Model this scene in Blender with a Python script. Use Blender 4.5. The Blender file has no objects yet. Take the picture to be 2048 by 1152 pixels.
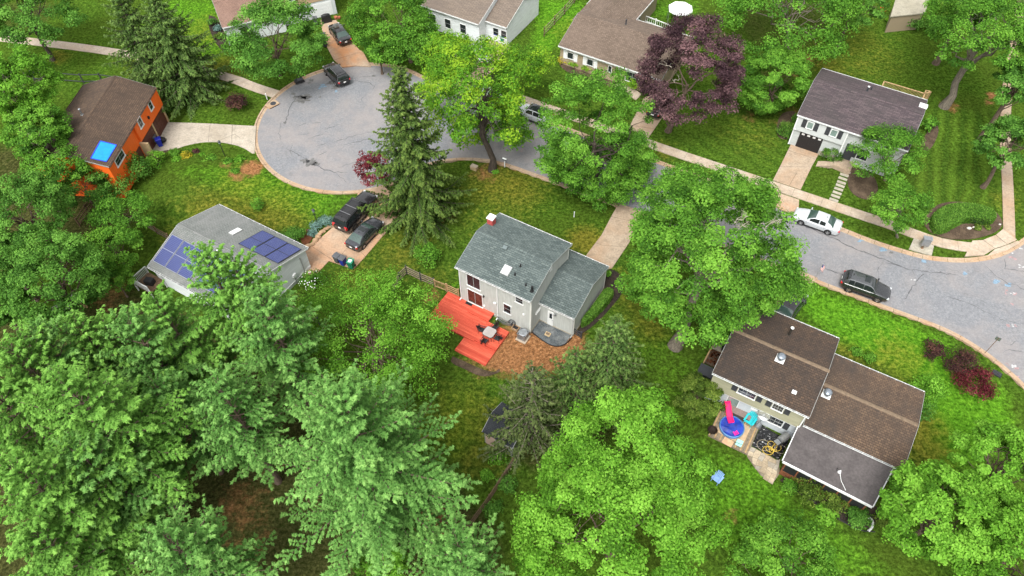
import bpy, bmesh, math, random
import numpy as np
from mathutils import Vector, Matrix
from mathutils.noise import noise as pnoise

# ---------------------------------------------------------------- camera, sky, sun, exposure
scene = bpy.context.scene
COL = scene.collection
CAM_H = 57.0
FOC, PITCH, ROLL = 1474.81, math.radians(52.0612), math.radians(-0.3914)
cam_data = bpy.data.cameras.new("drone_camera")
cam_data.sensor_width = 36.0
cam_data.lens = FOC / 2048 * 36.0
cam_data.clip_start = 0.5
cam_data.clip_end = 2000.0
cam = bpy.data.objects.new("drone_camera", cam_data)
COL.objects.link(cam)
cam.matrix_world = (Matrix.Translation((0, 0, CAM_H)) @ Matrix.Rotation(math.pi / 2 - PITCH, 4, 'X')
                    @ Matrix.Rotation(ROLL, 4, 'Z'))
scene.camera = cam

SUN_EL, SUN_AZ = math.radians(58), math.radians(205)      # azimuth clockwise from +Y
world = bpy.data.worlds.new("World")
scene.world = world
world.use_nodes = True
wn = world.node_tree.nodes
wl = world.node_tree.links
wn.clear()
w_out = wn.new("ShaderNodeOutputWorld")
w_bg = wn.new("ShaderNodeBackground")
w_sky = wn.new("ShaderNodeTexSky")
w_sky.sky_type = 'NISHITA'
w_sky.sun_disc = False
w_sky.sun_elevation = SUN_EL
w_sky.sun_rotation = SUN_AZ
w_sky.air_density = 1.0
w_sky.dust_density = 4.0
w_sky.ozone_density = 1.0
w_hs = wn.new("ShaderNodeHueSaturation")
w_hs.inputs["Saturation"].default_value = 0.06            # overcast: the cloud layer takes the blue out
wl.new(w_sky.outputs[0], w_hs.inputs["Color"])
wl.new(w_hs.outputs[0], w_bg.inputs["Color"])
w_bg.inputs["Strength"].default_value = 0.135
wl.new(w_bg.outputs[0], w_out.inputs["Surface"])

sun_data = bpy.data.lights.new("sun", 'SUN')
sun_data.energy = 1.25
sun_data.angle = math.radians(25)
sun_data.color = (1.0, 0.97, 0.91)
sun = bpy.data.objects.new("sun", sun_data)
COL.objects.link(sun)
sd = Vector((math.sin(SUN_AZ) * math.cos(SUN_EL), math.cos(SUN_AZ) * math.cos(SUN_EL), math.sin(SUN_EL)))
sun.rotation_euler = (-sd).to_track_quat('-Z', 'Y').to_euler()

vs = scene.view_settings
scene.display_settings.display_device = 'sRGB'
vs.view_transform = 'Standard'
vs.look = 'None'
vs.gamma = 1.0
vs.use_curve_mapping = False
vs.exposure = 1.5
scene.cycles.max_bounces = 6
scene.cycles.transparent_max_bounces = 6

# ---------------------------------------------------------------- photograph pixel -> place on the ground
CP, SP = math.cos(PITCH), math.sin(PITCH)
CR, SR = math.cos(ROLL), math.sin(ROLL)

def ray(px, py):
    X, Y = px - 1024.0, py - 576.0
    X, Y = X * CR + Y * SR, -X * SR + Y * CR
    return np.array([X / FOC, CP - Y / FOC * SP, -SP - Y / FOC * CP])

def G(px, py, z=0.0):
    d = ray(px, py)
    t = (z - CAM_H) / d[2]
    return (d[0] * t, d[1] * t)

def zat(gx, gy, py, px=1024):
    d = ray(px, py)
    return CAM_H + gy * d[2] / d[1]

def ppm(px, py, z=0.0):                    # metres per photograph pixel at that point
    d = ray(px, py)
    return (CAM_H - z) / -d[2] / FOC

# ---------------------------------------------------------------- naming
def tag(o, label=None, cat=None, group=None, kind=None):
    if label: o["label"] = label
    if cat: o["category"] = cat
    if group: o["group"] = group
    if kind: o["kind"] = kind
    return o

def thing(name, label, cat, loc=(0, 0, 0), rz=0.0, group=None):
    o = bpy.data.objects.new(name, None)
    COL.objects.link(o)
    o.empty_display_size = 0.3
    o.location = loc
    o.rotation_euler = (0, 0, rz)
    return tag(o, label, cat, group)

def link(name, mesh, parent=None, loc=None, rz=None):
    o = bpy.data.objects.new(name, mesh)
    COL.objects.link(o)
    if parent: o.parent = parent
    if loc is not None: o.location = loc
    if rz is not None: o.rotation_euler = (0, 0, rz)
    return o

def kids(o):
    return [c for c in COL.objects if c.parent == o]

CHILD = {}
def copy_tree(o, parent=None):
    c = o.copy()
    COL.objects.link(c)
    if parent: c.parent = parent
    for ch in list(o.children):
        copy_tree(ch, c)
    return c

# ---------------------------------------------------------------- mesh builder
class MB:
    def __init__(s):
        s.v, s.f, s.m, s.uv = [], [], [], []
    def poly(s, pts, mi=0, uv=None):
        n = len(s.v)
        s.v += [tuple(p) for p in pts]
        s.f.append(tuple(range(n, n + len(pts))))
        s.m.append(mi)
        s.uv.append(uv)
    def box(s, cx, cy, cz, sx, sy, sz, rot=0.0, mi=0, taper=1.0):
        c, q = math.cos(rot), math.sin(rot)
        n = len(s.v)
        for dz in (-.5, .5):
            k = taper if dz > 0 else 1.0
            for dx, dy in ((-.5, -.5), (.5, -.5), (.5, .5), (-.5, .5)):
                x, y = dx * sx * k, dy * sy * k
                s.v.append((cx + x * c - y * q, cy + x * q + y * c, cz + dz * sz))
        for f in ((3, 2, 1, 0), (4, 5, 6, 7), (0, 1, 5, 4), (1, 2, 6, 5), (2, 3, 7, 6), (3, 0, 4, 7)):
            s.f.append(tuple(n + i for i in f)); s.m.append(mi); s.uv.append(None)
        return s
    def bar(s, p, q, w, h, up=(0, 0, 1), mi=0):
        p, q = Vector(p), Vector(q)
        d = (q - p).normalized()
        u = Vector(up)
        if abs(d.dot(u)) > .99: u = Vector((1, 0, 0))
        r = d.cross(u).normalized(); u = r.cross(d)
        n = len(s.v)
        for e in (p, q):
            for a, b in ((-.5, -.5), (.5, -.5), (.5, .5), (-.5, .5)):
                s.v.append(tuple(e + r * a * w + u * b * h))
        for f in ((0, 1, 2, 3), (7, 6, 5, 4), (0, 4, 5, 1), (1, 5, 6, 2), (2, 6, 7, 3), (3, 7, 4, 0)):
            s.f.append(tuple(n + i for i in f)); s.m.append(mi); s.uv.append(None)
        return s
    def tube(s, pts, rad, n=6, cap=True, mi=0):
        pts = [Vector(p) for p in pts]
        if not hasattr(rad, '__len__'): rad = [rad] * len(pts)
        base = len(s.v)
        for i, p in enumerate(pts):
            d = (pts[min(i + 1, len(pts) - 1)] - pts[max(i - 1, 0)])
            d = d.normalized() if d.length > 1e-9 else Vector((0, 0, 1))
            a = d.cross(Vector((0, 0, 1)) if abs(d.z) < .95 else Vector((1, 0, 0))).normalized()
            b = d.cross(a)
            for k in range(n):
                t = 2 * math.pi * k / n
                s.v.append(tuple(p + (a * math.cos(t) + b * math.sin(t)) * rad[i]))
        for i in range(len(pts) - 1):
            for k in range(n):
                k2 = (k + 1) % n
                s.f.append((base + i * n + k, base + (i + 1) * n + k, base + (i + 1) * n + k2, base + i * n + k2))
                s.m.append(mi); s.uv.append(None)
        if cap:
            s.f.append(tuple(base + k for k in range(n))); s.m.append(mi); s.uv.append(None)
            s.f.append(tuple(base + (len(pts) - 1) * n + k for k in reversed(range(n)))); s.m.append(mi); s.uv.append(None)
        return s
    def lathe(s, prof, n=16, c=(0, 0, 0), mi=0, sx=1.0, sy=1.0):
        base = len(s.v)
        for r, z in prof:
            for k in range(n):
                t = 2 * math.pi * k / n
                s.v.append((c[0] + r * math.cos(t) * sx, c[1] + r * math.sin(t) * sy, c[2] + z))
        for i in range(len(prof) - 1):
            for k in range(n):
                k2 = (k + 1) % n
                s.f.append((base + i * n + k, base + i * n + k2, base + (i + 1) * n + k2, base + (i + 1) * n + k))
                s.m.append(mi); s.uv.append(None)
        s.f.append(tuple(base + k for k in reversed(range(n)))); s.m.append(mi); s.uv.append(None)
        s.f.append(tuple(base + (len(prof) - 1) * n + k for k in range(n))); s.m.append(mi); s.uv.append(None)
        return s
    def prism(s, pts, z0, z1, mi=0, bottom=True):
        a = sum(pts[i][0] * pts[(i + 1) % len(pts)][1] - pts[(i + 1) % len(pts)][0] * pts[i][1] for i in range(len(pts)))
        if a < 0: pts = pts[::-1]
        n = len(pts)
        s.poly([(p[0], p[1], z1) for p in pts], mi)
        if bottom: s.poly([(p[0], p[1], z0) for p in reversed(pts)], mi)
        for i in range(n):
            p, q = pts[i], pts[(i + 1) % n]
            s.poly([(p[0], p[1], z0), (q[0], q[1], z0), (q[0], q[1], z1), (p[0], p[1], z1)], mi)
        return s
    def mesh(s, name, mats, smooth=None):
        me = bpy.data.meshes.new(name)
        me.from_pydata(s.v, [], s.f)
        if not isinstance(mats, (list, tuple)): mats = [mats]
        for m in mats: me.materials.append(m)
        if len(mats) > 1: me.polygons.foreach_set("material_index", s.m)
        if any(u is not None for u in s.uv):
            L = me.uv_layers.new(name="UVMap").data
            i = 0
            for f, u in zip(s.f, s.uv):
                for k in range(len(f)):
                    L[i].uv = u[k] if u else (0, 0)
                    i += 1
        if smooth is not None:
            me.polygons.foreach_set("use_smooth", [True] * len(s.f))
            me.set_sharp_from_angle(angle=math.radians(smooth))
        me.update()
        return me
    def build(s, name, mats, parent=None, smooth=None, loc=None, rz=None):
        return link(name, s.mesh(name, mats, smooth), parent, loc, rz)

# ---------------------------------------------------------------- materials
MATS = {}
class NT:
    def __init__(s, name):
        s.m = bpy.data.materials.new(name); s.m.use_nodes = True
        s.t = s.m.node_tree; s.n = s.t.nodes; s.l = s.t.links
        s.b = s.n["Principled BSDF"]
    def node(s, kind, **kw):
        x = s.n.new(kind)
        for k, v in kw.items(): setattr(x, k, v)
        return x
    def set(s, x, **kw):
        for k, v in kw.items(): x.inputs[k.replace('_', ' ')].default_value = v
        return x
    def co(s, which="Object"):
        return s.node("ShaderNodeTexCoord").outputs[which]
    def noise(s, vec, scale, detail=3.0, rough=0.55, dist=0.0):
        x = s.node("ShaderNodeTexNoise")
        s.set(x, Scale=scale, Detail=detail, Roughness=rough, Distortion=dist)
        s.l.new(vec, x.inputs["Vector"])
        return x.outputs["Fac"]
    def ramp(s, fac, stops):
        x = s.node("ShaderNodeValToRGB")
        e = x.color_ramp.elements
        while len(e) < len(stops): e.new(0.5)
        for k, (p, c) in enumerate(stops):
            e[k].position = p
            e[k].color = (c, c, c, 1) if not hasattr(c, '__len__') else (*c, 1)
        s.l.new(fac, x.inputs["Fac"])
        return x.outputs["Color"]
    def mix(s, fac, a, b, mode='MIX'):
        x = s.node("ShaderNodeMix", data_type='RGBA', blend_type=mode)
        for i, val in ((0, fac), (6, a), (7, b)):
            if hasattr(val, 'is_linked'): s.l.new(val, x.inputs[i])
            elif hasattr(val, '__len__'): x.inputs[i].default_value = (*val, 1)
            else: x.inputs[i].default_value = val if i == 0 else (val, val, val, 1)
        return x.outputs[2]
    def math(s, op, a, b=0.0, clamp=False):
        x = s.node("ShaderNodeMath", operation=op, use_clamp=clamp)
        for i, val in ((0, a), (1, b)):
            if hasattr(val, 'is_linked'): s.l.new(val, x.inputs[i])
            else: x.inputs[i].default_value = val
        return x.outputs[0]
    def attr(s, name, out="Fac"):
        return s.node("ShaderNodeAttribute", attribute_name=name).outputs[out]
    def bump(s, h, strength=0.3, dist=0.02):
        x = s.node("ShaderNodeBump")
        s.set(x, Strength=strength, Distance=dist)
        s.l.new(h, x.inputs["Height"])
        s.l.new(x.outputs[0], s.b.inputs["Normal"])
    def color(s, c):
        if hasattr(c, 'is_linked'): s.l.new(c, s.b.inputs["Base Color"])
        else: s.b.inputs["Base Color"].default_value = (*c, 1)
    def fin(s, rough=0.8, metal=0.0, spec=0.3, coat=0.0):
        s.b.inputs["Roughness"].default_value = rough
        s.b.inputs["Metallic"].default_value = metal
        s.b.inputs["Specular IOR Level"].default_value = spec
        s.b.inputs["Coat Weight"].default_value = coat
        s.b.inputs["Coat Roughness"].default_value = 0.06
        return s.m

def sc(c, k): return tuple(min(1.0, x * k) for x in c)

def plain(name, c, rough=0.6, metal=0.0, spec=0.3, coat=0.0, var=0.15, scale=6.0, bump=0.0):
    """one colour with grain and wear"""
    if name in MATS: return MATS[name]
    t = NT(name)
    v = t.noise(t.co(), scale, 4)
    t.color(t.ramp(v, [(0.3, sc(c, 1 - var)), (0.7, sc(c, 1 + var))]))
    if bump: t.bump(t.noise(t.co(), scale * 6, 3), bump, 0.02)
    MATS[name] = t.fin(rough, metal, spec, coat)
    return MATS[name]

def concrete(name, c, stain, amt=0.5, sscale=0.35):
    if name in MATS: return MATS[name]
    t = NT(name)
    g = t.node("ShaderNodeNewGeometry").outputs["Position"]
    fine = t.noise(g, 5.5, 5, .7)
    big = t.noise(g, sscale, 4, .6, .6)
    mid = t.noise(g, 1.3, 5, .65)
    base = t.ramp(fine, [(0.36, sc(c, .80)), (0.64, sc(c, 1.14))])
    m = t.mix(t.math('MULTIPLY', t.ramp(big, [(0.40, 0), (0.66, 1)]), amt), base, stain)
    m = t.mix(t.ramp(mid, [(0.50, 0), (0.66, .5)]), m, sc(c, .55))
    t.color(m)
    t.bump(fine, .25, .01)
    MATS[name] = t.fin(.85, 0, .2)
    return MATS[name]

def shingles(name, c1, c2, stain, stain_amt=.5, tab=(.30, .14), streak=False, cap=1.0):
    if name in MATS: return MATS[name]
    t = NT(name)
    uv = t.co("UV")
    br = t.node("ShaderNodeTexBrick", offset=.5, squash=1.0)
    t.set(br, Scale=1.0, Mortar_Size=.022, Mortar_Smooth=.25, Brick_Width=tab[0], Row_Height=tab[1], Bias=0.0)
    br.inputs["Color1"].default_value = (*c1, 1); br.inputs["Color2"].default_value = (*c2, 1)
    br.inputs["Mortar"].default_value = (*sc(c1, .32), 1)
    t.l.new(uv, br.inputs["Vector"])
    big = t.noise(uv, .28, 5, .62, .4)
    if streak:
        mp = t.node("ShaderNodeMapping"); mp.inputs["Scale"].default_value = (1.0, .14, 1)
        t.l.new(uv, mp.inputs["Vector"])
        big2 = t.noise(mp.outputs[0], 1.3, 4, .6)
        big = t.math('ADD', t.math('MULTIPLY', big, .55), t.math('MULTIPLY', big2, .45))
    m = t.mix(t.math('MULTIPLY', t.ramp(big, [(.38, 0), (.62, 1)]), stain_amt), br.outputs["Color"], stain)
    gr = t.noise(uv, 8, 4, .75)
    m = t.mix(.55, m, t.ramp(gr, [(.36, .45), (.64, 1.1)]), 'MULTIPLY')
    m = t.mix(1.0, m, (.82 * cap,) * 3, 'MULTIPLY')
    t.color(m)
    t.bump(t.mix(.3, br.outputs["Fac"], gr), -.5, .012)
    MATS[name] = t.fin(.9, 0, .25)
    return MATS[name]

def siding(name, c, pitch, vertical=False, dirt=.18):
    """painted boards with a groove at every board"""
    if name in MATS: return MATS[name]
    t = NT(name)
    uv = t.node("ShaderNodeSeparateXYZ"); t.l.new(t.co("UV"), uv.inputs[0])
    a = uv.outputs[0 if vertical else 1]
    fr = t.math('FRACT', t.math('DIVIDE', a, pitch))
    groove = t.math('LESS_THAN', fr, .12)
    mp = t.node("ShaderNodeMapping")
    mp.inputs["Scale"].default_value = (3, .5, 1) if vertical else (.5, 3, 1)
    t.l.new(t.co("UV"), mp.inputs["Vector"])
    n = t.noise(mp.outputs[0], 1.5, 4, .6)
    col = t.ramp(n, [(.3, sc(c, 1 - dirt)), (.7, sc(c, 1.05))])
    col = t.mix(t.math('MULTIPLY', groove, .35), col, sc(c, .45))
    t.color(col)
    h = groove if vertical else fr
    t.bump(t.math('SUBTRACT', 1.0, groove) if vertical else t.math('SUBTRACT', 1.0, fr), .6, .02)
    MATS[name] = t.fin(.6, 0, .3)
    return MATS[name]

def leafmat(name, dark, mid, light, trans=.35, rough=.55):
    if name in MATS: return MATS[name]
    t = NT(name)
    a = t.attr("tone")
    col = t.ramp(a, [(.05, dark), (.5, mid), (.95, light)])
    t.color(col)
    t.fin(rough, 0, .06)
    tr = t.node("ShaderNodeBsdfTranslucent")
    t.l.new(t.mix(1.0, col, (1.2, 1.3, .55), 'MULTIPLY'), tr.inputs["Color"])
    mx = t.node("ShaderNodeMixShader"); mx.inputs[0].default_value = trans
    t.l.new(t.b.outputs[0], mx.inputs[1]); t.l.new(tr.outputs[0], mx.inputs[2])
    out = [x for x in t.n if x.type == 'OUTPUT_MATERIAL'][0]
    t.l.new(mx.outputs[0], out.inputs["Surface"])
    MATS[name] = t.m
    return t.m

def bark(name, c, s=8.0):
    if name in MATS: return MATS[name]
    t = NT(name)
    mp = t.node("ShaderNodeMapping"); mp.inputs["Scale"].default_value = (1, 1, .25)
    t.l.new(t.co(), mp.inputs["Vector"])
    n = t.noise(mp.outputs[0], s, 5, .65)
    t.color(t.ramp(n, [(.3, sc(c, .45)), (.7, sc(c, 1.25))]))
    t.bump(n, .8, .06)
    MATS[name] = t.fin(.9, 0, .15)
    return MATS[name]

def paint(name, c, metal=.35, rough=.35):
    if name in MATS: return MATS[name]
    t = NT(name)
    n = t.noise(t.co(), 3.0, 4)
    t.color(t.ramp(n, [(.3, sc(c, .93)), (.7, sc(c, 1.05))]))
    t.l.new(t.ramp(t.noise(t.co(), 5.0, 4), [(.3, rough * .8), (.7, rough * 1.3)]), t.b.inputs["Roughness"])
    MATS[name] = t.fin(rough, metal, .5, 1.0)
    return MATS[name]

white_trim = plain("white_trim", (.60, .61, .60), .45, var=.06)
grey_trim = plain("grey_trim", (.27, .28, .27), .5, var=.08)
dark_glass = plain("dark_glass", (.018, .022, .025), .06, spec=.6, var=.3, scale=1.2)
pale_glass = plain("pale_glass", (.16, .22, .20), .10, spec=.6, var=.25, scale=1.5)
car_glass = plain("car_glass", (.012, .016, .016), .04, spec=.7, var=.1)
green_glass = plain("green_glass", (.035, .060, .052), .08, spec=.7, var=.15)
black_plastic = plain("black_plastic", (.014, .014, .015), .5, var=.2)
rubber = plain("rubber", (.012, .012, .012), .8, var=.2)
alloy = plain("alloy", (.42, .42, .43), .3, .9, .5, var=.1)
red_lens = plain("red_lens", (.42, .012, .016), .15, spec=.6, coat=1, var=.1)
clear_lens = plain("clear_lens", (.62, .64, .66), .1, .3, .6, coat=1, var=.1)
plate_white = plain("plate_white", (.7, .7, .68), .5, var=.05)
galv = plain("galvanised_metal", (.36, .38, .40), .35, .8, .5, var=.15)
brown_wood = plain("brown_wood", (.10, .062, .036), .8, var=.35, scale=5, bump=.3)
grey_wood = plain("weathered_wood", (.17, .135, .095), .85, var=.35, scale=5, bump=.3)
tan_wood = plain("tan_wood", (.30, .20, .10), .8, var=.3, scale=4, bump=.3)
# ================================================================ GROUND
rng = np.random.default_rng(7)
random.seed(7)

def pts_px(L, z=0.0): return [G(x, y, z) for x, y in L]
def crop(L, ox, oy, s): return [(ox + x / s, oy + y / s) for x, y in L]

def inside(poly, X, Y):
    r = np.zeros(X.shape, bool)
    n = len(poly)
    for i in range(n):
        x1, y1 = poly[i]; x2, y2 = poly[(i + 1) % n]
        c = ((y1 > Y) != (y2 > Y)) & (X < (x2 - x1) * (Y - y1) / (y2 - y1 + 1e-12) + x1)
        r ^= c
    return r

def resample(P, step):
    P = [np.array(p) for p in P]
    out = [P[0]]
    for a, b in zip(P, P[1:]):
        L = np.linalg.norm(b - a); n = max(1, int(round(L / step)))
        out += [a + (b - a) * (k + 1) / n for k in range(n)]
    return np.array(out)

def smooth_line(P, it=2):
    P = np.array(P, float)
    for _ in range(it):
        Q = [P[0]]
        for a, b in zip(P, P[1:]): Q += [a * .75 + b * .25, a * .25 + b * .75]
        Q.append(P[-1]); P = np.array(Q)
    return P

def offset(P, d):
    P = np.array(P, float)
    T = np.gradient(P, axis=0); T /= np.linalg.norm(T, axis=1)[:, None] + 1e-9
    N = np.stack([-T[:, 1], T[:, 0]], 1)
    return P + N * d

ROAD_Z, CURB_Z, PAVE_Z = -0.09, 0.035, 0.045
CDS = np.array([-18.54, 69.52]); CDS_R = 11.4

upper = crop([(1800, 330), (1536, 570), (1300, 705), (1060, 770), (780, 800), (400, 775), (200, 735), (0, 680)], 1808, 400, 6.4) + \
        [(1763, 492.5), (1716, 475.3), (1681.9, 460.5), (1500, 394), (1300, 321), (1150, 266), (1031, 224), (960, 198), (900, 176), (840, 155)]
lower = [(850, 326), (890, 316), (942, 313), (1000, 320), (1072, 346), (1250, 412), (1450, 487), (1570, 533), (1632, 557), (1679, 575), (1752.7, 603),
         (1836, 633), (1902.7, 658), (1969.3, 698), (2016, 735), (2060, 775), (2110, 840), (2160, 930), (2200, 1100)]
up_w = smooth_line(pts_px(upper), 2)
lo_w = smooth_line(pts_px(lower), 2)
a0 = math.atan2(*(up_w[-1] - CDS)[::-1]); a1 = math.atan2(*(lo_w[0] - CDS)[::-1]) 
if a1 < a0: a1 += 2 * math.pi
arc = [CDS + CDS_R * np.array([math.cos(a), math.sin(a)]) for a in np.linspace(a0 + .16, a1 - .20, 60)]
edge = np.array(list(up_w) + arc + list(lo_w))            # asphalt edge: right end of the far kerb, round the turning circle, back along the near kerb
edge = resample(smooth_line(edge, 1), .8)
for _ in range(3): edge[1:-1] = edge[1:-1] * .5 + (edge[:-2] + edge[2:]) * .25
area = sum(edge[i][0] * edge[i - 1][1] - edge[i - 1][0] * edge[i][1] for i in range(len(edge)))
east = [(95, edge[-1][1] - 8), (95, edge[0][1] + 8)]
road_poly = list(map(tuple, edge)) + east
SIDE = -1.0                                                # outer side of the edge polyline
o1 = offset(edge, SIDE * .3); 
if inside(road_poly, o1[:1, 0], o1[:1, 1])[0] : SIDE = 1.0
curb_out = offset(edge, SIDE * .52)
dug = list(map(tuple, offset(edge, SIDE * .50))) + [(95.5, edge[-1][1] - 8.5), (95.5, edge[0][1] + 8.5)]

# ---- one ground sheet, fine where the photograph looks, coarse to the horizon
def axis(a, b, step, far):
    core = np.arange(a, b + 1e-6, step)
    pad = np.array([2, 5, 10, 20, 40, 80, 160, 320, 640.])
    pad = pad[pad < far]
    return np.concatenate([a - pad[::-1], core, b + pad])
gx, gy = axis(-80.4, 80.4, .6, 700), axis(10, 110.2, .6, 700)
X, Y = np.meshgrid(gx, gy)
Z = np.zeros_like(X)
rough = np.vectorize(lambda x, y: pnoise(Vector((x * .12, y * .12, 1.7))))(X, Y)
lump = np.vectorize(lambda x, y: pnoise(Vector((x * .6, y * .6, 5.7))))(X, Y)
Z += -0.03 + .05 * np.clip(rough, -1, .5) * .6
for (px, py, r, h) in ((400, 365, 4.2, .8), (355, 380, 3.5, .6)):
    c = G(px, py)
    Z += h * np.exp(-((X - c[0]) ** 2 + (Y - c[1]) ** 2) / r ** 2)
Z[inside(dug, X, Y)] = -.25

def blob(L):
    A = np.zeros_like(X)
    for px, py, r, amt in L:
        c = G(px, py)
        A = np.maximum(A, amt * np.exp(-(((X - c[0]) ** 2 + (Y - c[1]) ** 2) / r ** 2) ** 1.3))
    return A
def area_attr(polys, soft=1.0):
    A = np.zeros_like(X)
    for poly, amt in polys:
        A = np.maximum(A, inside(pts_px(poly), X, Y) * amt)
    for _ in range(int(soft * 4)):
        B = A.copy()
        B[1:-1, 1:-1] = (A[1:-1, 1:-1] * 4 + A[:-2, 1:-1] + A[2:, 1:-1] + A[1:-1, :-2] + A[1:-1, 2:]) / 8
        A = B
    return A
dry = blob([(1010, 370, 5.5, .6), (960, 420, 4, .35), (1170, 480, 2.2, .95), (1190, 490, 1.4, .9), (450, 440, 6, .6), (540, 430, 5, .55), (480, 380, 4, .45),
            (370, 470, 3, .5), (800, 500, 4, .45), (720, 560, 3, .4), (1290, 600, 3.2, .6), (1300, 650, 2.4, .6), (1250, 560, 2, .5), (1700, 720, 2.5, .5),
            (1800, 715, 3, .55), (1840, 860, 2.6, .8), (1860, 900, 2.2, .75), (930, 840, 4, .55), (960, 900, 3, .5), (310, 120, 4, .5), (110, 115, 2, .7),
            (430, 140, 4, .55), (420, 60, 5, .45), (1130, 60, 4, .35), (1700, 100, 7, .4), (1660, 130, 3, .55), (1500, 270, 4, .35), (2010, 400, 2, .5),
            (1100, 300, 2.5, .5), (870, 560, 2, .4), (1330, 300, 2, .45), (560, 330, 3, .3)])
lush = area_attr([([(1600, 560), (1700, 600), (1880, 670), (2010, 780), (2040, 900), (1860, 960), (1830, 760), (1690, 690), (1600, 620)], .8),
                  ([(1070, 0), (1180, 0), (1100, 110), (1060, 120)], .7), ([(1380, 880), (1520, 930), (1700, 1080), (1800, 1152), (1500, 1152), (1380, 1000)], .5),
                  ([(320, 0), (440, 0), (450, 130), (390, 110)], .55), ([(330, 350), (520, 330), (720, 395), (640, 440), (430, 390)], .45),
                  ([(880, 780), (970, 780), (950, 900), (900, 940)], .45), ([(1240, 590), (1380, 620), (1400, 900), (1320, 850)], .25),
                  ([(1280, 0), (1400, 0), (1400, 40), (1290, 30)], .4)], 1.5)
soil = area_attr([([(985, 690), (1005, 665), (1060, 668), (1085, 690), (1145, 675), (1180, 690), (1150, 730), (1060, 735), (985, 745)], .56)], 1) + .8 * blob([(505, 338, 1.5, 1.5), (478, 352, 1.4, .9), (455, 335, 1.1, .8), (1060, 690, 4.5, 1.1), (1010, 690, 3.2, 1.0), (1120, 680, 3.2, 1.0), (1000, 715, 2.4, .9), (1130, 720, 2.4, .9),
             (950, 730, 2.0, .7), (480, 1010, 3.4, .62), (500, 1060, 3.0, .6), (860, 1045, 1.8, 1.1), (870, 1065, 1.2, 1.0), (640, 990, 2.2, .55), (540, 920, 2.2, .5), (430, 1040, 2.0, .5),
             (1605, 120, 2.0, 1.0), (1590, 140, 1.8, .9), (1985, 190, .9, 1.1), (1978, 205, .8, 1.0), (1898, 212, 1.6, .9), (970, 345, 2.4, .75), (880, 430, 2.0, .6),
             (210, 600, 2.4, .7), (230, 580, 2.0, .7), (1460, 1030, .9, .7), (1470, 1045, .7, .6), (1940, 1040, 1.2, .6), (350, 300, 1.0, .6), (865, 590, 1.2, .9), (855, 600, 1.0, .9),
             (1580, 225, 2.2, .7), (1560, 245, 2.0, .6), (1030, 330, 1.6, .6), (1010, 325, 1.2, .6), (1230, 560, 1.0, .5), (330, 195, 1.6, .5), (1500, 235, 1.6, .6),
             (650, 560, .9, .6), (650, 548, .7, .6), (1500, 600, 3, .4)])
litter = area_attr([([(-200, 640), (170, 610), (230, 560), (330, 600), (520, 700), (620, 760), (760, 860), (960, 1000), (1000, 1060), (1010, 1200), (-300, 1300)], .8),
                    ([(1000, 800), (1130, 760), (1250, 840), (1150, 960), (1020, 930)], .75), ([(130, 330), (230, 380), (300, 440), (200, 480), (120, 560), (-60, 500), (-60, 260)], .75),
                    ([(1480, 240), (1600, 220), (1590, 150), (1640, 90), (1560, 80), (1480, 140)], .5), ([(780, 400), (900, 380), (940, 440), (850, 460)], .55),
                    ([(1440, 0), (1700, 0), (1650, 80), (1500, 100)], .5), ([(-50, 0), (120, 0), (90, 70), (-50, 90)], .5), ([(1330, 670), (1400, 650), (1390, 720), (1330, 720)], .4)], 1.5)
mow1 = area_attr([([(1850, 215), (2000, 215), (2000, 470), (1850, 400), (1800, 380)], 1.0)], 1)
mow2 = area_attr([([(1330, 290), (1480, 230), (1600, 250), (1560, 350), (1480, 335)], 1.0), ([(1640, 60), (1900, 60), (1880, 160), (1660, 150)], .35)], 1)

t = NT("lawn")
gp = t.node("ShaderNodeNewGeometry").outputs["Position"]
fine = t.noise(gp, 3.4, 6, .8)
tuft = t.noise(gp, 1.7, 5, .68)
broad = t.noise(gp, .16, 4, .6, .5)
col = t.ramp(tuft, [(.28, (.020, .042, .005)), (.52, (.040, .084, .009)), (.75, (.072, .128, .014))])
col = t.mix(t.ramp(broad, [(.35, 0), (.65, .6)]), col, (.044, .066, .009))
def msk(name, lo, hi, nz, k):
    return t.ramp(t.math('ADD', t.attr(name), t.math('MULTIPLY', t.math('SUBTRACT', nz, .5), k)), [(lo, 0), (hi, 1)])
col = t.mix(t.math('MULTIPLY', msk("lush", .15, .7, tuft, .9), .85), col, t.ramp(tuft, [(.3, (.030, .105, .006)), (.7, (.092, .225, .014))]))
col = t.mix(t.math('MULTIPLY', msk("dry", .2, .8, tuft, 1.3), .8), col, t.ramp(tuft, [(.3, (.062, .064, .008)), (.7, (.150, .128, .020))]))
pos = t.node("ShaderNodeSeparateXYZ"); t.l.new(gp, pos.inputs[0])
wob = t.math('MULTIPLY', t.noise(gp, .3, 2), 1.6)
q0, q1 = G(1880, 400), G(1893, 230); ml = math.dist(q0, q1)
s1 = t.math('SINE', t.math('MULTIPLY', t.math('ADD', t.math('ADD', t.math('MULTIPLY', pos.outputs[0], (q1[1] - q0[1]) / ml), t.math('MULTIPLY', pos.outputs[1], -(q1[0] - q0[0]) / ml)), wob), 3.9))
s2 = t.math('SINE', t.math('MULTIPLY', t.math('ADD', t.math('ADD', t.math('MULTIPLY', pos.outputs[0], .75), t.math('MULTIPLY', pos.outputs[1], .66)), wob), 3.6))
st = t.math('ADD', t.math('MULTIPLY', s1, t.attr("mow_a")), t.math('MULTIPLY', t.math('MULTIPLY', s2, .6), t.attr("mow_b")))
col = t.mix(t.math('MULTIPLY', st, .42, True), col, (.080, .150, .016))
col = t.mix(t.math('MULTIPLY', st, -.42, True), col, (.024, .060, .008))
lit = t.ramp(fine, [(.3, (.018, .018, .007)), (.6, (.048, .044, .017)), (.8, (.095, .066, .032))])
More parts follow.
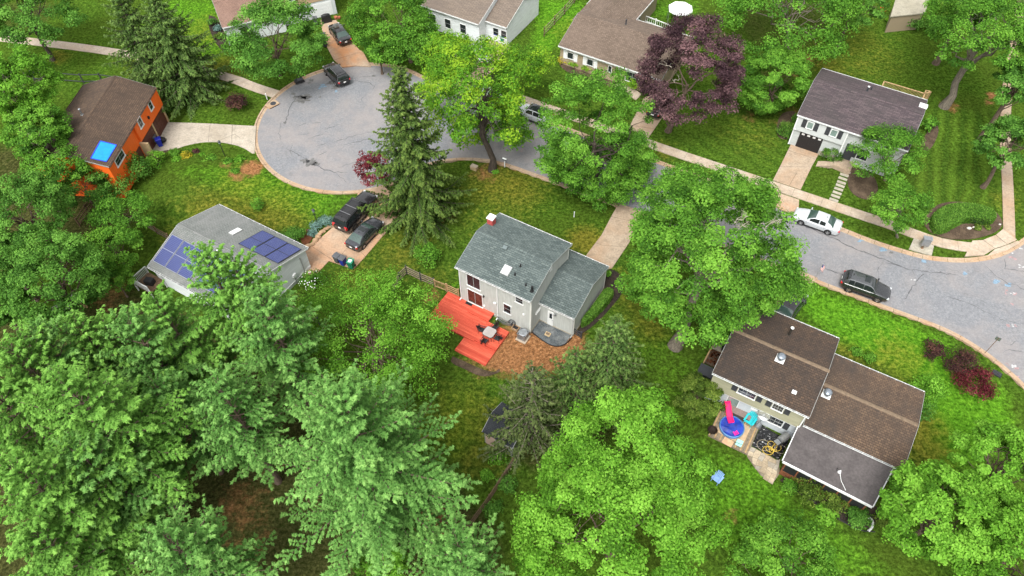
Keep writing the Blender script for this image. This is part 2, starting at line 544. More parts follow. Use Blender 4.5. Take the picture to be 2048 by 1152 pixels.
col = t.mix(t.math('MULTIPLY', msk("litter", .3, .75, tuft, .9), .85), col, lit)
so = t.ramp(t.noise(gp, 4.0, 6, .85), [(.28, (.065, .034, .016)), (.5, (.19, .088, .036)), (.72, (.40, .22, .11))])
col = t.mix(msk("soil", .40, .85, t.noise(gp, 1.1, 6, .75), 1.5), col, so)
col = t.mix(.85, col, t.ramp(fine, [(.34, .38), (.5, 1.0), (.66, 1.75)]), 'MULTIPLY')
t.color(col)
t.bump(fine, .9, .12)
lawn = t.fin(.95, 0, .0)

nx, ny = len(gx), len(gy)
me = bpy.data.meshes.new("ground")
me.vertices.add(nx * ny)
me.vertices.foreach_set("co", np.stack([X, Y, Z], -1).astype(np.float32).ravel())
ii = (np.arange(ny - 1)[:, None] * nx + np.arange(nx - 1)[None]).ravel()
F = np.stack([ii, ii + 1, ii + 1 + nx, ii + nx], 1)
me.loops.add(F.size); me.polygons.add(len(F))
me.loops.foreach_set("vertex_index", F.ravel().astype(np.int32))
me.polygons.foreach_set("loop_start", np.arange(0, F.size, 4, dtype=np.int32))
me.polygons.foreach_set("use_smooth", np.ones(len(F), bool))
me.update(calc_edges=True)
for nm, A in (("dry", dry), ("lush", lush), ("soil", soil), ("litter", litter), ("mow_a", mow1), ("mow_b", mow2)):
    me.attributes.new(nm, 'FLOAT', 'POINT').data.foreach_set("value", np.clip(A + lump * .12 * (A > .02), 0, 1.5).astype(np.float32).ravel())
me.materials.append(lawn)
ground = tag(link("ground", me), kind="structure")

# ================================================================ ROAD
t = NT("asphalt")
gp = t.node("ShaderNodeNewGeometry").outputs["Position"]
fine = t.noise(gp, 6, 6, .85); big = t.noise(gp, .11, 5, .6, .4); mid = t.noise(gp, .7, 5, .65)
col = t.ramp(fine, [(.36, (.104, .107, .115)), (.5, (.148, .152, .162)), (.65, (.218, .223, .234))])
col = t.mix(t.ramp(big, [(.42, 0), (.58, .5)]), col, (.235, .205, .19))
col = t.mix(t.ramp(mid, [(.48, 0), (.64, .45)]), col, (.135, .138, .15))
col = t.mix(t.ramp(t.noise(gp, .35, 6, .7, 1.0), [(.60, 0), (.72, .45)]), col, (.09, .09, .095))
t.color(col); t.bump(fine, .4, .012)
asphalt = t.fin(.88, 0, .25)
mb = MB(); mb.poly([(p[0], p[1], ROAD_Z) for p in road_poly])
if mb and area > 0: mb.f[0] = tuple(reversed(mb.f[0]))
road = tag(mb.build("road", asphalt), kind="structure")

curb_mat = concrete("kerb_concrete", (.33, .25, .175), (.30, .175, .09), .6, .5)
def ribbon(mb, P, prof, closed=False):
    """sweep a profile [(offset, z)] along the polyline P"""
    rows = [offset(P, SIDE * o) for o, z in prof]
    n0 = len(mb.v); n = len(P); k = len(prof)
    for r, (o, z) in zip(rows, prof): mb.v += [(q[0], q[1], z) for q in r]
    for j in range(k - 1):
        for i in range(n - 1):
            f = (n0 + j * n + i, n0 + j * n + i + 1, n0 + (j + 1) * n + i + 1, n0 + (j + 1) * n + i)
            mb.f.append(f if SIDE > 0 else tuple(reversed(f))); mb.m.append(0); mb.uv.append(None)
# kerb and gutter cast in lengths with an open joint between them
kerb = thing("kerb", None, None); tag(kerb, kind="structure")
i = 0; step = 5
fe = resample(edge, .62)
while i < len(fe) - 2:
    seg = fe[i:i + step + 1].copy()
    if len(seg) < 2: break
    d = (seg[-1] - seg[-2]); seg[-1] -= d / np.linalg.norm(d) * .035
    mb = MB()
    ribbon(mb, seg, [(-.05, -.2), (-.02, ROAD_Z + .006), (.28, ROAD_Z + .018), (.315, CURB_Z - .02), (.335, CURB_Z), (.49, CURB_Z + .004), (.515, CURB_Z - .02), (.52, -.3)])
    mb.build("kerb_length", curb_mat, kerb)
    i += step

# ---- cracks sealed with tar, oil stains and survey paint on the asphalt
tar = plain("tar", (.078, .079, .084), .6, var=.3)
def wiggle(P, amp, step):
    P = resample(P, step)
    n = rng.normal(0, amp, P.shape); n[0] = n[-1] = 0
    return P + n
def strip(mb, P, w, z, taper=True):
    P = np.array(P); L = len(P)
    ww = w * (.35 + .65 * rng.random(L))
    if taper: ww *= np.minimum(1, np.minimum(np.arange(L) + .4, np.arange(L)[::-1] + .4) / 2)
    a, b = offset(P, 1.0) - P, P
    n0 = len(mb.v)
    for i in range(L):
        mb.v.append((b[i][0] + a[i][0] * ww[i], b[i][1] + a[i][1] * ww[i], z)); mb.v.append((b[i][0] - a[i][0] * ww[i], b[i][1] - a[i][1] * ww[i], z))
    for i in range(L - 1):
        mb.f.append((n0 + 2 * i + 1, n0 + 2 * i + 3, n0 + 2 * i + 2, n0 + 2 * i)); mb.m.append(0); mb.uv.append(None)
C1 = lambda *L: crop(L, 512, 0, 3)
C2 = lambda *L: crop(L, 1536, 384, 3)
cracks = [(C1((290, 555), (250, 580), (215, 620), (195, 690), (175, 745)), .09), (C1((235, 765), (280, 745), (325, 735)), .07), (C1((335, 740), (400, 727)), .08),
          (C1((410, 780), (440, 765), (525, 740)), .07), (C1((250, 810), (335, 797)), .06), (C1((315, 830), (360, 815), (410, 800)), .07), (C1((360, 880), (435, 855)), .08),
          (C1((460, 850), (560, 825), (640, 800), (720, 785)), .06), (C1((525, 870), (590, 855), (640, 840), (690, 840)), .08), (C1((375, 930), (430, 905)), .08),
          (C1((180, 890), (260, 930), (330, 975)), .08), (C1((330, 975), (430, 1025), (550, 1035)), .08), (C1((480, 1040), (545, 1095)), .05),
          (C1((570, 470), (640, 460), (720, 455)), .05), (C1((590, 485), (680, 495), (710, 520), (695, 540)), .08), (C1((660, 565), (620, 620)), .05), (C1((490, 1005), (620, 965)), .05),
          (C1((215, 860), (205, 905), (220, 940)), .05), (C1((570, 480), (600, 440)), .05), (C1((150, 730), (140, 800), (160, 860)), .04),
          (C2((50, 165), (190, 190), (330, 250), (440, 300), (520, 340), (640, 380), (740, 420), (830, 460), (900, 470), (1000, 485), (1090, 485), (1140, 500)), .09),
          (C2((940, 490), (890, 540), (850, 590), (815, 645)), .08), (C2((880, 500), (860, 460)), .05), (C2((330, 455), (440, 495)), .06), (C2((350, 465), (450, 500)), .05),
          (C2((1300, 435), (1350, 490), (1440, 545), (1536, 580), (1640, 610)), .07), (C2((1425, 400), (1425, 460), (1536, 480), (1600, 485)), .06),
          (C2((1060, 615), (1180, 660), (1290, 710), (1400, 760), (1536, 800), (1650, 840)), .06), (C2((1265, 650), (1315, 665)), .08), (C2((1410, 965), (1450, 950), (1536, 965)), .06),
          (C2((680, 425), (740, 430), (800, 440)), .06), (C2((660, 520), (670, 440), (690, 425)), .04), (C2((255, 375), (300, 395)), .05), (C2((1400, 470), (1425, 460)), .05),
          (C2((560, 345), (600, 375), (620, 360)), .04), (C2((640, 385), (700, 380)), .04), (C2((1020, 490), (1050, 470), (1080, 490)), .04), (C2((1400, 900), (1450, 915), (1500, 890)), .04),
          (C2((1080, 460), (1130, 470), (1150, 490)), .04)]
mb = MB()
for L, w in cracks: strip(mb, wiggle(pts_px(L, ROAD_Z), .08, .4), w * .82, ROAD_Z + .008)
mb.build("tar_crack", tar, road)
oil = plain("oil_stain", (.100, .098, .096), .75, var=.4, scale=2.0)
def splat(mb, px, py, r, z, ragged=.35, sx=1.0, sy=1.0, n=18):
    c = G(px, py, z)
    ph = rng.random(n) * ragged + 1 - ragged / 2
    mb.poly([(c[0] + r * sx * ph[k] * math.cos(2 * math.pi * k / n), c[1] + r * sy * ph[k] * math.sin(2 * math.pi * k / n), z) for k in range(n)])
mb = MB()
for px, py, r in ((602, 200, .9), (612, 193, .6), (622, 160, .35), (618, 165, .3), (640, 194, .18), (592, 194, .35), (622, 325, .7), (610, 321, .45), (632, 328, .35), (570, 245, .25), (587, 188, .3), (748, 152, .25), (1783, 505, .2), (664, 165, .6), (672, 174, .5)):
    splat(mb, px, py, r, ROAD_Z + .004, .9, 1, .8, 24)
mb.build("oil_stain", oil, road)
blue_p = plain("blue_survey_paint", (.135, .20, .26), .8, var=.3, scale=8); red_p = plain("red_survey_paint", (.25, .165, .165), .8, var=.3, scale=8); white_p = plain("white_survey_paint", (.33, .33, .33), .8, var=.2)
for nm, m, L, r in (("blue_paint_mark", blue_p, C2((552, 292), (690, 340), (935, 415), (1190, 490), (1370, 540), (1440, 555), (1365, 535)) + [(672, 180), (641, 175), (645, 173)], .30),
                    ("red_paint_mark", red_p, C2((1455, 395), (1480, 398), (1430, 600), (1480, 605), (1463, 670), (1445, 800), (1490, 803), (1435, 1040), (1495, 1050), (1487, 1110)) + [(1052, 280), (1047, 300)], .16),
                    ("white_paint_mark", white_p, C2((1460, 362), (1515, 445), (1525, 455), (1512, 335), (1472, 800), (1475, 1048), (1470, 607), (1480, 1045), (874, 526)), .13)):
    mb = MB()
    for px, py in L:
        for k in range(3):
            splat(mb, px + rng.normal(0, 2.0), py + rng.normal(0, 1.6), r * (.4 + .6 * rng.random()), ROAD_Z + .0040 + .0025 * rng.random(), .9, 1, .7, 9)
    mb.build(nm, m, road)

# ================================================================ DRIVEWAYS, PATHS, BEDS
def sheet(name, poly, z, mat, thick=.12, smooth=0, kind="structure"):
    P = pts_px(poly, z)
    if smooth:
        P = smooth_line(P + [P[0]], smooth)[:-1]; P = [tuple(p) for p in P]
    mb = MB(); mb.prism(P, z - thick, z, bottom=False)
    return tag(mb.build(name, mat), kind=kind)
drive_orange = concrete("driveway_concrete_stained", (.33, .25, .18), (.37, .165, .07), .85, .16)
drive_tan = concrete("driveway_concrete", (.31, .245, .180), (.27, .165, .095), .65, .3)
drive_pale = concrete("driveway_concrete_pale", (.34, .30, .245), (.20, .165, .12), .5, .3)
walk_mat = concrete("sidewalk_concrete", (.36, .30, .235), (.27, .185, .115), .6, .5)
stone_mat = concrete("stepping_stone", (.32, .295, .24), (.22, .18, .13), .4, .8)
joint = plain("joint_dirt", (.06, .045, .03), .9, var=.3)

def joints(parent, L, z=PAVE_Z + .004, w=.022):
    mb = MB()
    for a in L: strip(mb, wiggle(pts_px(a, z), .01, .6), w, z, False)
    mb.build("joint_line", joint, parent)

d = sheet("driveway", [(715, 386), (741, 381), (768, 373), (790, 390), (805, 428), (804.7, 434), (765.6, 471.6), (729.7, 513.8), (707.8, 537.2), (700, 535.6), (657.8, 521.6), (634, 546.6), (612, 560), (596, 540), (600, 505), (623, 492), (667, 453), (716, 402)], PAVE_Z, drive_orange)
joints(d, [[(672, 521), (700, 490), (745, 440), (784, 392)], [(623, 492), (665, 520)], [(668, 452), (730, 512)], [(716, 402), (765, 471)]])
d = sheet("driveway", [(318, 246), (330, 244), (420, 247), (512, 252), (509, 307), (430, 304), (352, 297), (318, 303), (280, 300), (290, 270)], PAVE_Z, drive_pale)
joints(d, [[(420, 247), (415, 303)], [(465, 250), (462, 306)], [(433, 283), (470, 268)], [(470, 268), (480, 276)]])
d = sheet("driveway", [(640, 40), (672, 40), (697, 75), (719, 100), (726, 103), (742, 133), (712, 131), (684, 134), (668, 120), (650, 87)], PAVE_Z, drive_orange)
joints(d, [[(650, 87), (697, 76)], [(668, 120), (725, 103)]])
d = sheet("driveway", [(1171, 512), (1203, 470), (1225, 428), (1238, 406), (1290, 425), (1266, 462), (1259, 484), (1224, 536), (1190, 545)], PAVE_Z, drive_tan)
joints(d, [[(1192, 486), (1206, 491), (1252, 493)], [(1222, 433), (1277, 445)]])
d = sheet("driveway", [(1583, 286), (1640, 303), (1628, 325), (1624, 332), (1601.4, 379), (1546, 360), (1560, 333)], PAVE_Z, drive_tan)
joints(d, [[(1560, 333), (1624, 334)], [(1576, 300), (1630, 318)], [(1594, 345), (1578, 372)]])
sheet("driveway_apron", [(1538, 379), (1598, 399), (1597, 424), (1574, 424), (1530, 404)], PAVE_Z, drive_orange)
d = sheet("driveway", [(1530, 640), (1582, 640), (1612, 578), (1636, 556), (1600, 540), (1570, 570)], PAVE_Z, drive_tan)
d = sheet("driveway", [(1287, 197), (1310, 180), (1350, 195), (1321, 240), (1297, 275), (1266, 316), (1222, 300), (1258, 255)], PAVE_Z, drive_tan)
joints(d, [[(1262, 250), (1310, 258)]])
sheet("driveway", [(985, 78), (1022, 92), (985, 140), (935, 195), (890, 180), (940, 120)], PAVE_Z, drive_tan)
sheet("front_walk", [(1225, 172), (1245, 160), (1283, 188), (1272, 200)], PAVE_Z - .006, walk_mat)

def slabs(name, line, width, length, mat, z=PAVE_Z + .008, kind="structure", gap=.02):
    root = thing(name, None, None); tag(root, kind=kind)
    P = smooth_line(pts_px(line, z), 2)
    d = np.concatenate([[0], np.cumsum(np.linalg.norm(np.diff(P, axis=0), axis=1))])
    n = int(d[-1] / length)
    ss = np.linspace(0, d[-1], n + 1)
    Q = np.stack([np.interp(ss, d, P[:, 0]), np.interp(ss, d, P[:, 1])], 1)
    for a, b, i in zip(Q, Q[1:], range(n)):
        ta = (Q[min(i + 1, n)] - Q[max(i - 1, 0)]); tb = (Q[min(i + 2, n)] - Q[i])
        na = np.array([-ta[1], ta[0]]) / np.linalg.norm(ta); nb = np.array([-tb[1], tb[0]]) / np.linalg.norm(tb)
        u = (b - a) / np.linalg.norm(b - a) * gap / 2
        h = width / 2
        zz = z + rng.normal(0, .002)
        MB().prism([tuple(a + u - na * h), tuple(b - u - nb * h), tuple(b - u + nb * h), tuple(a + u + na * h)], zz - .15, zz, bottom=False).build("paving_slab", mat, root)
    return root
slabs("sidewalk", [(1040, 196), (1100, 217), (1200, 251), (1332, 299), (1465, 343), (1599, 388.5), (1732, 433), (1790, 452), (1840, 472), (1866, 480), (1897, 489), (1948, 495)], 1.32, 1.5, walk_mat)
slabs("sidewalk", [(2019, 480), (2017, 400), (2014, 340), (2010, 260), (2014, 180), (2022, 130), (2035, 60), (2050, -40)], 1.15, 1.5, drive_tan)
ramp = thing("kerb_ramp", None, None); tag(ramp, kind="structure")
for q in ([(1945, 481), (1966, 480), (1989, 497), (1968, 510), (1930, 512)], [(1966.8, 479.6), (1991, 470), (2014, 489), (1990, 496.4)], [(1992, 469.5), (2006, 458), (2034, 479), (2015, 488.4)],
          [(1990, 498), (2014.5, 490), (2036, 481), (2040, 486), (2015, 500), (1973, 512.5)]):
    MB().prism(pts_px(q, PAVE_Z + .012), -.1, PAVE_Z + .012, bottom=False).build("paving_slab", walk_mat, ramp)
sheet("mailbox_pad", [(1818, 498), (1829, 474), (1868, 491), (1863.5, 511)], PAVE_Z + .004, stone_mat)
P = smooth_line(pts_px([(-60, 68), (40, 80), (170, 95), (285, 113), (383, 135), (470, 158), (505, 173), (552, 188)], .03), 2)
mb = MB(); n0 = offset(P, .72); n1 = offset(P, -.72)
mb.prism([tuple(p) for p in n0] + [tuple(p) for p in n1[::-1]], -.1, .04, bottom=False)
tag(mb.build("footpath", concrete("footpath_paving", (.37, .31, .25), (.30, .22, .15), .5, .5)), kind="structure")
st = thing("stepping_stone_path", None, None); tag(st, kind="structure")
A, B = np.array(G(1692, 344)), np.array(G(1668, 400))
for k in range(9):
    c = A + (B - A) * k / 8; dd = (B - A) / np.linalg.norm(B - A); nn = np.array([-dd[1], dd[0]])
    j = rng.normal(0, .02, 2); c = c + j
    MB().prism([tuple(c + dd * .17 + nn * .47), tuple(c + dd * .17 - nn * .47), tuple(c - dd * .17 - nn * .47), tuple(c - dd * .17 + nn * .47)], -.05, .05 + rng.normal(0, .004), bottom=False).build("stepping_stone", stone_mat, st)

def mulch_mat(name, a, b, c):
    t = NT(name)
    g = t.node("ShaderNodeNewGeometry").outputs["Position"]
    f = t.noise(g, 9, 5, .75); m = t.noise(g, .9, 4, .6)
    col = t.ramp(f, [(.25, a), (.55, b), (.8, c)])
    col = t.mix(t.ramp(m, [(.45, 0), (.7, .6)]), col, c)
    t.color(col); t.bump(f, 1.0, .06)
    return t.fin(.95, 0, .1)
mulch_black = mulch_mat("mulch_black", (.010, .009, .008), (.028, .022, .018), (.07, .05, .035))
mulch_brown = mulch_mat("mulch_brown", (.022, .016, .012), (.065, .046, .031), (.14, .10, .068))
mulch_red = mulch_mat("mulch_red", (.035, .012, .006), (.085, .030, .014), (.14, .06, .03))
gravel_mat = mulch_mat("gravel", (.030, .035, .038), (.085, .096, .102), (.20, .205, .20))
edge_brown = concrete("bed_edging", (.30, .20, .12), (.2, .12, .07), .5, .6)
def bed(poly, mat, z=.035, name="mulch_bed", smooth=2):
    return sheet(name, poly, z, mat, .1, smooth)
bed([(1855, 425), (1880, 405), (1925, 402), (1985, 415), (2006, 440), (2004, 455), (1985, 468), (1944, 479), (1895, 478), (1862, 467), (1845, 445)], mulch_brown)
bed([(1210, 538), (1232, 540), (1249, 560), (1246, 585), (1228, 608), (1200, 640), (1165, 668), (1150, 668), (1170, 640), (1190, 600)], mulch_black)
bed([(1700, 335), (1712, 325), (1740, 340), (1760, 375), (1745, 400), (1718, 396), (1698, 380), (1694, 355)], mulch_brown)
bed([(1840, 290), (1868, 240), (1880, 258), (1868, 290), (1852, 305)], mulch_brown)
bed([(418, 30), (436, 36), (452, 75), (455, 105), (440, 98), (425, 75), (416, 50)], mulch_black)
bed([(1580, 250), (1597, 220), (1560, 225), (1552, 260), (1557, 275), (1577, 280)], mulch_brown)
bed([(605, 465), (616, 455), (630, 468), (615, 492), (600, 485)], mulch_red)
bed([(1118, 112), (1130, 108), (1270, 170), (1265, 190), (1200, 165), (1120, 140)], mulch_brown)
bed([(1560, 960), (1580, 945), (1745, 1010), (1770, 1020), (1745, 1060), (1690, 1050), (1620, 1000)], mulch_black)
bed([(905, 712), (985, 748), (1000, 735), (1000, 745), (965, 755), (930, 738), (900, 725)], mulch_brown)
bed([(318, 300), (352, 299), (425, 306), (500, 310), (505, 330), (440, 330), (380, 318), (330, 318)], mulch_brown, .03)
gb = bed([(1062, 660), (1080, 637), (1140, 665), (1142, 672), (1128, 690), (1105, 692), (1085, 680)], gravel_mat, .05, "gravel_bed", 1)
P = smooth_line(pts_px([(1060, 662), (1085, 681), (1105, 693), (1128, 692), (1143, 676)], .05), 3)
MB().tube([(p[0], p[1], .06) for p in P], .05, 5).build("bed_edging", black_plastic, gb)
mb = MB()
for k in range(420):
    u, v = rng.random(2)
    px, py = 1064 + u * 70, 640 + v * 48
    if not inside(pts_px([(1064, 660), (1080, 640), (1138, 666), (1126, 688), (1105, 690), (1086, 679)]), np.array([G(px, py)[0]]), np.array([G(px, py)[1]]))[0]: continue
    c = G(px, py); r = .03 + .05 * rng.random()
    mb.lathe([(r * .7, 0), (r, r * .4), (r * .5, r * .9)], 5, (c[0], c[1], .045))
tag(mb.build("gravel_stone", gravel_mat, gb), kind="stuff")
# ---
charcoal = plain("charcoal_paint", (.035, .037, .042), .5, var=.12)
# ================================================================ HOUSES
class House:
    def __init__(s, name, label, cat, yaw, cx, cy, L, D, he, hr, oe=.32, og=.12, z0=0.0, group=None):
        s.root = thing(name, label, cat, (cx, cy, z0), math.radians(yaw), group)
        s.init(yaw, cx, cy, L, D, he, hr, oe, og, z0)
    def init(s, yaw, cx, cy, L, D, he, hr, oe, og, z0=0.0):
        s.yaw, s.cx, s.cy, s.L, s.D, s.he, s.hr, s.oe, s.og, s.z0 = math.radians(yaw), cx, cy, L, D, he, hr, oe, og, z0
        s.off = Vector((0, 0, 0))
        s.yf, s.yb = -D / 2 + oe, D / 2 - oe
        s.xl, s.xr = -L / 2 + og, L / 2 - og
        s.slope = math.atan2(hr - he, D / 2)
    def local(s, px, py):
        d = ray(px, py); o = np.array([-s.cx, -s.cy, CAM_H - s.z0])
        c, q = math.cos(-s.yaw), math.sin(-s.yaw)
        R = np.array([[c, -q, 0], [q, c, 0], [0, 0, 1]])
        return R @ o, R @ d
    def roofz(s, y): return s.hr - abs(y) * (s.hr - s.he) / (s.D / 2)
    def wallpt(s, side, px, py, n=0.0):
        o, d = s.local(px, py)
        if side in ('front', 'back'):
            y = s.yf - n if side == 'front' else s.yb + n
            p = o + d * (y - o[1]) / d[1]
            return (p[0] if side == 'front' else -p[0]), p[2]
        x = s.xr + n if side == 'right' else s.xl - n
        p = o + d * (x - o[0]) / d[0]
        return (p[1] if side == 'right' else -p[1]), p[2]
    def P(s, side, u, z, n=0.0):
        return {'front': (u, s.yf - n, z), 'back': (-u, s.yb + n, z), 'right': (s.xr + n, u, z), 'left': (s.xl - n, -u, z)}[side]
    def roofpt(s, side, px, py):
        o, d = s.local(px, py)
        k = (s.hr - s.he) / (s.D / 2)
        sg = 1 if side == 'front' else -1          # z = hr + sg*k*y
        t = (s.hr + sg * k * o[1] - o[2]) / (d[2] - sg * k * d[1])
        return tuple(o + d * t)
    def onroof(s, side, x, y, h=0.0):
        n = Vector((0, -math.sin(s.slope) if side == 'front' else math.sin(s.slope), math.cos(s.slope)))
        return Vector((x, y, s.roofz(y))) + n * h
    # ---------------- pieces
    def roof(s, mat, fascia=white_trim, row=.2, x0=None, x1=None, thick=.11, ridge_pieces=False, cap_mat=None, gutter=True, parent=None, rake=grey_trim):
        par = parent or s.root
        x0 = -s.L / 2 if x0 is None else x0; x1 = s.L / 2 if x1 is None else x1
        for sg, nm in ((-1, 'front'), (1, 'back')):
            mb = MB()
            sl = math.hypot(s.D / 2, s.hr - s.he); n = max(2, int(sl / row))
            N = Vector((0, sg * math.sin(s.slope), math.cos(s.slope)))
            e0 = Vector((0, sg * s.D / 2, s.he)); r0 = Vector((0, 0, s.hr))
            for i in range(n):
                a = e0.lerp(r0, i / n) + N * .016; b = e0.lerp(r0, (i + 1) / n)
                v0, v1 = sl * i / n, sl * (i + 1) / n
                pts = [(x0, a.y, a.z), (x1, a.y, a.z), (x1, b.y, b.z), (x0, b.y, b.z)]
                uv = [(x0, v0), (x1, v0), (x1, v1), (x0, v1)]
                if sg > 0: pts.reverse(); uv.reverse()
                mb.poly(pts, 0, uv)
                a2 = a - N * .018
                pts = [(x0, a2.y, a2.z), (x1, a2.y, a2.z), (x1, a.y, a.z), (x0, a.y, a.z)]
                if sg > 0: pts.reverse()
                mb.poly(pts, 0, [(x0, v0)] * 4)
            u = N * -thick
            pts = [(x0, e0.y + u.y, e0.z + u.z), (x1, e0.y + u.y, e0.z + u.z), (x1, u.y, r0.z + u.z), (x0, u.y, r0.z + u.z)]
            if sg < 0: pts.reverse()
            mb.poly(pts, 1, [(0, 0)] * 4)
            for x in (x0, x1):
                pts = [(x, e0.y + u.y, e0.z + u.z), (x, 0, r0.z - thick), (x, 0, r0.z), (x, e0.y, e0.z)]
                mb.poly(pts, 1, [(0, 0)] * 4)
            mb.poly([(x0, e0.y, e0.z), (x1, e0.y, e0.z), (x1, e0.y + u.y, e0.z + u.z), (x0, e0.y + u.y, e0.z + u.z)], 1, [(0, 0)] * 4)
            r = mb.build("roof_slope", [mat, fascia], par)
            # gutter: trough with open top
            if gutter:
                g = MB(); y = sg * (s.D / 2 + .055); z = s.he - .045
                g.bar((x0, sg * (s.D / 2 + .004), z), (x1, sg * (s.D / 2 + .004), z), .012, .11)
                g.bar((x0, sg * (s.D / 2 + .11), z), (x1, sg * (s.D / 2 + .11), z), .014, .10)
                g.bar((x0, y, z - .02), (x1, y, z - .02), .10, .012, mi=1)
                for xx in np.arange(x0 + .3, x1, .75): g.bar((xx, sg * (s.D / 2), z + .055), (xx, sg * (s.D / 2 + .12), z + .055), .05, .012)
                g.build("gutter", [fascia, charcoal], par)
            for x, q in ((x0, -1), (x1, 1)):
                g = MB()
                g.bar((x + q * .014, e0.y - sg * .01, e0.z - .065), (x + q * .014, sg * .005, r0.z - .065), .026, .13, (0, 0, 1))
                g.build("rake_board", rake, par)
        cm = cap_mat or mat
        if ridge_pieces:
            step = .27
            base = None
            for i, xx in enumerate(np.arange(x0 + .01, x1 - .1, step)):
                mb = MB(); w = .17; z = s.hr + .022 + (.006 if i % 2 else 0)
                dz = w * math.tan(s.slope)
                xa, xb = xx, xx + step + .02
                for q in (-1, 1):
                    pts = [(xa, 0, z + .010), (xb, 0, z), (xb, q * w, z - dz), (xa, q * w, z - dz + .010)]
                    if q > 0: pts.reverse()
                    mb.poly(pts[::-1], 0, [(xa, 0), (xb, 0), (xb, w), (xa, w)])
                    mb.poly([(xa, q * w, z - dz + .010), (xb, q * w, z - dz), (xb, q * w, z - dz - .02), (xa, q * w, z - dz - .02)], 0, [(0, 0)] * 4)
                mb.poly([(xa, -w, z - dz + .01), (xa, 0, z + .01), (xa, w, z - dz + .01), (xa, w, z - dz - .02), (xa, 0, z - .02), (xa, -w, z - dz - .02)], 0, [(0, 0)] * 6)
                mb.build("ridge_cap", cm, par)
        else:
            mb = MB(); w = .16; dz = w * math.tan(s.slope); z = s.hr + .03
            for q in (-1, 1):
                pts = [(x0, 0, z), (x1, 0, z), (x1, q * w, z - dz), (x0, q * w, z - dz)]
                mb.poly(pts if q < 0 else pts[::-1], 0, [(x0, .07), (x1, .07), (x1, .2), (x0, .2)])
                pts = [(x0, q * w, z - dz), (x1, q * w, z - dz), (x1, q * w, z - dz - .02), (x0, q * w, z - dz - .02)]
                mb.poly(pts, 0, [(x0, .2)] * 4)
            mb.build("ridge_cap", cm, par)
    def walls(s, mat, z0=0.0, parent=None, sides=('front', 'back', 'left', 'right')):
        par = parent or s.root
        for sd in sides:
            mb = MB()
            if sd in ('front', 'back'):
                zt = s.roofz(s.yf) - .11
                a, b = s.xl, s.xr
                pts = [s.P(sd, a, z0), s.P(sd, b, z0), s.P(sd, b, zt), s.P(sd, a, zt)]
                mb.poly(pts, 0, [(a, z0), (b, z0), (b, zt), (a, zt)])
            else:
                a, b = s.yf, s.yb
                zt = s.roofz(s.yf) - .11; zr = s.hr - .11
                if sd == 'right': pr = [(a, z0), (b, z0), (b, zt), (0, zr), (a, zt)]
                else: pr = [(-b, z0), (-a, z0), (-a, zt), (0, zr), (-b, zt)]
                mb.poly([s.P(sd, u, z) for u, z in pr], 0, pr)
            mb.build("wall", mat, par)
    def wbox(s, mb, side, u0, u1, z0, z1, n0, n1, mi=0):
        a = s.P(side, u0, z0, n0); b = s.P(side, u1, z1, n1)
        c = [(a[i] + b[i]) / 2 for i in range(3)]; d = [abs(a[i] - b[i]) for i in range(3)]
        mb.box(*c, *[max(x, .002) for x in d], 0, mi)
        return mb
    def part(s, name, mat, side, u0, u1, z0, z1, n0, n1, parent=None):
        return s.wbox(MB(), side, u0, u1, z0, z1, n0, n1).build(name, mat, parent or s.root)
    def rect(s, side, bl, tr, n=0.0):
        u0, z0 = s.wallpt(side, *bl, n); u1, z1 = s.wallpt(side, *tr, n)
        return u0, u1, z0, z1
    def window(s, side, u0, u1, z0, z1, n=0.0, cols=1, rows=2, frame=white_trim, glass=dark_glass, fw=.06, sashes=1, name="window"):
        mb = MB()
        o = n + .055
        s.wbox(mb, side, u0, u1, z1 - fw, z1, n, o); s.wbox(mb, side, u0, u0 + fw, z0 + fw, z1 - fw, n, o); s.wbox(mb, side, u1 - fw, u1, z0 + fw, z1 - fw, n, o)
        s.wbox(mb, side, u0 - .03, u1 + .03, z0, z0 + fw, n, o + .04)
        w = mb.build(name, frame, s.root)
        k = (u1 - u0 - 2 * fw) / sashes
        for i in range(sashes):
            a = u0 + fw + i * k; b = a + k
            s.part("pane", glass, side, a, b, z0 + fw, z1 - fw, n + .004, n + .02, w)
            m = MB()
            if i: s.wbox(m, side, a - .022, a + .022, z0 + fw, z1 - fw, n + .0205, o - .005)
            for q in range(1, cols): s.wbox(m, side, a + (b - a) * q / cols - .009, a + (b - a) * q / cols + .009, z0 + fw, z1 - fw, n + .0205, n + .034)
            for q in range(1, rows): s.wbox(m, side, a + .031, b - .001, z0 + fw + (z1 - z0 - 2 * fw) * q / rows - .011, z0 + fw + (z1 - z0 - 2 * fw) * q / rows + .011, n + .0205, n + .038)
            if m.v: m.build("glazing_bar", grey_trim, w)
        return w
    def shutter(s, side, u0, u1, z0, z1, mat, n=0.0):
        mb = MB()
        s.wbox(mb, side, u0, u1, z0, z1, n, n + .03)
        k = int((z1 - z0) / .11)
        for i in range(k):
            z = z0 + .06 + i * (z1 - z0 - .12) / max(1, k - 1)
            s.wbox(mb, side, u0 + .05, u1 - .05, z - .02, z + .02, n + .03, n + .042)
        return mb.build("shutter", mat, s.root)
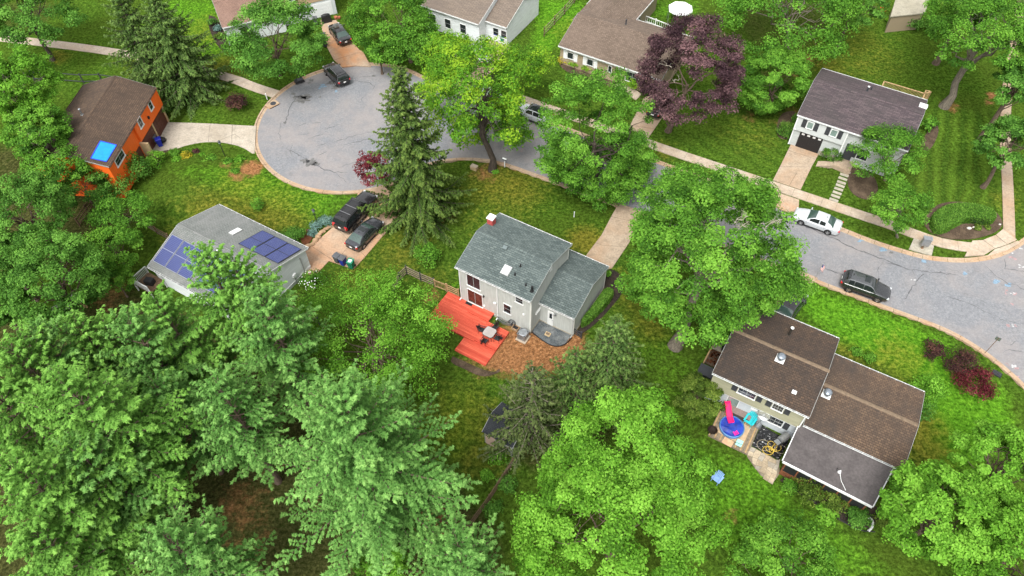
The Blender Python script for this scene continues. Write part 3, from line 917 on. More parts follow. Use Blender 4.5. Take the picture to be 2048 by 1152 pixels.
    def pipe(s, side, base, top, r, mat, cap=None, name="vent_pipe"):
        p = Vector(s.roofpt(side, *base))
        h = .6
        if top:
            o, d = s.local(*top)
            t = ((p.x - o[0]) * d[0] + (p.y - o[1]) * d[1]) / (d[0] ** 2 + d[1] ** 2)
            h = max(.15, (o + d * t)[2] - p.z)
        mb = MB(); mb.lathe([(r * 1.8, -.02), (r * 1.7, .05), (r, .06), (r, h)], 10, (p.x, p.y, p.z))
        a = mb.build(name, mat, s.root, 40)
        if cap: MB().lathe([(r * 1.1, h), (r * 1.35, h + .02), (r * 1.35, h + .07), (r * .5, h + .12)], 10, (p.x, p.y, p.z)).build("pipe_cap", cap, a, 40)
        return a
    def downspout(s, side, u, z0, z1, mat):
        mb = MB(); s.wbox(mb, side, u - .045, u + .045, z0 + .1, z1, .01, .07)
        s.wbox(mb, side, u - .045, u + .045, z0 + .02, z0 + .1, .01, .35)
        return mb.build("downspout", mat, s.root)

grey_ply = siding("grey_grooved_siding", (.42, .435, .41), .2, True)
olive_lap = siding("olive_lap_siding", (.30, .29, .20), .16)
white_lap = siding("white_lap_siding", (.58, .61, .61), .13)
pale_lap = siding("pale_grey_lap_siding", (.39, .41, .40), .18)
orange_lap = siding("orange_board_siding", (.82, .135, .016), .25, True, .12)
tan_lap = siding("tan_lap_siding", (.38, .27, .165), .2)
bone_brick = siding("beige_brick_wall", (.29, .23, .15), .08)
roof_green = shingles("grey_green_shingles", (.140, .172, .164), (.066, .088, .088), (.125, .155, .148), .35, (.40, .20), cap=1.0)
roof_sage = shingles("pale_sage_shingles", (.200, .215, .20), (.150, .168, .160), (.25, .25, .245), .6, (.42, .15), True, cap=1.0)
roof_brown = shingles("brown_shingles", (.150, .098, .066), (.085, .058, .042), (.050, .036, .028), .8, (.24, .20), True, cap=1.1)
roof_dark = shingles("dark_brown_streaked_shingles", (.120, .078, .052), (.068, .048, .037), (.034, .029, .027), .85, (.30, .20), True, cap=1.05)
roof_bronze = shingles("bronze_brown_shingles", (.175, .115, .075), (.105, .068, .046), (.052, .042, .036), .9, (.30, .20), True, cap=1.05)
roof_plum = shingles("plum_grey_shingles", (.120, .090, .096), (.056, .044, .050), (.060, .054, .052), .5, (.75, .18), cap=1.1)
roof_tan = shingles("taupe_shingles", (.215, .160, .122), (.125, .092, .070), (.20, .15, .118), .4, (.32, .17), cap=1.0)
roof_taupe = shingles("mottled_taupe_shingles", (.24, .19, .15), (.17, .135, .108), (.13, .105, .09), .6, (.7, .16), cap=1.1)
roof_pink = shingles("pinkish_brown_shingles", (.27, .165, .125), (.20, .125, .10), (.28, .18, .14), .5, (.25, .15), cap=1.1)
shed_roof_mat = shingles("blue_black_shingles", (.035, .040, .048), (.025, .028, .034), (.05, .055, .06), .5, (.3, .14), cap=1.1)
cap_light = plain("ridge_cap_tan", (.135, .098, .066), .9, var=.25, scale=4)
brick_red = plain("red_brick", (.30, .055, .05), .85, var=.3, scale=9)
membrane = concrete("dark_roof_membrane", (.088, .078, .077), (.030, .026, .027), .9, .16)

# ---------------------------------------------------------------- A: the grey house in the middle
A = House("house", "pale grey two storey house with grey green shingle roof behind the red deck", "house", -30.9, .21, 44.07, 7.94, 7.73, 5.34, 6.53)
A.walls(grey_ply); A.roof(roof_green)
u0, u1, z0, z1 = A.rect('front', (934.5, 569), (960.3, 556)); A.window('front', u0, u1, z0, 4.75, sashes=2, rows=1)
u0, u1, z0, z1 = A.rect('front', (937, 607), (965, 589)); 
dr = A.window('front', u0, u1, .42, 2.45, sashes=2, rows=1, glass=plain("dark_red_curtain_glass", (.06, .022, .016), .08, spec=.6, var=.5, scale=1.5), name="patio_door")
u0, u1, z0, z1 = A.rect('front', (1030.5, 602), (1047, 597)); A.window('front', u0, u1, z0 - .05, 4.75)
u0, u1, z0, z1 = A.rect('front', (1007, 622), (1022.8, 614)); A.window('front', u0, u1, z0 - .05, z1 + .1)
u0 = A.wallpt('front', 995, 600)[0]; A.downspout('front', u0, 0, 5.2, white_trim)
A.downspout('front', A.xl + .08, .4, 5.2, white_trim)
for px, py, w, h in ((990, 606, .28, .2), (1047.8, 628.3, .18, .18), (969, 611, .16, .16)):
    u, z = A.wallpt('front', px, py); A.part("wall_box", white_trim, 'front', u - w / 2, u + w / 2, z - h / 2, z + h / 2, .005, .12)
u, z = A.wallpt('front', 968, 592); A.part("wall_lamp", black_plastic, 'front', u - .06, u + .06, z - .1, z + .1, .005, .16)
u0, u1, z0, z1 = A.rect('right', (1071, 629), (1080.5, 613)); A.window('right', u0, u1, z0, z1, rows=1)
u, z = A.wallpt('right', 1101.7, 537)
vent = MB()
for k in range(5): A.wbox(vent, 'right', u - .2, u + .2, z - .3 + k * .12, z - .22 + k * .12, .004, .05)
vent.build("gable_vent", white_trim, A.root)
# corner boards and a bare foundation strip
for sd, uu in (('front', A.xl + .05), ('front', A.xr - .05), ('right', A.yf + .05), ('right', A.yb - .05)):
    A.part("corner_board", plain("pale_trim", (.56, .57, .53), .5, var=.05), sd, uu - .05, uu + .05, .25, A.roofz(A.yf) - .2, .002, .025)
for sd in ('front', 'right'): A.part("foundation", concrete("foundation_block", (.36, .33, .27), (.2, .15, .09), .5, 1.0), sd, (A.xl if sd == 'front' else A.yf) - .003, A.xr if sd == 'front' else A.yb, -.2, .25, 0, .03)
# skylight, vents, chimney
p = A.roofpt('front', 1012.7, 541)
sk = MB(); B0 = A.onroof('front', p[0], p[1])
def tilt_box(Hs, side, p, sx, sy, h0, h1, name, mat, par=None):
    mb = MB(); q = []
    for h in (h0, h1):
        for dx, dy in ((-1, -1), (1, -1), (1, 1), (-1, 1)):
            y = p[1] + dy * sy / 2 * math.cos(Hs.slope)
            q.append(Hs.onroof(side, p[0] + dx * sx / 2, y, h))
    mb.v = [tuple(v) for v in q]
    for f in ((3, 2, 1, 0), (4, 5, 6, 7), (0, 1, 5, 4), (1, 2, 6, 5), (2, 3, 7, 6), (3, 0, 4, 7)): mb.f.append(f); mb.m.append(0); mb.uv.append(None)
    return mb.build(name, mat, par or Hs.root)
sky_frame = tilt_box(A, 'front', p, .80, .95, -.02, .10, "skylight", grey_trim)
tilt_box(A, 'front', p, .68, .83, .101, .14, "skylight_dome", plain("skylight_acrylic", (.55, .57, .6), .15, spec=.6, var=.1, scale=2), sky_frame)
tilt_box(A, 'front', A.roofpt('front', 1010.3, 496), .42, .36, -.02, .16, "roof_vent", plain("roof_vent_metal", (.10, .125, .125), .5, var=.1))
for b, tp, r in (((1040.8, 533), (1040.8, 528), .06), ((1030, 550), (1030, 545.5), .06), ((1051.7, 571), (1051.7, 566.5), .06), ((1064, 582), (1064, 573), .11)): A.pipe('front', b, tp, r, black_plastic)
p = A.roofpt('back', 983, 447)
ch = MB(); ch.box(p[0], p[1], p[2] + .30, .58, .58, 1.1)
mb = MB(); n = 0
chim = ch.build("chimney", brick_red, A.root)
for zi in range(11):
    mb = MB(); mb.box(p[0], p[1], p[2] - .2 + zi * .1, .605, .605, .078, 0); mb.build("brick_course", brick_red, chim)
MB().box(p[0], p[1], p[2] + .90, .74, .74, .1, taper=.9).build("chimney_cap", white_trim, chim)
# single storey garage wing on the right
W = House("garage", "pale grey garage with green shingle roof joined to the grey house", "garage", -30.9, 5.54, 42.55, 4.30, 7.0, 3.1, 4.22, .25, .10)
W.walls(grey_ply, sides=('front', 'back', 'right')); W.roof(roof_green)
u0, u1, z0, z1 = W.rect('front', (1095, 641), (1108, 620))
dw = W.part("door", white_trim, 'front', u0, u1, .15, 2.2, .004, .05)
W.part("door_pane", dark_glass, 'front', u0 + .2, u1 - .12, 1.2, 1.95, .0505, .058, dw); W.part("door_handle", galv, 'front', u1 - .1, u1 - .04, 1.0, 1.08, .0505, .10, dw)
u, z = W.wallpt('front', 1111.7, 628); W.part("wall_lamp", galv, 'front', u - .08, u + .08, z - .14, z + .08, .005, .18)
W.downspout('front', W.xr - .08, 0, 3.0, grey_trim)
for sd, uu in (('front', W.xr - .05), ('right', W.yf + .05), ('right', W.yb - .05)):
    W.part("corner_board", MATS["pale_trim"], sd, uu - .05, uu + .05, .25, W.roofz(W.yf) - .2, .002, .025)
W.part("foundation", MATS["foundation_block"], 'front', W.xl, W.xr, -.2, .2, 0, .03); W.part("foundation", MATS["foundation_block"], 'right', W.yf - .03, W.yb, -.2, .2, 0, .03)

# ---------------------------------------------------------------- B: the white house with solar panels
B = House("house", "white single storey house with pale roof carrying solar panels", "house", -30.6, -27.38, 46.29, 11.84, 9.50, 2.77, 4.32, .3, .12)
B.walls(white_lap, -1.2); B.roof(roof_sage, rake=white_trim)
def solar_mat():
    t = NT("solar_cells")
    br = t.node("ShaderNodeTexBrick", offset=0.0)
    t.set(br, Scale=1.0, Mortar_Size=.012, Mortar_Smooth=.1, Brick_Width=.158, Row_Height=.158, Bias=0.0)
    br.inputs["Color1"].default_value = (.010, .017, .090, 1); br.inputs["Color2"].default_value = (.014, .022, .115, 1); br.inputs["Mortar"].default_value = (.13, .15, .25, 1)
    t.l.new(t.co("UV"), br.inputs["Vector"]); t.color(br.outputs["Color"])
    return t.fin(.38, 0, .25, 0)
solar = solar_mat()
def panel(Hs, side, x0, x1, y0, y1):
    """one framed module lying on rails over the slope; y0 is the lower edge"""
    fr = MB(); fr2 = MB()
    a, b, c, d = (Hs.onroof(side, x, y, .13) for x, y in ((x0, y0), (x1, y0), (x1, y1), (x0, y1)))
    w = (b - a).length; h = (d - a).length
    pts = [a, b, c, d]; uv = [(0, 0), (w, 0), (w, h), (0, h)]
    if side == 'back': pts.reverse(); uv.reverse()
    fr.poly(pts, 0, uv)
    g = fr.build("solar_panel", solar, Hs.root)
    up = tuple(Hs.onroof(side, 0, y0, 1) - Hs.onroof(side, 0, y0, 0))
    lift = Vector(up) * -.012
    for p, q in ((a, b), (b, c), (c, d), (d, a)): fr2.bar(p + lift, q + lift, .035, .04, up)
    for p, q in ((a.lerp(d, .2), b.lerp(c, .2)), (a.lerp(d, .8), b.lerp(c, .8))): fr2.bar(p + lift * 5, q + lift * 5, .04, .05, up)
    fr2.build("panel_frame", galv if side == 'front' else charcoal, g)
def panel_row(side, p0, p1, pl, n, rows):
    """p0,p1: pixels of the upper corners, pl: a pixel on the lower edge"""
    a, b = B.roofpt(side, *p0), B.roofpt(side, *p1); y0 = B.roofpt(side, *pl)[1]; y1 = (a[1] + b[1]) / 2
    w = (b[0] - a[0]) / n
    for i in range(n):
        for j in range(rows):
            panel(B, side, a[0] + i * w + .05, a[0] + (i + 1) * w - .05, y0 + (y1 - y0) * j / rows + .01, y0 + (y1 - y0) * (j + 1) / rows - .01)
panel_row('front', (344.8, 470.3), (419, 507), (318, 528), 3, 2)
panel_row('front', (428, 511), (503, 550), (318, 528), 3, 2)
panel_row('back', (476.7, 488.5), (556.4, 529), (523, 462), 3, 2)
B.pipe('front', (441.7, 516), (434.7, 501.6), .08, plain("pipe_dark", (.04, .05, .045), .5), white_trim)
p = B.roofpt('back', 471, 464); f = tilt_box(B, 'back', p, .62, 1.25, -.02, .10, "skylight", grey_trim); tilt_box(B, 'back', p, .54, 1.15, .101, .13, "skylight_dome", white_trim, f)
cb = [B.onroof('back', *B.roofpt('back', 540, 524)[:2], .04), B.onroof('back', *B.roofpt('back', 522, 533)[:2], .04)]
cf = [B.onroof('front', *B.roofpt('front', 518, 540)[:2], .04), B.onroof('front', *B.roofpt('front', 508, 551)[:2], .04)]
MB().tube([tuple(v) for v in cb + cf], .025, 5).build("conduit", galv, B.root)
p = B.roofpt('front', 507.5, 552); tilt_box(B, 'front', p, .25, .2, 0, .16, "junction_box", white_trim)
u, z = B.wallpt('right', 588, 552); B.part("meter_box", white_trim, 'right', u - .2, u + .2, z - .1, z + .3, .005, .16); B.part("meter_conduit", grey_trim, 'right', u - .04, u + .04, -.2, z - .1, .005, .06)
u, z = B.wallpt('right', 604, 530); B.part("downspout", grey_trim, 'right', u - .05, u + .05, 0, 2.5, .01, .09)
u, z = B.wallpt('right', 547, 558); B.part("dryer_vent", grey_trim, 'right', u - .1, u + .1, z - .08, z + .08, .005, .1)
B.part("water_table", white_trim, 'right', B.yf, B.yb, .35, .47, .002, .05)

# ---------------------------------------------------------------- C: the orange house, upper left
C = House("house", "orange two storey house with brown roof and a blue tarpaulin", "house", 85.6, -45.32, 63.94, 13.27, 8.48, 4.72, 6.12, .25, .15)
tan_stucco = plain("tan_stucco", (.40, .30, .17), .85, var=.1); dark_red_door = plain("brown_garage_door", (.085, .030, .020), .55, var=.2)
C.walls(orange_lap); C.roof(roof_brown, plain("brown_fascia", (.13, .07, .045), .6))
ua = C.wallpt('front', 280, 285)[0]
bump_u = (ua, C.xr - .02)
bo = MB(); C.wbox(bo, 'front', bump_u[0], bump_u[1], 2.45, 4.58, .003, .55)
bo.uv = [None] * len(bo.f)
b_ = MB()
zt0, zt1 = 2.45, 4.50
pr = [(bump_u[0], zt0), (bump_u[1], zt0), (bump_u[1], zt1), (bump_u[0], zt1)]
b_.poly([C.P('front', u, z, .25) for u, z in pr], 0, pr)
b_.poly([C.P('front', bump_u[0], zt0, 0), C.P('front', bump_u[0], zt0, .25), C.P('front', bump_u[0], zt1, .25), C.P('front', bump_u[0], zt1, 0)], 0, [(0, zt0), (.5, zt0), (.5, zt1), (0, zt1)])
b_.poly([C.P('front', bump_u[1], zt0, .25), C.P('front', bump_u[1], zt0, 0), C.P('front', bump_u[1], zt1, 0), C.P('front', bump_u[1], zt1, .25)], 0, [(0, zt0), (.5, zt0), (.5, zt1), (0, zt1)])
b_.poly([C.P('front', bump_u[0], zt0, 0), C.P('front', bump_u[1], zt0, 0), C.P('front', bump_u[1], zt0, .25), C.P('front', bump_u[0], zt0, .25)], 0, [(0, 0)] * 4)
b_.build("jettied_upper_storey", orange_lap, C.root)
for bl, tr in (((302, 224.4), (299.7, 198)), ((281.7, 259.5), (279.4, 231.6))):
    u0, u1, z0, z1 = C.rect('front', bl, tr, .25); C.window('front', u0, u1, z0, z1, .25, 1, 2, fw=.12)
u0, u1, z0, z1 = C.rect('front', (235.6, 336.4), (242.7, 296)); C.window('front', u0, u1, z0, z1, 0, 1, 2, sashes=2, fw=.12)
ud = C.wallpt('front', 300, 275)[0]; um = (C.xr + ua) / 2
for a, b in ((ua + .25, um - .12), (um + .12, C.xr - .35)):
    g = MB(); C.wbox(g, 'front', a, b, .02, 2.15, .004, .05)
    gd = g.build("garage_door", dark_red_door, C.root)
    for k in range(4):
        for q in range(4):
            C.part("door_panel", dark_red_door, 'front', a + .08 + q * (b - a - .16) / 4 + .05, a + .08 + (q + 1) * (b - a - .16) / 4 - .05, .1 + k * .51, .5 + k * .51, .0505, .07, gd)
for uu in (ua + .1, um, C.xr - .15): C.part("garage_pier", tan_stucco, 'front', uu - .12, uu + .12, 0, 2.44, .002, .12)
C.part("porch_wing_wall", tan_stucco, 'front', ua - .25, ua - .02, 0, 2.4, .01, 1.0)
u0, u1, z0, z1 = C.rect('front', (276, 308), (265, 285)); C.part("front_door", dark_red_door, 'front', u0 - .2, u0 + .8, .1, 2.2, .004, .06)
u, z = C.wallpt('front', 296, 235, .25); C.part("wall_lamp", black_plastic, 'front', u - .1, u + .1, z - .15, z + .15, .251, .42)
C.pipe('back', (164.5, 229.8), (159.8, 218.5), .10, galv, galv)
# tarpaulin, held down on the slope
tarp = plain("blue_tarpaulin", (.012, .22, .62), .4, var=.12, scale=2)
q = [C.roofpt('front', *p) for p in ((181.7, 317), (213.8, 324), (234, 291), (200.5, 282.5))]
mb = MB(); NN = 12; rt = np.random.default_rng(3)
for j in range(NN + 1):
    for i in range(NN + 1):
        a, b = i / NN, j / NN
        x = (q[0][0] * (1 - a) + q[1][0] * a) * (1 - b) + (q[3][0] * (1 - a) + q[2][0] * a) * b + .05 * math.sin(9 * b) * (a in (0, 1))
        y = (q[0][1] * (1 - a) + q[1][1] * a) * (1 - b) + (q[3][1] * (1 - a) + q[2][1] * a) * b + .05 * math.sin(8 * a) * (b in (0, 1))
        mb.v.append(tuple(C.onroof('front', x, y, .03 + .035 * rt.random() * (0 < i < NN and 0 < j < NN))))
for j in range(NN):
    for i in range(NN): k = j * (NN + 1) + i; mb.f.append((k, k + 1, k + NN + 2, k + NN + 1)); mb.m.append(0); mb.uv.append(None)
tp = mb.mesh("tarpaulin", tarp, 60)
tpo = link("tarpaulin", tp); tpo.location = (C.cx, C.cy, 0); tpo.rotation_euler = (0, 0, C.yaw)
tag(tpo, "bright blue tarpaulin spread over the brown roof corner", "tarpaulin")
hem = MB()
for a, b in ((0, NN), (NN, (NN + 1) ** 2 - 1), ((NN + 1) ** 2 - 1, NN * (NN + 1)), (NN * (NN + 1), 0)): hem.bar(Vector(mb.v[a]) + Vector((0, 0, .01)), Vector(mb.v[b]) + Vector((0, 0, .01)), .10, .02)
hem.build("tarpaulin_hem", plain("tarp_hem", (.02, .04, .42), .5), tpo)

# ---------------------------------------------------------------- D: the olive house at lower right and its low wing
D = House("house", "olive split level house with dark streaked roof beside the plunge pool", "house", -30.8, 22.02, 33.20, 8.05, 8.58, 5.0, 5.89, .40, .12)
pale_low = plain("pale_blue_grey_wall", (.39, .42, .44), .6, var=.08)
D.walls(olive_lap, 2.35); 
low = MB()
D.wbox(low, 'front', D.xl + .02, D.xr - .02, -.1, 2.36, -.35, -.30); low.build("lower_wall", pale_low, D.root)
low = MB(); D.wbox(low, 'left', -D.yb, -D.yf - .35, -.1, 2.35, -.05, -.01); low.build("lower_wall", pale_low, D.root)
low = MB(); D.wbox(low, 'right', D.yf + .35, D.yb, -.1, 2.35, -.05, -.01); low.build("lower_wall", pale_low, D.root)
D.part("jetty_soffit", white_trim, 'front', D.xl, D.xr, 2.30, 2.349, -.34, .0)
D.roof(roof_dark, ridge_pieces=True, cap_mat=cap_light)
for bl, tr, sashes in (((1471.9, 787.2), (1514, 790.3), 2), ((1541.4, 815.3), (1569.5, 817), 2)):
    u0, u1, _, _ = D.rect('front', bl, tr)
    D.window('front', u0, u1, 3.35, 4.55, 0, 2 if sashes == 2 else 1, 3, sashes=sashes)
    for a, b in ((u0 - .52, u0 - .06), (u1 + .06, u1 + .52)): D.shutter('front', a, b, 3.38, 4.55, charcoal)
u0, u1, _, _ = D.rect('front', (1528, 843), (1565.6, 849.7), -.3)
D.window('front', u0, u1, .85, 1.95, -.3, 2, 2, sashes=2)
D.shutter('front', u1 + .06, u1 + .5, .85, 1.95, charcoal, -.3)
u0, _ = D.wallpt('front', 1456, 810, -.3)
D.window('front', u0 - .3, u0 + .75, .4, 2.1, -.3, 1, 1, name="cellar_door", glass=pale_glass)
u, z = D.wallpt('front', 1509, 823, -.3); D.part("wall_light", white_trim, 'front', u - .4, u + .4, 1.6, 1.75, -.29, -.2)
def turbine(Hs, side, px, py):
    p = Hs.roofpt(side, px, py)
    mb = MB(); mb.lathe([(.26, -.05), (.22, .16), (.20, .22)], 14, p)
    a = mb.build("turbine_vent", galv, Hs.root, 40)
    b = MB(); b.lathe([(.24, .23), (.34, .36), (.34, .46), (.22, .58), (.06, .62)], 18, p)
    b.build("turbine_dome", plain("turbine_metal", (.24, .27, .31), .4, .7, .5), a, 25)
    f = MB()
    for k in range(14):
        t = 2 * math.pi * k / 14
        f.bar((p[0] + .30 * math.cos(t), p[1] + .30 * math.sin(t), p[2] + .28), (p[0] + .335 * math.cos(t + .2), p[1] + .335 * math.sin(t + .2), p[2] + .50), .02, .05)
    f.build("turbine_fin", charcoal, a)
    tilt_box(Hs, side, p, .72, .72, -.01, .025, "flashing", white_trim, a)
turbine(D, 'front', 1560.5, 718)
D.pipe('back', (1577.7, 670), (1584, 656), .11, plain("flue_black", (.03, .025, .02), .6), white_trim, "flue")
p = D.roofpt('front', 1588, 785); tilt_box(D, 'front', p, .36, .30, -.01, .12, "roof_vent", white_trim)
D.downspout('front', D.xr - .08, 2.3, 4.9, white_trim)
# low wing
V = House("house_wing", "low wing with bronze brown shingle roof on the right of the olive house", "house wing", -30.6, 29.10, 29.46, 7.9, 8.07, 2.71, 3.50, .3, .12)
V.walls(olive_lap); V.roof(roof_bronze, ridge_pieces=True, cap_mat=cap_light)
turbine(V, 'front', 1653, 789)
# flat roofed porch
pz = 2.62
pp = [G(1566, 921.5, 2.40), G(1745, 1012.5, 2.40), G(1787, 934, pz), G(1600, 847, pz)]
por = thing("screened_porch", "dark flat roofed screened porch with brown posts below the bronze roof", "porch", (*G(1660, 935, 0), 0))
ox, oy = por.location.x, por.location.y
lp = [(p[0] - ox, p[1] - oy) for p in pp]
mb = MB()
zz = (2.40, 2.40, 2.58, 2.58)
mb.poly([(*lp[i], zz[i]) for i in range(4)]); mb.poly([(*lp[i], zz[i] - .14) for i in (3, 2, 1, 0)])
for i in range(4):
    j = (i + 1) % 4
    mb.poly([(*lp[i], zz[i] - .14), (*lp[j], zz[j] - .14), (*lp[j], zz[j]), (*lp[i], zz[i])])
pr_ = mb.build("porch_roof", membrane, por)
mb = MB()
for i, j in ((0, 1), (3, 0), (1, 2)):
    a, b = Vector((*lp[i], zz[i] - .03)), Vector((*lp[j], zz[j] - .03))
    o = Vector(((b - a).y, -(b - a).x, 0)).normalized() * .05
    bb = MB(); bb.bar(a + o, b + o, .07, .13); bb.build("gutter", white_trim, por)
    if (i, j) == (0, 1):
        bb = MB(); bb.bar(a + o * 3.2, b + o * 3.2, .02, .10); 
        for k in np.linspace(.03, .97, 12): q = a.lerp(b, k); bb.bar(q + o, q + o * 3.2, .03, .02)
        bb.build("gutter_lip", white_trim, por)
# walls of the porch, set in from the roof edge
ctr = Vector((sum(p[0] for p in lp) / 4, sum(p[1] for p in lp) / 4))
ins = [Vector(p).lerp(ctr, .09) for p in lp]
redwood = plain("redwood_boards", (.15, .055, .026), .75, var=.35, scale=4, bump=.3)
screen = plain("dark_screen", (.012, .013, .013), .7, var=.3)
for i, j, n in ((0, 1, 6), (3, 0, 4)):
    a, b = ins[i], ins[j]; dd = (b - a).normalized(); nn = Vector((dd.y, -dd.x))
    for k in range(n + 1):
        q = a.lerp(b, k / n); MB().box(q.x, q.y, 1.12, .1, .1, 2.25, math.atan2(dd.y, dd.x)).build("porch_post", redwood, por)
    if (i, j) == (3, 0):
        m = int((b - a).length / .14)
        for k in range(m):
            q = a.lerp(b, (k + .5) / m) + nn * .02; MB().box(q.x, q.y, 1.12, (b - a).length / m - .012, .03, 2.22, math.atan2(dd.y, dd.x)).build("wall_board", redwood, por)
    else:
        q = a.lerp(b, .5); MB().box(q.x, q.y, 1.45, (b - a).length, .012, 1.5, math.atan2(dd.y, dd.x)).build("screen", screen, por)
        m = int((b - a).length / .14)
        for k in range(m):
            q = a.lerp(b, (k + .5) / m) + nn * .02; MB().box(q.x, q.y, .35, (b - a).length / m - .012, .03, .68, math.atan2(dd.y, dd.x)).build("wall_board", redwood, por)
c = G(1679, 944, 2.5); vx, vy = c[0] - ox, c[1] - oy
MB().lathe([(.14, 0), (.12, .06), (.07, .07), (.07, .25)], 10, (vx, vy, 2.46)).build("roof_flange", white_trim, por)
c2 = G(1691.6, 981, 2.46); c3 = G(1682, 962, 2.46)
MB().tube([(vx, vy, 2.56), (c3[0] - ox, c3[1] - oy, 2.50), (c2[0] - ox, c2[1] - oy, 2.46)], .022, 5).build("cable", white_trim, por)
c4 = G(1674, 938, 2.5); MB().tube([(vx - .2, vy + .1, 2.53), (c4[0] - ox, c4[1] - oy, 2.75)], .03, 5).build("antenna_stub", black_plastic, por)

# ---------------------------------------------------------------- E: grey house with plum roof, upper right
E = House("house", "pale grey split level house with plum shingle roof and black garage door", "house", -30.6, 39.29, 66.26, 11.90, 9.76, 4.33, 5.85, .30, .12)
ue = E.wallpt('front', 1686, 285)[0]
E.walls(pale_lap)
E.roof(roof_plum)
jb = MB(); pr = [(E.xl + .0, 2.35), (ue, 2.35), (ue, 4.2), (E.xl, 4.2)]
E.wbox(jb, 'front', E.xl, ue, 2.3, 4.18, .004, .22)
jb.build("jettied_upper_storey", plain("pale_grey_board", (.41, .43, .425), .6, var=.06), E.root)
for bl, tr in (((1612.7, 251.9), (1630.6, 243.3)), ((1659.5, 267.5), (1678.3, 259.7))):
    u0, u1, z0, z1 = E.rect('front', bl, tr, .22); E.window('front', u0, u1, 3.0, 3.95, .22, 1, 1, glass=pale_glass)
    for a, b in ((u0 - .55, u0 - .07), (u1 + .07, u1 + .55)): E.shutter('front', a, b, 2.95, 4.0, charcoal, .22)
u0, u1, z0, z1 = E.rect('front', (1592.3, 286.5), (1647, 278.5))
g = MB(); E.wbox(g, 'front', u0, u1, .05, 2.2, .004, .04); gd = g.build("garage_door", plain("black_door_paint", (.016, .015, .016), .4, var=.15), E.root)
for r in range(4):
    for q in range(4):
        a = u0 + .06 + q * (u1 - u0 - .12) / 4 + .05; b = u0 + .06 + (q + 1) * (u1 - u0 - .12) / 4 - .05
        E.part("door_lite" if r == 3 else "door_panel", clear_lens if r == 3 else MATS["black_door_paint"], 'front', a + (.1 if r == 3 else 0), b - (.1 if r == 3 else 0), .12 + r * .52 + (.15 if r == 3 else 0), .55 + r * .52 - (.05 if r == 3 else 0), .0405, .055, gd)
E.part("corner_board", white_trim, 'front', E.xl, E.xl + .12, 0, 2.3, .003, .03); E.part("corner_board", white_trim, 'front', E.xl, E.xl + .12, 2.3, 4.2, .2205, .245)
E.part("porch_column", white_trim, 'front', ue + .02, ue + .16, 0.5, 4.2, .15, .28)
u0, u1, z0, z1 = E.rect('front', (1686, 300), (1701, 276)); E.part("front_door", charcoal, 'front', u0 + .15, u0 + 1.1, .55, 2.65, .004, .06)
E.window('front', u0 + 1.5, u0 + 2.7, 1.1, 2.6, 0, 1, 2); E.window('front', u0 + 1.5, u0 + 2.7, 3.0, 3.95, 0, 1, 1, glass=pale_glass)
for a in (u0 + 1.0 + .02,): E.shutter('front', a + .08, a + .42, 1.1, 2.6, charcoal)
E.downspout('front', E.xl + .2, 2.35, 4.2, white_trim)
E.pipe('back', (1734, 182), (1736.3, 173.5), .09, charcoal, white_trim); E.pipe('back', (1742, 179.5), (1743, 173), .07, charcoal)
p = E.roofpt('back', 1845.5, 214); tilt_box(E, 'back', p, .85, .8, -.02, .30, "roof_cap", white_trim)
p2 = E.roofpt('back', 1843, 208)
# ---------------------------------------------------------------- F: long low house, top
F_ = House("house", "long beige ranch house with taupe roof behind the purple tree", "house", -30.8, 14.63, 81.55, 13.99, 10.15, 2.75, 4.57, .35, .15)
F_.walls(bone_brick); F_.roof(roof_tan)
for bl, tr, sh in (((1134.7, 109.4), (1147.7, 105.5), 1), ((1173.8, 123.4), (1187.5, 118.8), 1), ((1216.4, 133.6), (1225, 129), 0), ((1236, 141), (1243, 138), 0)):
    u0, u1, z0, z1 = F_.rect('front', bl, tr); F_.window('front', u0, u1, 1.15, 2.1, 0, 1, 1)
    if sh:
        for a, b in ((u0 - .55, u0 - .05), (u1 + .05, u1 + .55)): F_.shutter('front', a, b, 1.0, 2.2, white_trim)
u0, u1, z0, z1 = F_.rect('front', (1250.8, 152), (1279.7, 146)); F_.window('front', u0, u1, .8, 2.2, 0, 1, 2, sashes=2)
F_.part("wall_band", white_trim, 'front', F_.xl, F_.xr, 2.2, 2.45, .003, .03)
F_.pipe('back', (1251.6, 49), (1252, 39), .09, charcoal); F_.pipe('back', (1261, 38), (1261, 35), .08, charcoal)
rx = F_.roofpt('back', 1209, 28)
wb = House.__new__(House); wb.root = F_.root
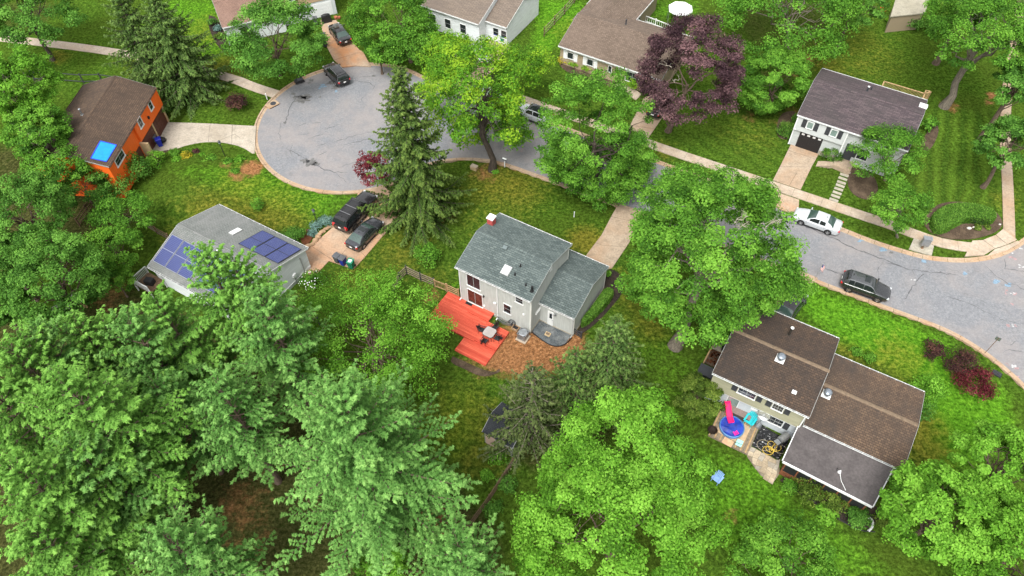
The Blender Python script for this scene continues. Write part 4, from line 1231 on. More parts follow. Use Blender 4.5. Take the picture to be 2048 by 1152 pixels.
# rear wing: its ridge runs back from the main ridge
wr = thing("house_wing", "taupe roofed rear wing running back from the beige ranch house", "house wing", (F_.cx, F_.cy, 0), F_.yaw)
wg = MB(); hw, zr, ze, ya, yb_ = 3.6, 4.35, 2.9, .6, 13.0
xx = rx[0] + .2
for q in (-1, 1):
    n = 26
    for i in range(n):
        a, b = i / n, (i + 1) / n
        x_a, x_b = xx + q * hw * (1 - a), xx + q * hw * (1 - b)
        z_a, z_b = ze + (zr - ze) * a + .016, ze + (zr - ze) * b
        y_a = ya if True else ya
        pts = [(x_a, ya, z_a), (x_b, ya, z_b), (x_b, yb_, z_b), (x_a, yb_, z_a)]
        wg.poly(pts if q < 0 else pts[::-1], 0, [(ya, a * 3.8), (ya, b * 3.8), (yb_, b * 3.8), (yb_, a * 3.8)] if q < 0 else [(yb_, a * 3.8), (yb_, b * 3.8), (ya, b * 3.8), (ya, a * 3.8)])
    wg2 = MB(); wg2.bar((xx + q * (hw + .02), 4.9, ze - .04), (xx + q * (hw + .02), yb_, ze - .04), .04, .16); wg2.build("gutter", white_trim, wr)
    wg3 = MB(); wg3.box(xx + q * (hw - .4), 8.9, 1.4, .12, 7.9, 2.8); wg3.build("wall", bone_brick, wr)
    wg4 = MB()
    wg4.box(xx + q * (hw - .33), 6.5, 1.7, .08, 1.3, 1.1); ww = wg4.build("window", white_trim, wr)
    MB().box(xx + q * (hw - .285), 6.5, 1.7, .02, 1.1, .9).build("pane", dark_glass, ww)
wg.build("roof_slope", roof_tan, wr)
# ---------------------------------------------------------------- H: white gabled house, top centre
pr = G(1012.8, 55.5, 2.8)
Hh = House("house", "white house with mottled taupe roof at the top beyond the yellow green maple", "house", -30.8, 0, 100, 6, 9.0, 2.8, 4.5, .25, .1)
def place_by_fr(Hs, fr, yaw):
    c, q = math.cos(yaw), math.sin(yaw)
    dx, dy = Hs.L / 2, -Hs.D / 2
    Hs.cx, Hs.cy = fr[0] - (dx * c - dy * q), fr[1] - (dx * q + dy * c)
    Hs.root.location = (Hs.cx, Hs.cy, Hs.z0)
LL = math.dist(G(967.5, 38, 2.8), pr)
Hh.init(-30.8, 0, 0, LL + .1, 9.0, 2.8, 4.5, .25, .1); place_by_fr(Hh, pr, Hh.yaw)
Hh.walls(white_lap); Hh.roof(roof_taupe, rake=white_trim)
u0, u1, z0, z1 = Hh.rect('front', (986, 58), (992, 52)); Hh.window('front', u0, u0 + .9, .9, 2.1); Hh.window('front', u0 + 1.2, u0 + 2.1, .9, 2.1)
Hl = House("house_wing", "taller left part of the white house with mottled taupe roof", "house wing", -30.8, 0, 100, 9.0, 11.0, 3.2, 5.1, .25, .1)
frl = G(957, 49, 3.2)
Hl.init(-30.8, 0, 0, 9.0, 10.6, 3.2, 5.1, .25, .1); place_by_fr(Hl, frl, Hl.yaw)
Hl.walls(white_lap); Hl.roof(roof_taupe, rake=white_trim)
for k in range(3): Hl.window('front', -3.4 + k * 2.4, -2.4 + k * 2.4, .9, 2.3)
# ---------------------------------------------------------------- T: tan house, top left of centre
b0, b1 = np.array(G(606, 44)), np.array(G(672, 28)); yawT = math.degrees(math.atan2(b1[1] - b0[1], b1[0] - b0[0]))
T = House("house", "tan two storey house with white garage at the head of the turning circle", "house", yawT, 0, 100, 9.4, 8.0, 5.2, 6.7, .3, .12)
dirT = (b1 - b0) / np.linalg.norm(b1 - b0); nT = np.array([-dirT[1], dirT[0]])
cT = b1 + dirT * .2 - dirT * (9.4 / 2 - .12) + nT * (4.0 - .3)
T.init(yawT, cT[0], cT[1], 9.4, 8.0, 5.2, 6.7, .3, .12); T.root.location = (cT[0], cT[1], 0)
T.walls(tan_lap, 2.4); T.roof(roof_pink)
T.part("garage_wall", white_lap, 'front', T.xl, T.xr, 0, 2.4, -.1, -.05); T.part("garage_wall", white_lap, 'left', -T.yb, -T.yf, 0, 2.4, -.06, -.01); T.part("garage_wall", white_lap, 'right', T.yf, T.yb, 0, 2.4, -.06, -.01)
ug = T.wallpt('front', 650, 30)[0]
g = MB(); T.wbox(g, 'front', ug - 1.6, ug + 1.2, .05, 2.1, -.049, -.02); gd = g.build("garage_door", white_trim, T.root)
for r in range(4): T.part("door_panel", white_trim, 'front', ug - 1.5, ug + 1.1, .1 + r * .5, .5 + r * .5, -.0195, -.008, gd)
rust = plain("dark_red_shutter", (.10, .025, .02), .6)
for a in (T.wallpt('front', 592, 8)[0], T.wallpt('front', 624, 3)[0]):
    T.window('front', a - .9, a - .05, 3.3, 4.5); T.shutter('front', a, a + .35, 3.2, 4.55, rust)
Tl = House("house_wing", "pinkish brown roofed low wing on the left of the tan house", "house wing", yawT, 0, 100, 8.0, 8.0, 2.8, 4.3, .3, .12)
fl = np.array(G(444.5, 56, 2.8)); Tl.init(yawT, *(fl + dirT * 4.0 + nT * 4.0), 8.0, 8.0, 2.8, 4.3, .3, .12); Tl.root.location = (Tl.cx, Tl.cy, 0)
Tl.walls(white_lap); Tl.roof(roof_pink)
Tl.window('front', -2.0, -.8, .9, 2.1)
# ---------------------------------------------------------------- S: outbuilding at the top right edge, garden shed
sb = [G(1781, 33, 2.5), G(1793, -8, 3.0), G(1862, -12, 3.0), G(1850, 26, 2.5)]
ob = thing("outbuilding", "low outbuilding with plain grey beige roof at the top right edge", "outbuilding", (*G(1815, 20, 0), 0))
mb = MB(); L_ = [(p[0] - ob.location.x, p[1] - ob.location.y) for p in sb]; zs = (2.5, 3.0, 3.0, 2.5)
mb.poly([(*L_[i], zs[i]) for i in (0, 3, 2, 1)]); mb.poly([(*L_[i], zs[i] - .14) for i in (0, 1, 2, 3)])
for i in range(4): j = (i + 1) % 4; mb.poly([(*L_[i], zs[i] - .14), (*L_[i], zs[i]), (*L_[j], zs[j]), (*L_[j], zs[j] - .14)])
mb.build("roof", concrete("grey_beige_roof", (.27, .25, .195), (.2, .18, .13), .5, .4), ob)
cc = Vector((sum(p[0] for p in L_) / 4, sum(p[1] for p in L_) / 4)); mb = MB(); mb.prism([tuple(Vector(p).lerp(cc, .08)) for p in L_], 0, 2.34); mb.build("wall", bone_brick, ob)
Sh = House("garden_shed", "small garden shed with blue black roof under the sparse spruce", "shed", -30.8, 0, 0, 2.9, 3.2, 2.0, 2.75, .15, .12)
f0 = G(970, 884); Sh.init(-30.8, 0, 0, 2.9, 3.2, 2.0, 2.75, .15, .12)
c_, s_ = math.cos(Sh.yaw), math.sin(Sh.yaw); lx, ly = -1.33, -1.45
Sh.cx, Sh.cy = f0[0] - (lx * c_ - ly * s_), f0[1] - (lx * s_ + ly * c_); Sh.root.location = (Sh.cx, Sh.cy, 0)
Sh.walls(siding("shed_boards", (.25, .27, .22), .2, True)); Sh.roof(shed_roof_mat, gutter=False)
Sh.part("door", plain("shed_door_frame", (.42, .30, .25), .7), 'front', -1.2, -.3, .05, 1.8, .004, .05)
# ================================================================ VEHICLES
def wheel_parts(parent, x, y, r, w, side, dark=False):
    n = 20
    prof = [(r * .62, -w / 2), (r * .9, -w / 2), (r, -w * .36), (r, w * .36), (r * .9, w / 2), (r * .62, w / 2)]
    mb = MB()
    for i in range(len(prof)):
        for k in range(n):
            t = 2 * math.pi * k / n
            mb.v.append((prof[i][0] * math.cos(t), prof[i][1], prof[i][0] * math.sin(t)))
    for i in range(len(prof) - 1):
        for k in range(n):
            k2 = (k + 1) % n
            mb.f.append((i * n + k, i * n + k2, (i + 1) * n + k2, (i + 1) * n + k)); mb.m.append(0); mb.uv.append(None)
    tyre = mb.build("wheel", rubber, parent, 40, (x, y, r))
    rim = MB(); yo = side * w * .40
    ring = []
    for rr, yy in ((r * .64, yo), (r * .56, yo + side * .015), (r * .50, yo - side * .01)):
        for k in range(n): t = 2 * math.pi * k / n; rim.v.append((rr * math.cos(t), yy, rr * math.sin(t)))
    for i in range(2):
        for k in range(n):
            k2 = (k + 1) % n; f = (i * n + k, i * n + k2, (i + 1) * n + k2, (i + 1) * n + k)
            rim.f.append(f if side < 0 else f[::-1]); rim.m.append(0); rim.uv.append(None)
    for k in range(5):
        t = 2 * math.pi * k / 5
        rim.bar((0, yo, 0), (r * .58 * math.cos(t), yo, r * .58 * math.sin(t)), .075, .03, (0, 1, 0))
    rim.tube([(0, yo - side * .02, 0), (0, yo + side * .02, 0)], r * .14, 10)
    rim.build("rim", charcoal if dark else alloy, tyre, 40)
    disc = MB(); disc.tube([(0, yo - side * .06, 0), (0, yo - side * .04, 0)], r * .62, 16); disc.build("brake_disc", black_plastic, tyre)

KINDS = {   # L, W, H, wheelbase, wheel r, belt, hood front z, hood rear z, tail z, x of (windscreen base, roof front, roof rear, rear glass base), roof half width ratio
    'sedan': dict(L=4.85, W=1.85, H=1.45, wb=2.80, r=.335, belt=.93, hf=.70, hr=.96, tz=1.00, gx=(1.05, .30, -1.00, -1.78), rw=.66, pil=(-.28,)),
    'compact': dict(L=4.62, W=1.80, H=1.42, wb=2.70, r=.33, belt=.92, hf=.68, hr=.94, tz=.98, gx=(1.02, .28, -1.0, -1.80), rw=.66, pil=(-.30,)),
    'crossover': dict(L=4.58, W=1.85, H=1.66, wb=2.70, r=.36, belt=1.05, hf=.86, hr=1.06, tz=1.06, gx=(.98, .36, -1.72, -2.10), rw=.70, pil=(-.25, -1.12)),
    'large': dict(L=5.65, W=2.05, H=1.92, wb=3.28, r=.42, belt=1.22, hf=1.12, hr=1.24, tz=1.22, gx=(1.18, .62, -2.42, -2.70), rw=.77, pil=(.02, -.95, -1.05)),
}
def car(name, label, kind, mat, front_px, rear_px, side, roof_mat=None, sunroof=False, rails=False, dark_rim=False, group=None, flip_lights=False, roof_glass=False):
    K = KINDS[kind]; L, W, H, wb, r = K['L'], K['W'], K['H'], K['wb'], K['r']
    hw = W / 2; belt = K['belt']
    pf, pr_ = np.array(G(*front_px, ROAD_Z)), np.array(G(*rear_px, ROAD_Z))
    d = pf - pr_; d /= np.linalg.norm(d); left = np.array([-d[1], d[0]])
    c = (pf + pr_) / 2 - left * side * (hw - .05)
    on_road = inside(road_poly, np.array([c[0]]), np.array([c[1]]))[0]
    t = thing(name, label, 'car', (c[0], c[1], ROAD_Z if on_road else PAVE_Z), math.atan2(d[1], d[0]), group)
    gx = K['gx']; xf, xb = L / 2, -L / 2
    zb = .20 if kind in ('sedan', 'compact') else .28
    S = [(xf, .62, zb + .16, K['hf'] - .18), (xf - .05, .74, zb + .06, K['hf'] - .07), (xf - .16, .86, zb + .02, K['hf'] - .01), (xf - .42, .95, zb, K['hf'] + .05),
         (xf - .8, .99, zb, K['hf'] * .5 + K['hr'] * .5 + .015), (gx[0] + .05, 1, zb, K['hr']), (gx[1], 1, zb, belt), (0, 1, zb, belt), (gx[2], 1, zb, belt + .01),
         (gx[3] + .02 if gx[3] > xb + .35 else xb + .34, .99, zb, K['tz']), (xb + .24, .95, zb + .02, K['tz'] - .005), (xb + .08, .86, zb + .06, K['tz'] - .03), (xb + .02, .78, zb + .12, K['tz'] - .10), (xb, .70, zb + .2, K['tz'] - .22)]
    mb = MB(); n = None
    for x, f, b, z in S:
        h = hw * f
        half = [(h * .80, b), (h * .965, b + .08), (h * .995, b + (z - b) * .45), (h * .985, b + (z - b) * .72), (h * .955, z - .07), (h * .88, z - .015), (h * .55, z + .012), (0, z + .022)]
        ring = half + [(-y, q) for y, q in half[-2::-1]]
        n = len(ring)
        for y, q in ring: mb.v.append((x, y, q))
    for i in range(len(S) - 1):
        for k in range(n - 1):
            mb.f.append((i * n + k, i * n + k + 1, (i + 1) * n + k + 1, (i + 1) * n + k)); mb.m.append(0); mb.uv.append(None)
        mb.f.append((i * n + n - 1, i * n, (i + 1) * n, (i + 1) * n + n - 1)); mb.m.append(0); mb.uv.append(None)
    mb.f.append(tuple(range(n))[::-1]); mb.m.append(0); mb.uv.append(None)
    mb.f.append(tuple((len(S) - 1) * n + k for k in range(n))); mb.m.append(0); mb.uv.append(None)
    body = mb.build("body", mat, t, 38)
    # cabin
    B0 = belt - .02
    st = [(gx[0], B0 + .015, 'ws'), (gx[0] * .5 + gx[1] * .5, B0 + (H - B0) * .60, 'ws'), (gx[1] + .05, H - .075, 'ws'), (gx[1] - .06, H - .03, 'g')]
    seg = sorted(list(K['pil']), reverse=True)
    for p in seg: st += [(p + .05, H, 'p'), (p - .05, H, 'g')]
    st += [(gx[2] + .10, H - .025, 'p'), (gx[2], H - .06, 'rw'), (gx[2] * .5 + gx[3] * .5, B0 + (H - B0) * (.60 if kind in ('sedan', 'compact') else .66), 'rw'), (gx[3], B0 + .015, 'e')]
    if kind in ('sedan', 'compact'): st[-4] = (gx[2] + .12, H - .03, 'p2')
    rings = []
    for x, z, _ in st:
        k = max(.02, (z - B0) / (H - B0)); hb = hw * .93; hr_ = hw * (.93 + (K['rw'] - .93) * k ** .8)
        half = [(hb, B0 - .06), (hb * .99 * (1 - .01), B0 + .05 * k), (hb + (hr_ - hb) * .84 * 1.0, B0 + (z - B0) * .80), (hr_ * .96, z - .035 * k), (hr_ * .6, z + .004), (0, z + .018 * k)]
        rings.append(half + [(-y, q) for y, q in half[-2::-1]])
    n = len(rings[0]); parts = {'cabin': MB(), 'windscreen': MB(), 'rear_window': MB(), 'side_window': MB(), 'side_window ': MB()}
    def emit(w, q):
        m = parts[w]; b = len(m.v); m.v += q; m.f.append((b, b + 1, b + 2, b + 3)); m.m.append(0); m.uv.append(None)
    for i in range(len(st) - 1):
        kd = st[i][2]
        for k in range(n - 1):
            kk = min(k, n - 2 - k)                     # 0 sill, 1 glass, 2 rail, 3-4 top
            q = [(st[i][0], *rings[i][k]), (st[i][0], *rings[i][k + 1]), (st[i + 1][0], *rings[i + 1][k + 1]), (st[i + 1][0], *rings[i + 1][k])]
            w = 'cabin'
            if kk >= 3 and kd == 'ws': w = 'windscreen'
            elif kk >= 3 and kd == 'rw': w = 'rear_window'
            elif kk >= 3 and roof_glass and kd in ('g', 'p'): w = 'windscreen'
            elif kk == 1 and kd == 'g': w = 'side_window' if k < 4 else 'side_window '
            elif kk == 1 and kd == 'ws' and i >= 1: w = 'side_window' if k < 4 else 'side_window '
            elif kk == 1 and kd == 'rw' and kind in ('crossover', 'large') and False: w = 'side_window'
            emit(w, q)
    for nm, m in parts.items():
        if not m.v: continue
        mt = (roof_mat or mat) if nm == 'cabin' else (green_glass if nm in ('rear_window', 'windscreen') and kind in ('sedan', 'compact') else car_glass)
        nm = nm.strip(); me = m.mesh(nm, mt)
        bm = bmesh.new(); bm.from_mesh(me); bmesh.ops.remove_doubles(bm, verts=bm.verts, dist=.0005); bm.to_mesh(me); bm.free()
        me.polygons.foreach_set("use_smooth", [True] * len(me.polygons)); me.set_sharp_from_angle(angle=math.radians(38))
        link(nm, me, t)
    for x in (wb / 2, -wb / 2):
        for s_ in (-1, 1):
            a = MB(); a.tube([(x, s_ * (hw - .3), r + .01), (x, s_ * (hw * .995 + .004), r + .01)], r + .055, 22); a.build("wheel_arch", black_plastic, t)
            wheel_parts(t, x, s_ * (hw - .095), r, .22, s_, dark_rim)
    for s_ in (-1, 1):
        m = MB(); m.box(gx[0] - .12, s_ * (hw + .10), belt + .06, .14, .20, .14, 0, 0, .8); m.build("mirror", mat, t)
        m = MB(); m.box(xf - .17, s_ * hw * .70, K['hf'] - .10, .22, hw * .34, .13, -s_ * .35, 0, .85); m.build("headlight", clear_lens, t)
        m = MB(); m.box(xb + .10, s_ * hw * .74, K['tz'] - .17, .20, hw * .30, .16 if kind != 'large' else .34, s_ * .28, 0, .9); m.build("tail_light", red_lens, t)
        for xx in [K['pil'][0]] + ([gx[2] + .1] if kind in ('sedan', 'compact') else [K['pil'][1]]) + [gx[0] - .1]:
            m = MB(); m.box(xx, s_ * hw * .996, (zb + belt) / 2 + .06, .012, .012, belt - zb - .16); m.build("door_seam", black_plastic, t)
        for xx in (K['pil'][0] + .16, K['pil'][0] - .75):
            m = MB(); m.box(xx, s_ * (hw * .985 + .012), belt - .14, .18, .02, .03); m.build("door_handle", mat if kind != 'large' else alloy, t)
        m = MB(); m.box(0, s_ * hw * .985, zb + .05, wb - 2 * r - .1, .03, .09); m.build("side_skirt", black_plastic, t)
        if rails: MB().tube([(gx[1] - .1, s_ * hw * .66, H - .01), (gx[1] - .25, s_ * hw * .66, H + .05), (gx[2] + .3, s_ * hw * .66, H + .05), (gx[2] + .12, s_ * hw * .66, H - .02)], .022, 6).build("roof_rail", alloy if not dark_rim else black_plastic, t)
    m = MB(); m.box(xf + .005, 0, K['hf'] - .30, .05, hw * 1.0, .16); m.build("grille", black_plastic, t)
    m = MB(); m.box(xb + .012, 0, zb + .26, .06, hw * 1.3, .14); m.build("rear_bumper_insert", black_plastic, t)
    m = MB(); m.box(xb - .006, 0, K['tz'] - .32 if kind in ('sedan', 'compact') else K['tz'] - .30, .03, .32, .15); m.build("licence_plate", plate_white, t)
    if sunroof:
        m = MB(); x0 = gx[1] - .28; m.box(x0 - .22, 0, H + .008, .52, hw * .85, .035); m.build("sunroof", car_glass, t)
    m = MB(); m.box(gx[2] + .25, 0, H + .045, .14, .04, .07, 0, 0, .4); m.build("roof_aerial", black_plastic, t)
    if kind in ('crossover', 'large'): m = MB(); m.box(gx[2] - .02, 0, H - .035, .26, hw * 1.25, .04); m.build("rear_spoiler", mat, t)
    if kind == 'large':
        for xx in (-.55, -1.55): m = MB(); m.bar((xx, -hw * .68, H + .05), (xx, hw * .68, H + .05), .05, .03); m.build("cross_bar", alloy, t)
        m = MB()
        for k in range(7): m.box(-.9, -hw * .5 + k * hw * .166, H + .022, 2.6, .03, .016)
        m.build("roof_rib", mat, t)
    return t
black_paint = paint("black_car_paint", (.012, .012, .013), .2, .22); grey_paint = paint("dark_grey_car_paint", (.055, .058, .066), .6, .3)
white_paint = paint("white_car_paint", (.42, .44, .455), .15, .3); graphite = paint("graphite_car_paint", (.030, .032, .035), .5, .28); silver_paint = paint("silver_car_paint", (.45, .47, .49), .6, .3)
bluish_black = paint("blue_black_car_paint", (.012, .014, .022), .3, .25)
car("parked_car", "white sedan with green tinted rear window parked at the far kerb", 'sedan', white_paint, (1599.8, 449.5), (1653, 469), 1)
car("parked_suv", "graphite crossover with sunroof parked along the near kerb", 'crossover', graphite, (1751.6, 604), (1694.5, 583.75), -1, sunroof=True, rails=False, roof_mat=paint("graphite_light_roof", (.085, .09, .095), .6, .3))
car("parked_suv", "large black suv with roof bars on the orange stained driveway", 'large', black_paint, (747.7, 421.5), (711.7, 460.6), -1, rails=True, dark_rim=True)
car("parked_car", "dark grey compact sedan with red tail lights beside the trash bins driveway", 'compact', grey_paint, (760, 466), (729.7, 498), -1, sunroof=True)
car("parked_suv", "black crossover parked in the turning circle", 'crossover', black_paint, (652.7, 151), (672, 171.5), 1, rails=True)
car("parked_car", "black sedan parked in the orange driveway at the head of the circle", 'sedan', black_paint, (661, 68), (677, 91.5), 1)
car("parked_car", "white crossover with dark glass roof half hidden under the round green maple", 'crossover', white_paint, (1040, 238), (1080.5, 254), 1, roof_glass=True)
car("parked_suv", "dark blue black suv under the purple tree", 'crossover', bluish_black, (1313, 200), (1292.5, 231), 1)
car("parked_car", "silver sedan behind the yellow green maple crown", 'sedan', silver_paint, (936, 112), (952, 128), 1)
car("parked_car", "white sedan on the road beneath the yellow green maple", 'sedan', white_paint, (940, 198), (978, 212), 1)
car("parked_car", "black compact car on the driveway behind the olive house", 'compact', black_paint, (1572, 596), (1548, 628), 1)

# ================================================================ RED DECK AND FURNITURE
def place_local(Hs, px, py, z=0.0):
    g = G(px, py, z); dx, dy = g[0] - Hs.cx, g[1] - Hs.cy
    c, q = math.cos(-Hs.yaw), math.sin(-Hs.yaw)
    return dx * c - dy * q, dx * q + dy * c
def deck_stain():
    t = NT("red_deck_stain")
    ob = t.node("ShaderNodeObjectInfo").outputs["Random"]
    g = t.co()
    mp = t.node("ShaderNodeMapping"); mp.inputs["Scale"].default_value = (.6, 8, 8); t.l.new(g, mp.inputs[0])
    n = t.noise(mp.outputs[0], 2.0, 4, .65)
    c = t.ramp(n, [(.25, (.42, .055, .026)), (.7, (.66, .135, .080))])
    c = t.mix(t.math('MULTIPLY', ob, .75), c, (.33, .034, .018))
    t.color(c); t.bump(n, .3, .01)
    return t.fin(.7, 0, .25)
red = deck_stain()
deck = thing("deck", "bright red stained timber deck in stepped levels behind the grey house", "deck", (A.cx, A.cy, 0), A.yaw)
def level(corners, z, drop):
    P = np.array([place_local(A, *c, z) for c in corners])
    x0, x1, y0, y1 = P[[0, 1], 0].mean(), P[[2, 3], 0].mean(), P[[1, 2], 1].mean(), P[[0, 3], 1].mean()
    n = int(round((y1 - y0) / .143)); k = (y1 - y0) / n
    for i in range(n):
        mb = MB(); mb.box((x0 + x1) / 2, y0 + (i + .5) * k, z - .02 + rng.normal(0, .0015), x1 - x0 + .02, k - .020, .04); mb.build("deck_board", red, deck)
    for a, b in (((x0, y0 + .021), (x1, y0 + .021)), ((x0, y1 - .021), (x1, y1 - .021))): MB().bar((*a, z - .041 - drop / 2), (*b, z - .041 - drop / 2), .04, drop).build("rim_board", red, deck)
    for a, b in (((x0 + .021, y0 + .043), (x0 + .021, y1 - .043)), ((x1 - .021, y0 + .043), (x1 - .021, y1 - .043))): MB().bar((*a, z - .041 - drop / 2), (*b, z - .041 - drop / 2), .04, drop).build("rim_board", red, deck)
    return x0, x1, y0, y1
level([(894.7, 583.4), (854, 638), (947.8, 679.5), (988, 625)], .26, .20)
level([(949.4, 607.7), (932, 622.5), (977.5, 641), (988.4, 625.6)], .42, .15)
T3 = level([(975, 643), (947.8, 680), (991.6, 700), (1019, 663)], .30, .24)
level([(931, 670), (910, 700), (970.5, 731), (991.6, 701.4)], .14, .12)
# stair tread between levels and mat
x, y = place_local(A, 941.5, 606.5, .27)
m = thing("doormat", "black rubber doormat by the patio door on the red deck", "doormat", (*G(941.5, 606.5, .27), .262), A.yaw)
mb = MB(); mb.box(0, 0, .012, .95, .55, .02); mb.build("mat", rubber, m); mb = MB()
for k in range(9): mb.box(-.4 + k * .1, 0, .026, .05, .48, .008)
mb.build("mat_rib", black_plastic, m)
tz = .302
tc = np.array(G(979, 664, tz + .72))
tab = thing("patio_table", "square glass topped patio table on the red deck", "table", (tc[0], tc[1], tz), A.yaw)
top_m = plain("frosted_table_glass", (.30, .27, .26), .15, spec=.6, var=.12, scale=2)
P8 = [(.55 * math.copysign(abs(math.cos(a)) ** .45, math.cos(a)), .55 * math.copysign(abs(math.sin(a)) ** .45, math.sin(a))) for a in np.linspace(0, 2 * math.pi, 29)[:-1]]
mb = MB(); mb.prism(P8, .70, .72); mb.build("tabletop", top_m, tab)
mb = MB()
for p, q in zip(P8, P8[1:] + P8[:1]): mb.bar((*p, .70), (*q, .70), .03, .05)
mb.build("table_frame", black_plastic, tab)
for sx in (-1, 1):
    for sy in (-1, 1): MB().tube([(sx * .42, sy * .42, .69), (sx * .46, sy * .46, 0)], .02, 6).build("leg", black_plastic, tab)
def patio_chair(label, loc, rz):
    t = thing("patio_chair", label, "chair", loc, rz, "black patio chairs round the glass table")
    mb = MB(); mb.box(0, .0, .43, .50, .48, .02); mb.build("seat", black_plastic, t)
    mb = MB(); mb.bar((0, -.26, .46), (0, -.36, .92), .48, .015, (1, 0, 0)); 
    for k in range(5): mb.bar((-.22, -.27 - k * .02, .50 + k * .09), (.22, -.27 - k * .02, .50 + k * .09), .03, .02)
    mb.build("backrest", black_plastic, t)
    for s_ in (-1, 1):
        MB().tube([(s_ * .26, -.37, .93), (s_ * .26, -.25, .43), (s_ * .26, -.30, 0)], .016, 6).build("leg", black_plastic, t)
        MB().tube([(s_ * .26, .26, 0), (s_ * .26, .24, .64)], .016, 6).build("leg", black_plastic, t)
        MB().bar((s_ * .27, -.30, .65), (s_ * .27, .27, .65), .045, .025).build("armrest", charcoal, t)
    return t
ca, sa = math.cos(A.yaw), math.sin(A.yaw)
for (lx, ly), rz, lb in (((-.86, .02), -math.pi / 2, "black patio chair at the table side nearest the patio door"), ((.04, .88), math.pi, "black patio chair between glass table and house wall"),
                         ((.86, -.05), math.pi / 2, "black patio chair at the right side of the glass table"), ((.0, -.88), 0.0, "black patio chair at the table edge nearest the lower deck step")):
    patio_chair(lb, (tc[0] + lx * ca - ly * sa, tc[1] + lx * sa + ly * ca, tz), A.yaw + rz + .12 * rng.normal())
# air conditioner, window well, hose reel
def obj_at(name, label, cat, px, py, z=0.0, rz=0.0, group=None): return thing(name, label, cat, (*G(px, py, z), z), rz, group)
ac = obj_at("air_conditioner", "grey outdoor air conditioning unit on a pad by the grey house corner", "air conditioner", 1046, 676, 0, A.yaw)
MB().box(0, 0, .04, 1.05, 1.05, .1).build("pad", walk_mat, ac)
mb = MB()
for k in range(18):
    for s_ in (-1, 1): mb.box(s_ * .38, 0, .14 + k * .042, .012, .76, .022); mb.box(0, s_ * .38, .14 + k * .042, .76, .012, .022)
mb.build("louvre", galv, ac); MB().box(0, 0, .5, .70, .70, .78).build("coil", charcoal, ac)
for sx in (-1, 1):
    for sy in (-1, 1): MB().box(sx * .38, sy * .38, .5, .05, .05, .84).build("corner_post", galv, ac)
mb = MB(); mb.lathe([(.40, .90), (.40, .93), (.33, .95), (.33, .92)], 20); mb.box(0, .41, .915, .84, .06, .05); mb.box(0, -.41, .915, .84, .06, .05); mb.box(.41, 0, .915, .06, .84, .05); mb.box(-.41, 0, .915, .06, .84, .05)
for k in range(6): a = math.pi * k / 6; mb.bar((-.33 * math.cos(a), -.33 * math.sin(a), .94), (.33 * math.cos(a), .33 * math.sin(a), .94), .012, .012)
mb.build("fan_guard", galv, ac); MB().lathe([(.30, .86), (.30, .88), (.05, .90)], 12).build("fan", plain("fan_pale", (.45, .52, .60), .4, .3), ac)
hb = obj_at("valve_box", "small open tan framed box beside the air conditioner", "box", 1031, 658, 0, A.yaw)
for a, b in (((-.3, -.22), (.3, -.22)), ((.3, -.22), (.3, .22)), ((.3, .22), (-.3, .22)), ((-.3, .22), (-.3, -.22))): MB().bar((*a, .15), (*b, .15), .06, .3).build("side", edge_brown, hb)
MB().box(0, 0, .12, .5, .36, .2).build("pump", black_plastic, hb)
hr2 = obj_at("hose_coil", "dark garden hose coil hanging by the grey house wall", "hose", 1025, 650, 0, A.yaw)
mb = MB()
for k in range(4): mb.tube([(.36 * math.cos(a) * (1 - .05 * k), .10 * k - .2, .5 + .36 * math.sin(a) * (1 - .05 * k)) for a in np.linspace(0, 2 * math.pi, 19)], .025, 5, False)
mb.build("coil", charcoal, hr2); MB().box(0, -.03, .25, .08, .3, .5).build("stand", charcoal, hr2)
ww = obj_at("window_well", "grey corrugated window well at the foot of the grey house wall", "window well", 1012, 640, 0, A.yaw)
mb = MB()
Lw = [(.9 * math.cos(a), -.55 * math.sin(a)) for a in np.linspace(0, math.pi, 25)]
for p, q in zip(Lw, Lw[1:]): mb.bar((*p, .17), (*q, .17), .03, .36)
mb.build("well_wall", galv, ww); mb = MB()
for k in range(13): mb.bar((-.8 + k * .133, .05, .33), (-.8 + k * .133, -.5 * math.sqrt(max(0, 1 - ((-.8 + k * .133) / .9) ** 2)), .33), .02, .02)
for k in range(3): mb.bar((-.85 + k * .1, -.12 - k * .15, .35), (.85 - k * .1, -.12 - k * .15, .35), .02, .02)
mb.build("grating", galv, ww)
bx = obj_at("access_cover", "tan access cover lying in the grey gravel bed", "cover", 1095.5, 669, .05, A.yaw)
MB().box(0, 0, .06, .55, .42, .14, 0, 0, .9).build("frame", tan_stucco, bx); MB().box(0, 0, .135, .36, .26, .03).build("lid", cap_light, bx)

# ================================================================ BINS
def bin_(label, px, py, rz, col, lid, z=PAVE_Z, group=None, tip=False):
    t = thing("wheelie_bin", label, "bin", (*G(px, py), z), rz, group)
    mb = MB(); mb.box(0, 0, .52, .48, .52, .96, 0, 0, 1.22); 
    mb = MB(); n0 = [(-.22, -.24), (.22, -.24), (.22, .24), (-.22, .24)]; n1 = [(-.29, -.31), (.29, -.31), (.29, .33), (-.29, .33)]
    mb.v = [(*p, .06) for p in n0] + [(*p, .98) for p in n1]
    for f in ((3, 2, 1, 0), (4, 5, 6, 7), (0, 1, 5, 4), (1, 2, 6, 5), (2, 3, 7, 6), (3, 0, 4, 7)): mb.f.append(f); mb.m.append(0); mb.uv.append(None)
    mb.build("body", col, t)
    mb = MB(); mb.box(0, -.01, 1.01, .64, .70, .05); mb.box(0, -.02, 1.05, .50, .52, .04, 0, 0, .8); mb.build("lid", lid, t)
    for s_ in (-1, 1): MB().tube([(s_ * .25, .27, .12), (s_ * .30, .27, .12)], .12, 12).build("wheel", rubber, t)
    MB().tube([(-.25, .36, .95), (-.25, .44, .98), (.25, .44, .98), (.25, .36, .95)], .018, 6).build("handle", lid, t)
    return t
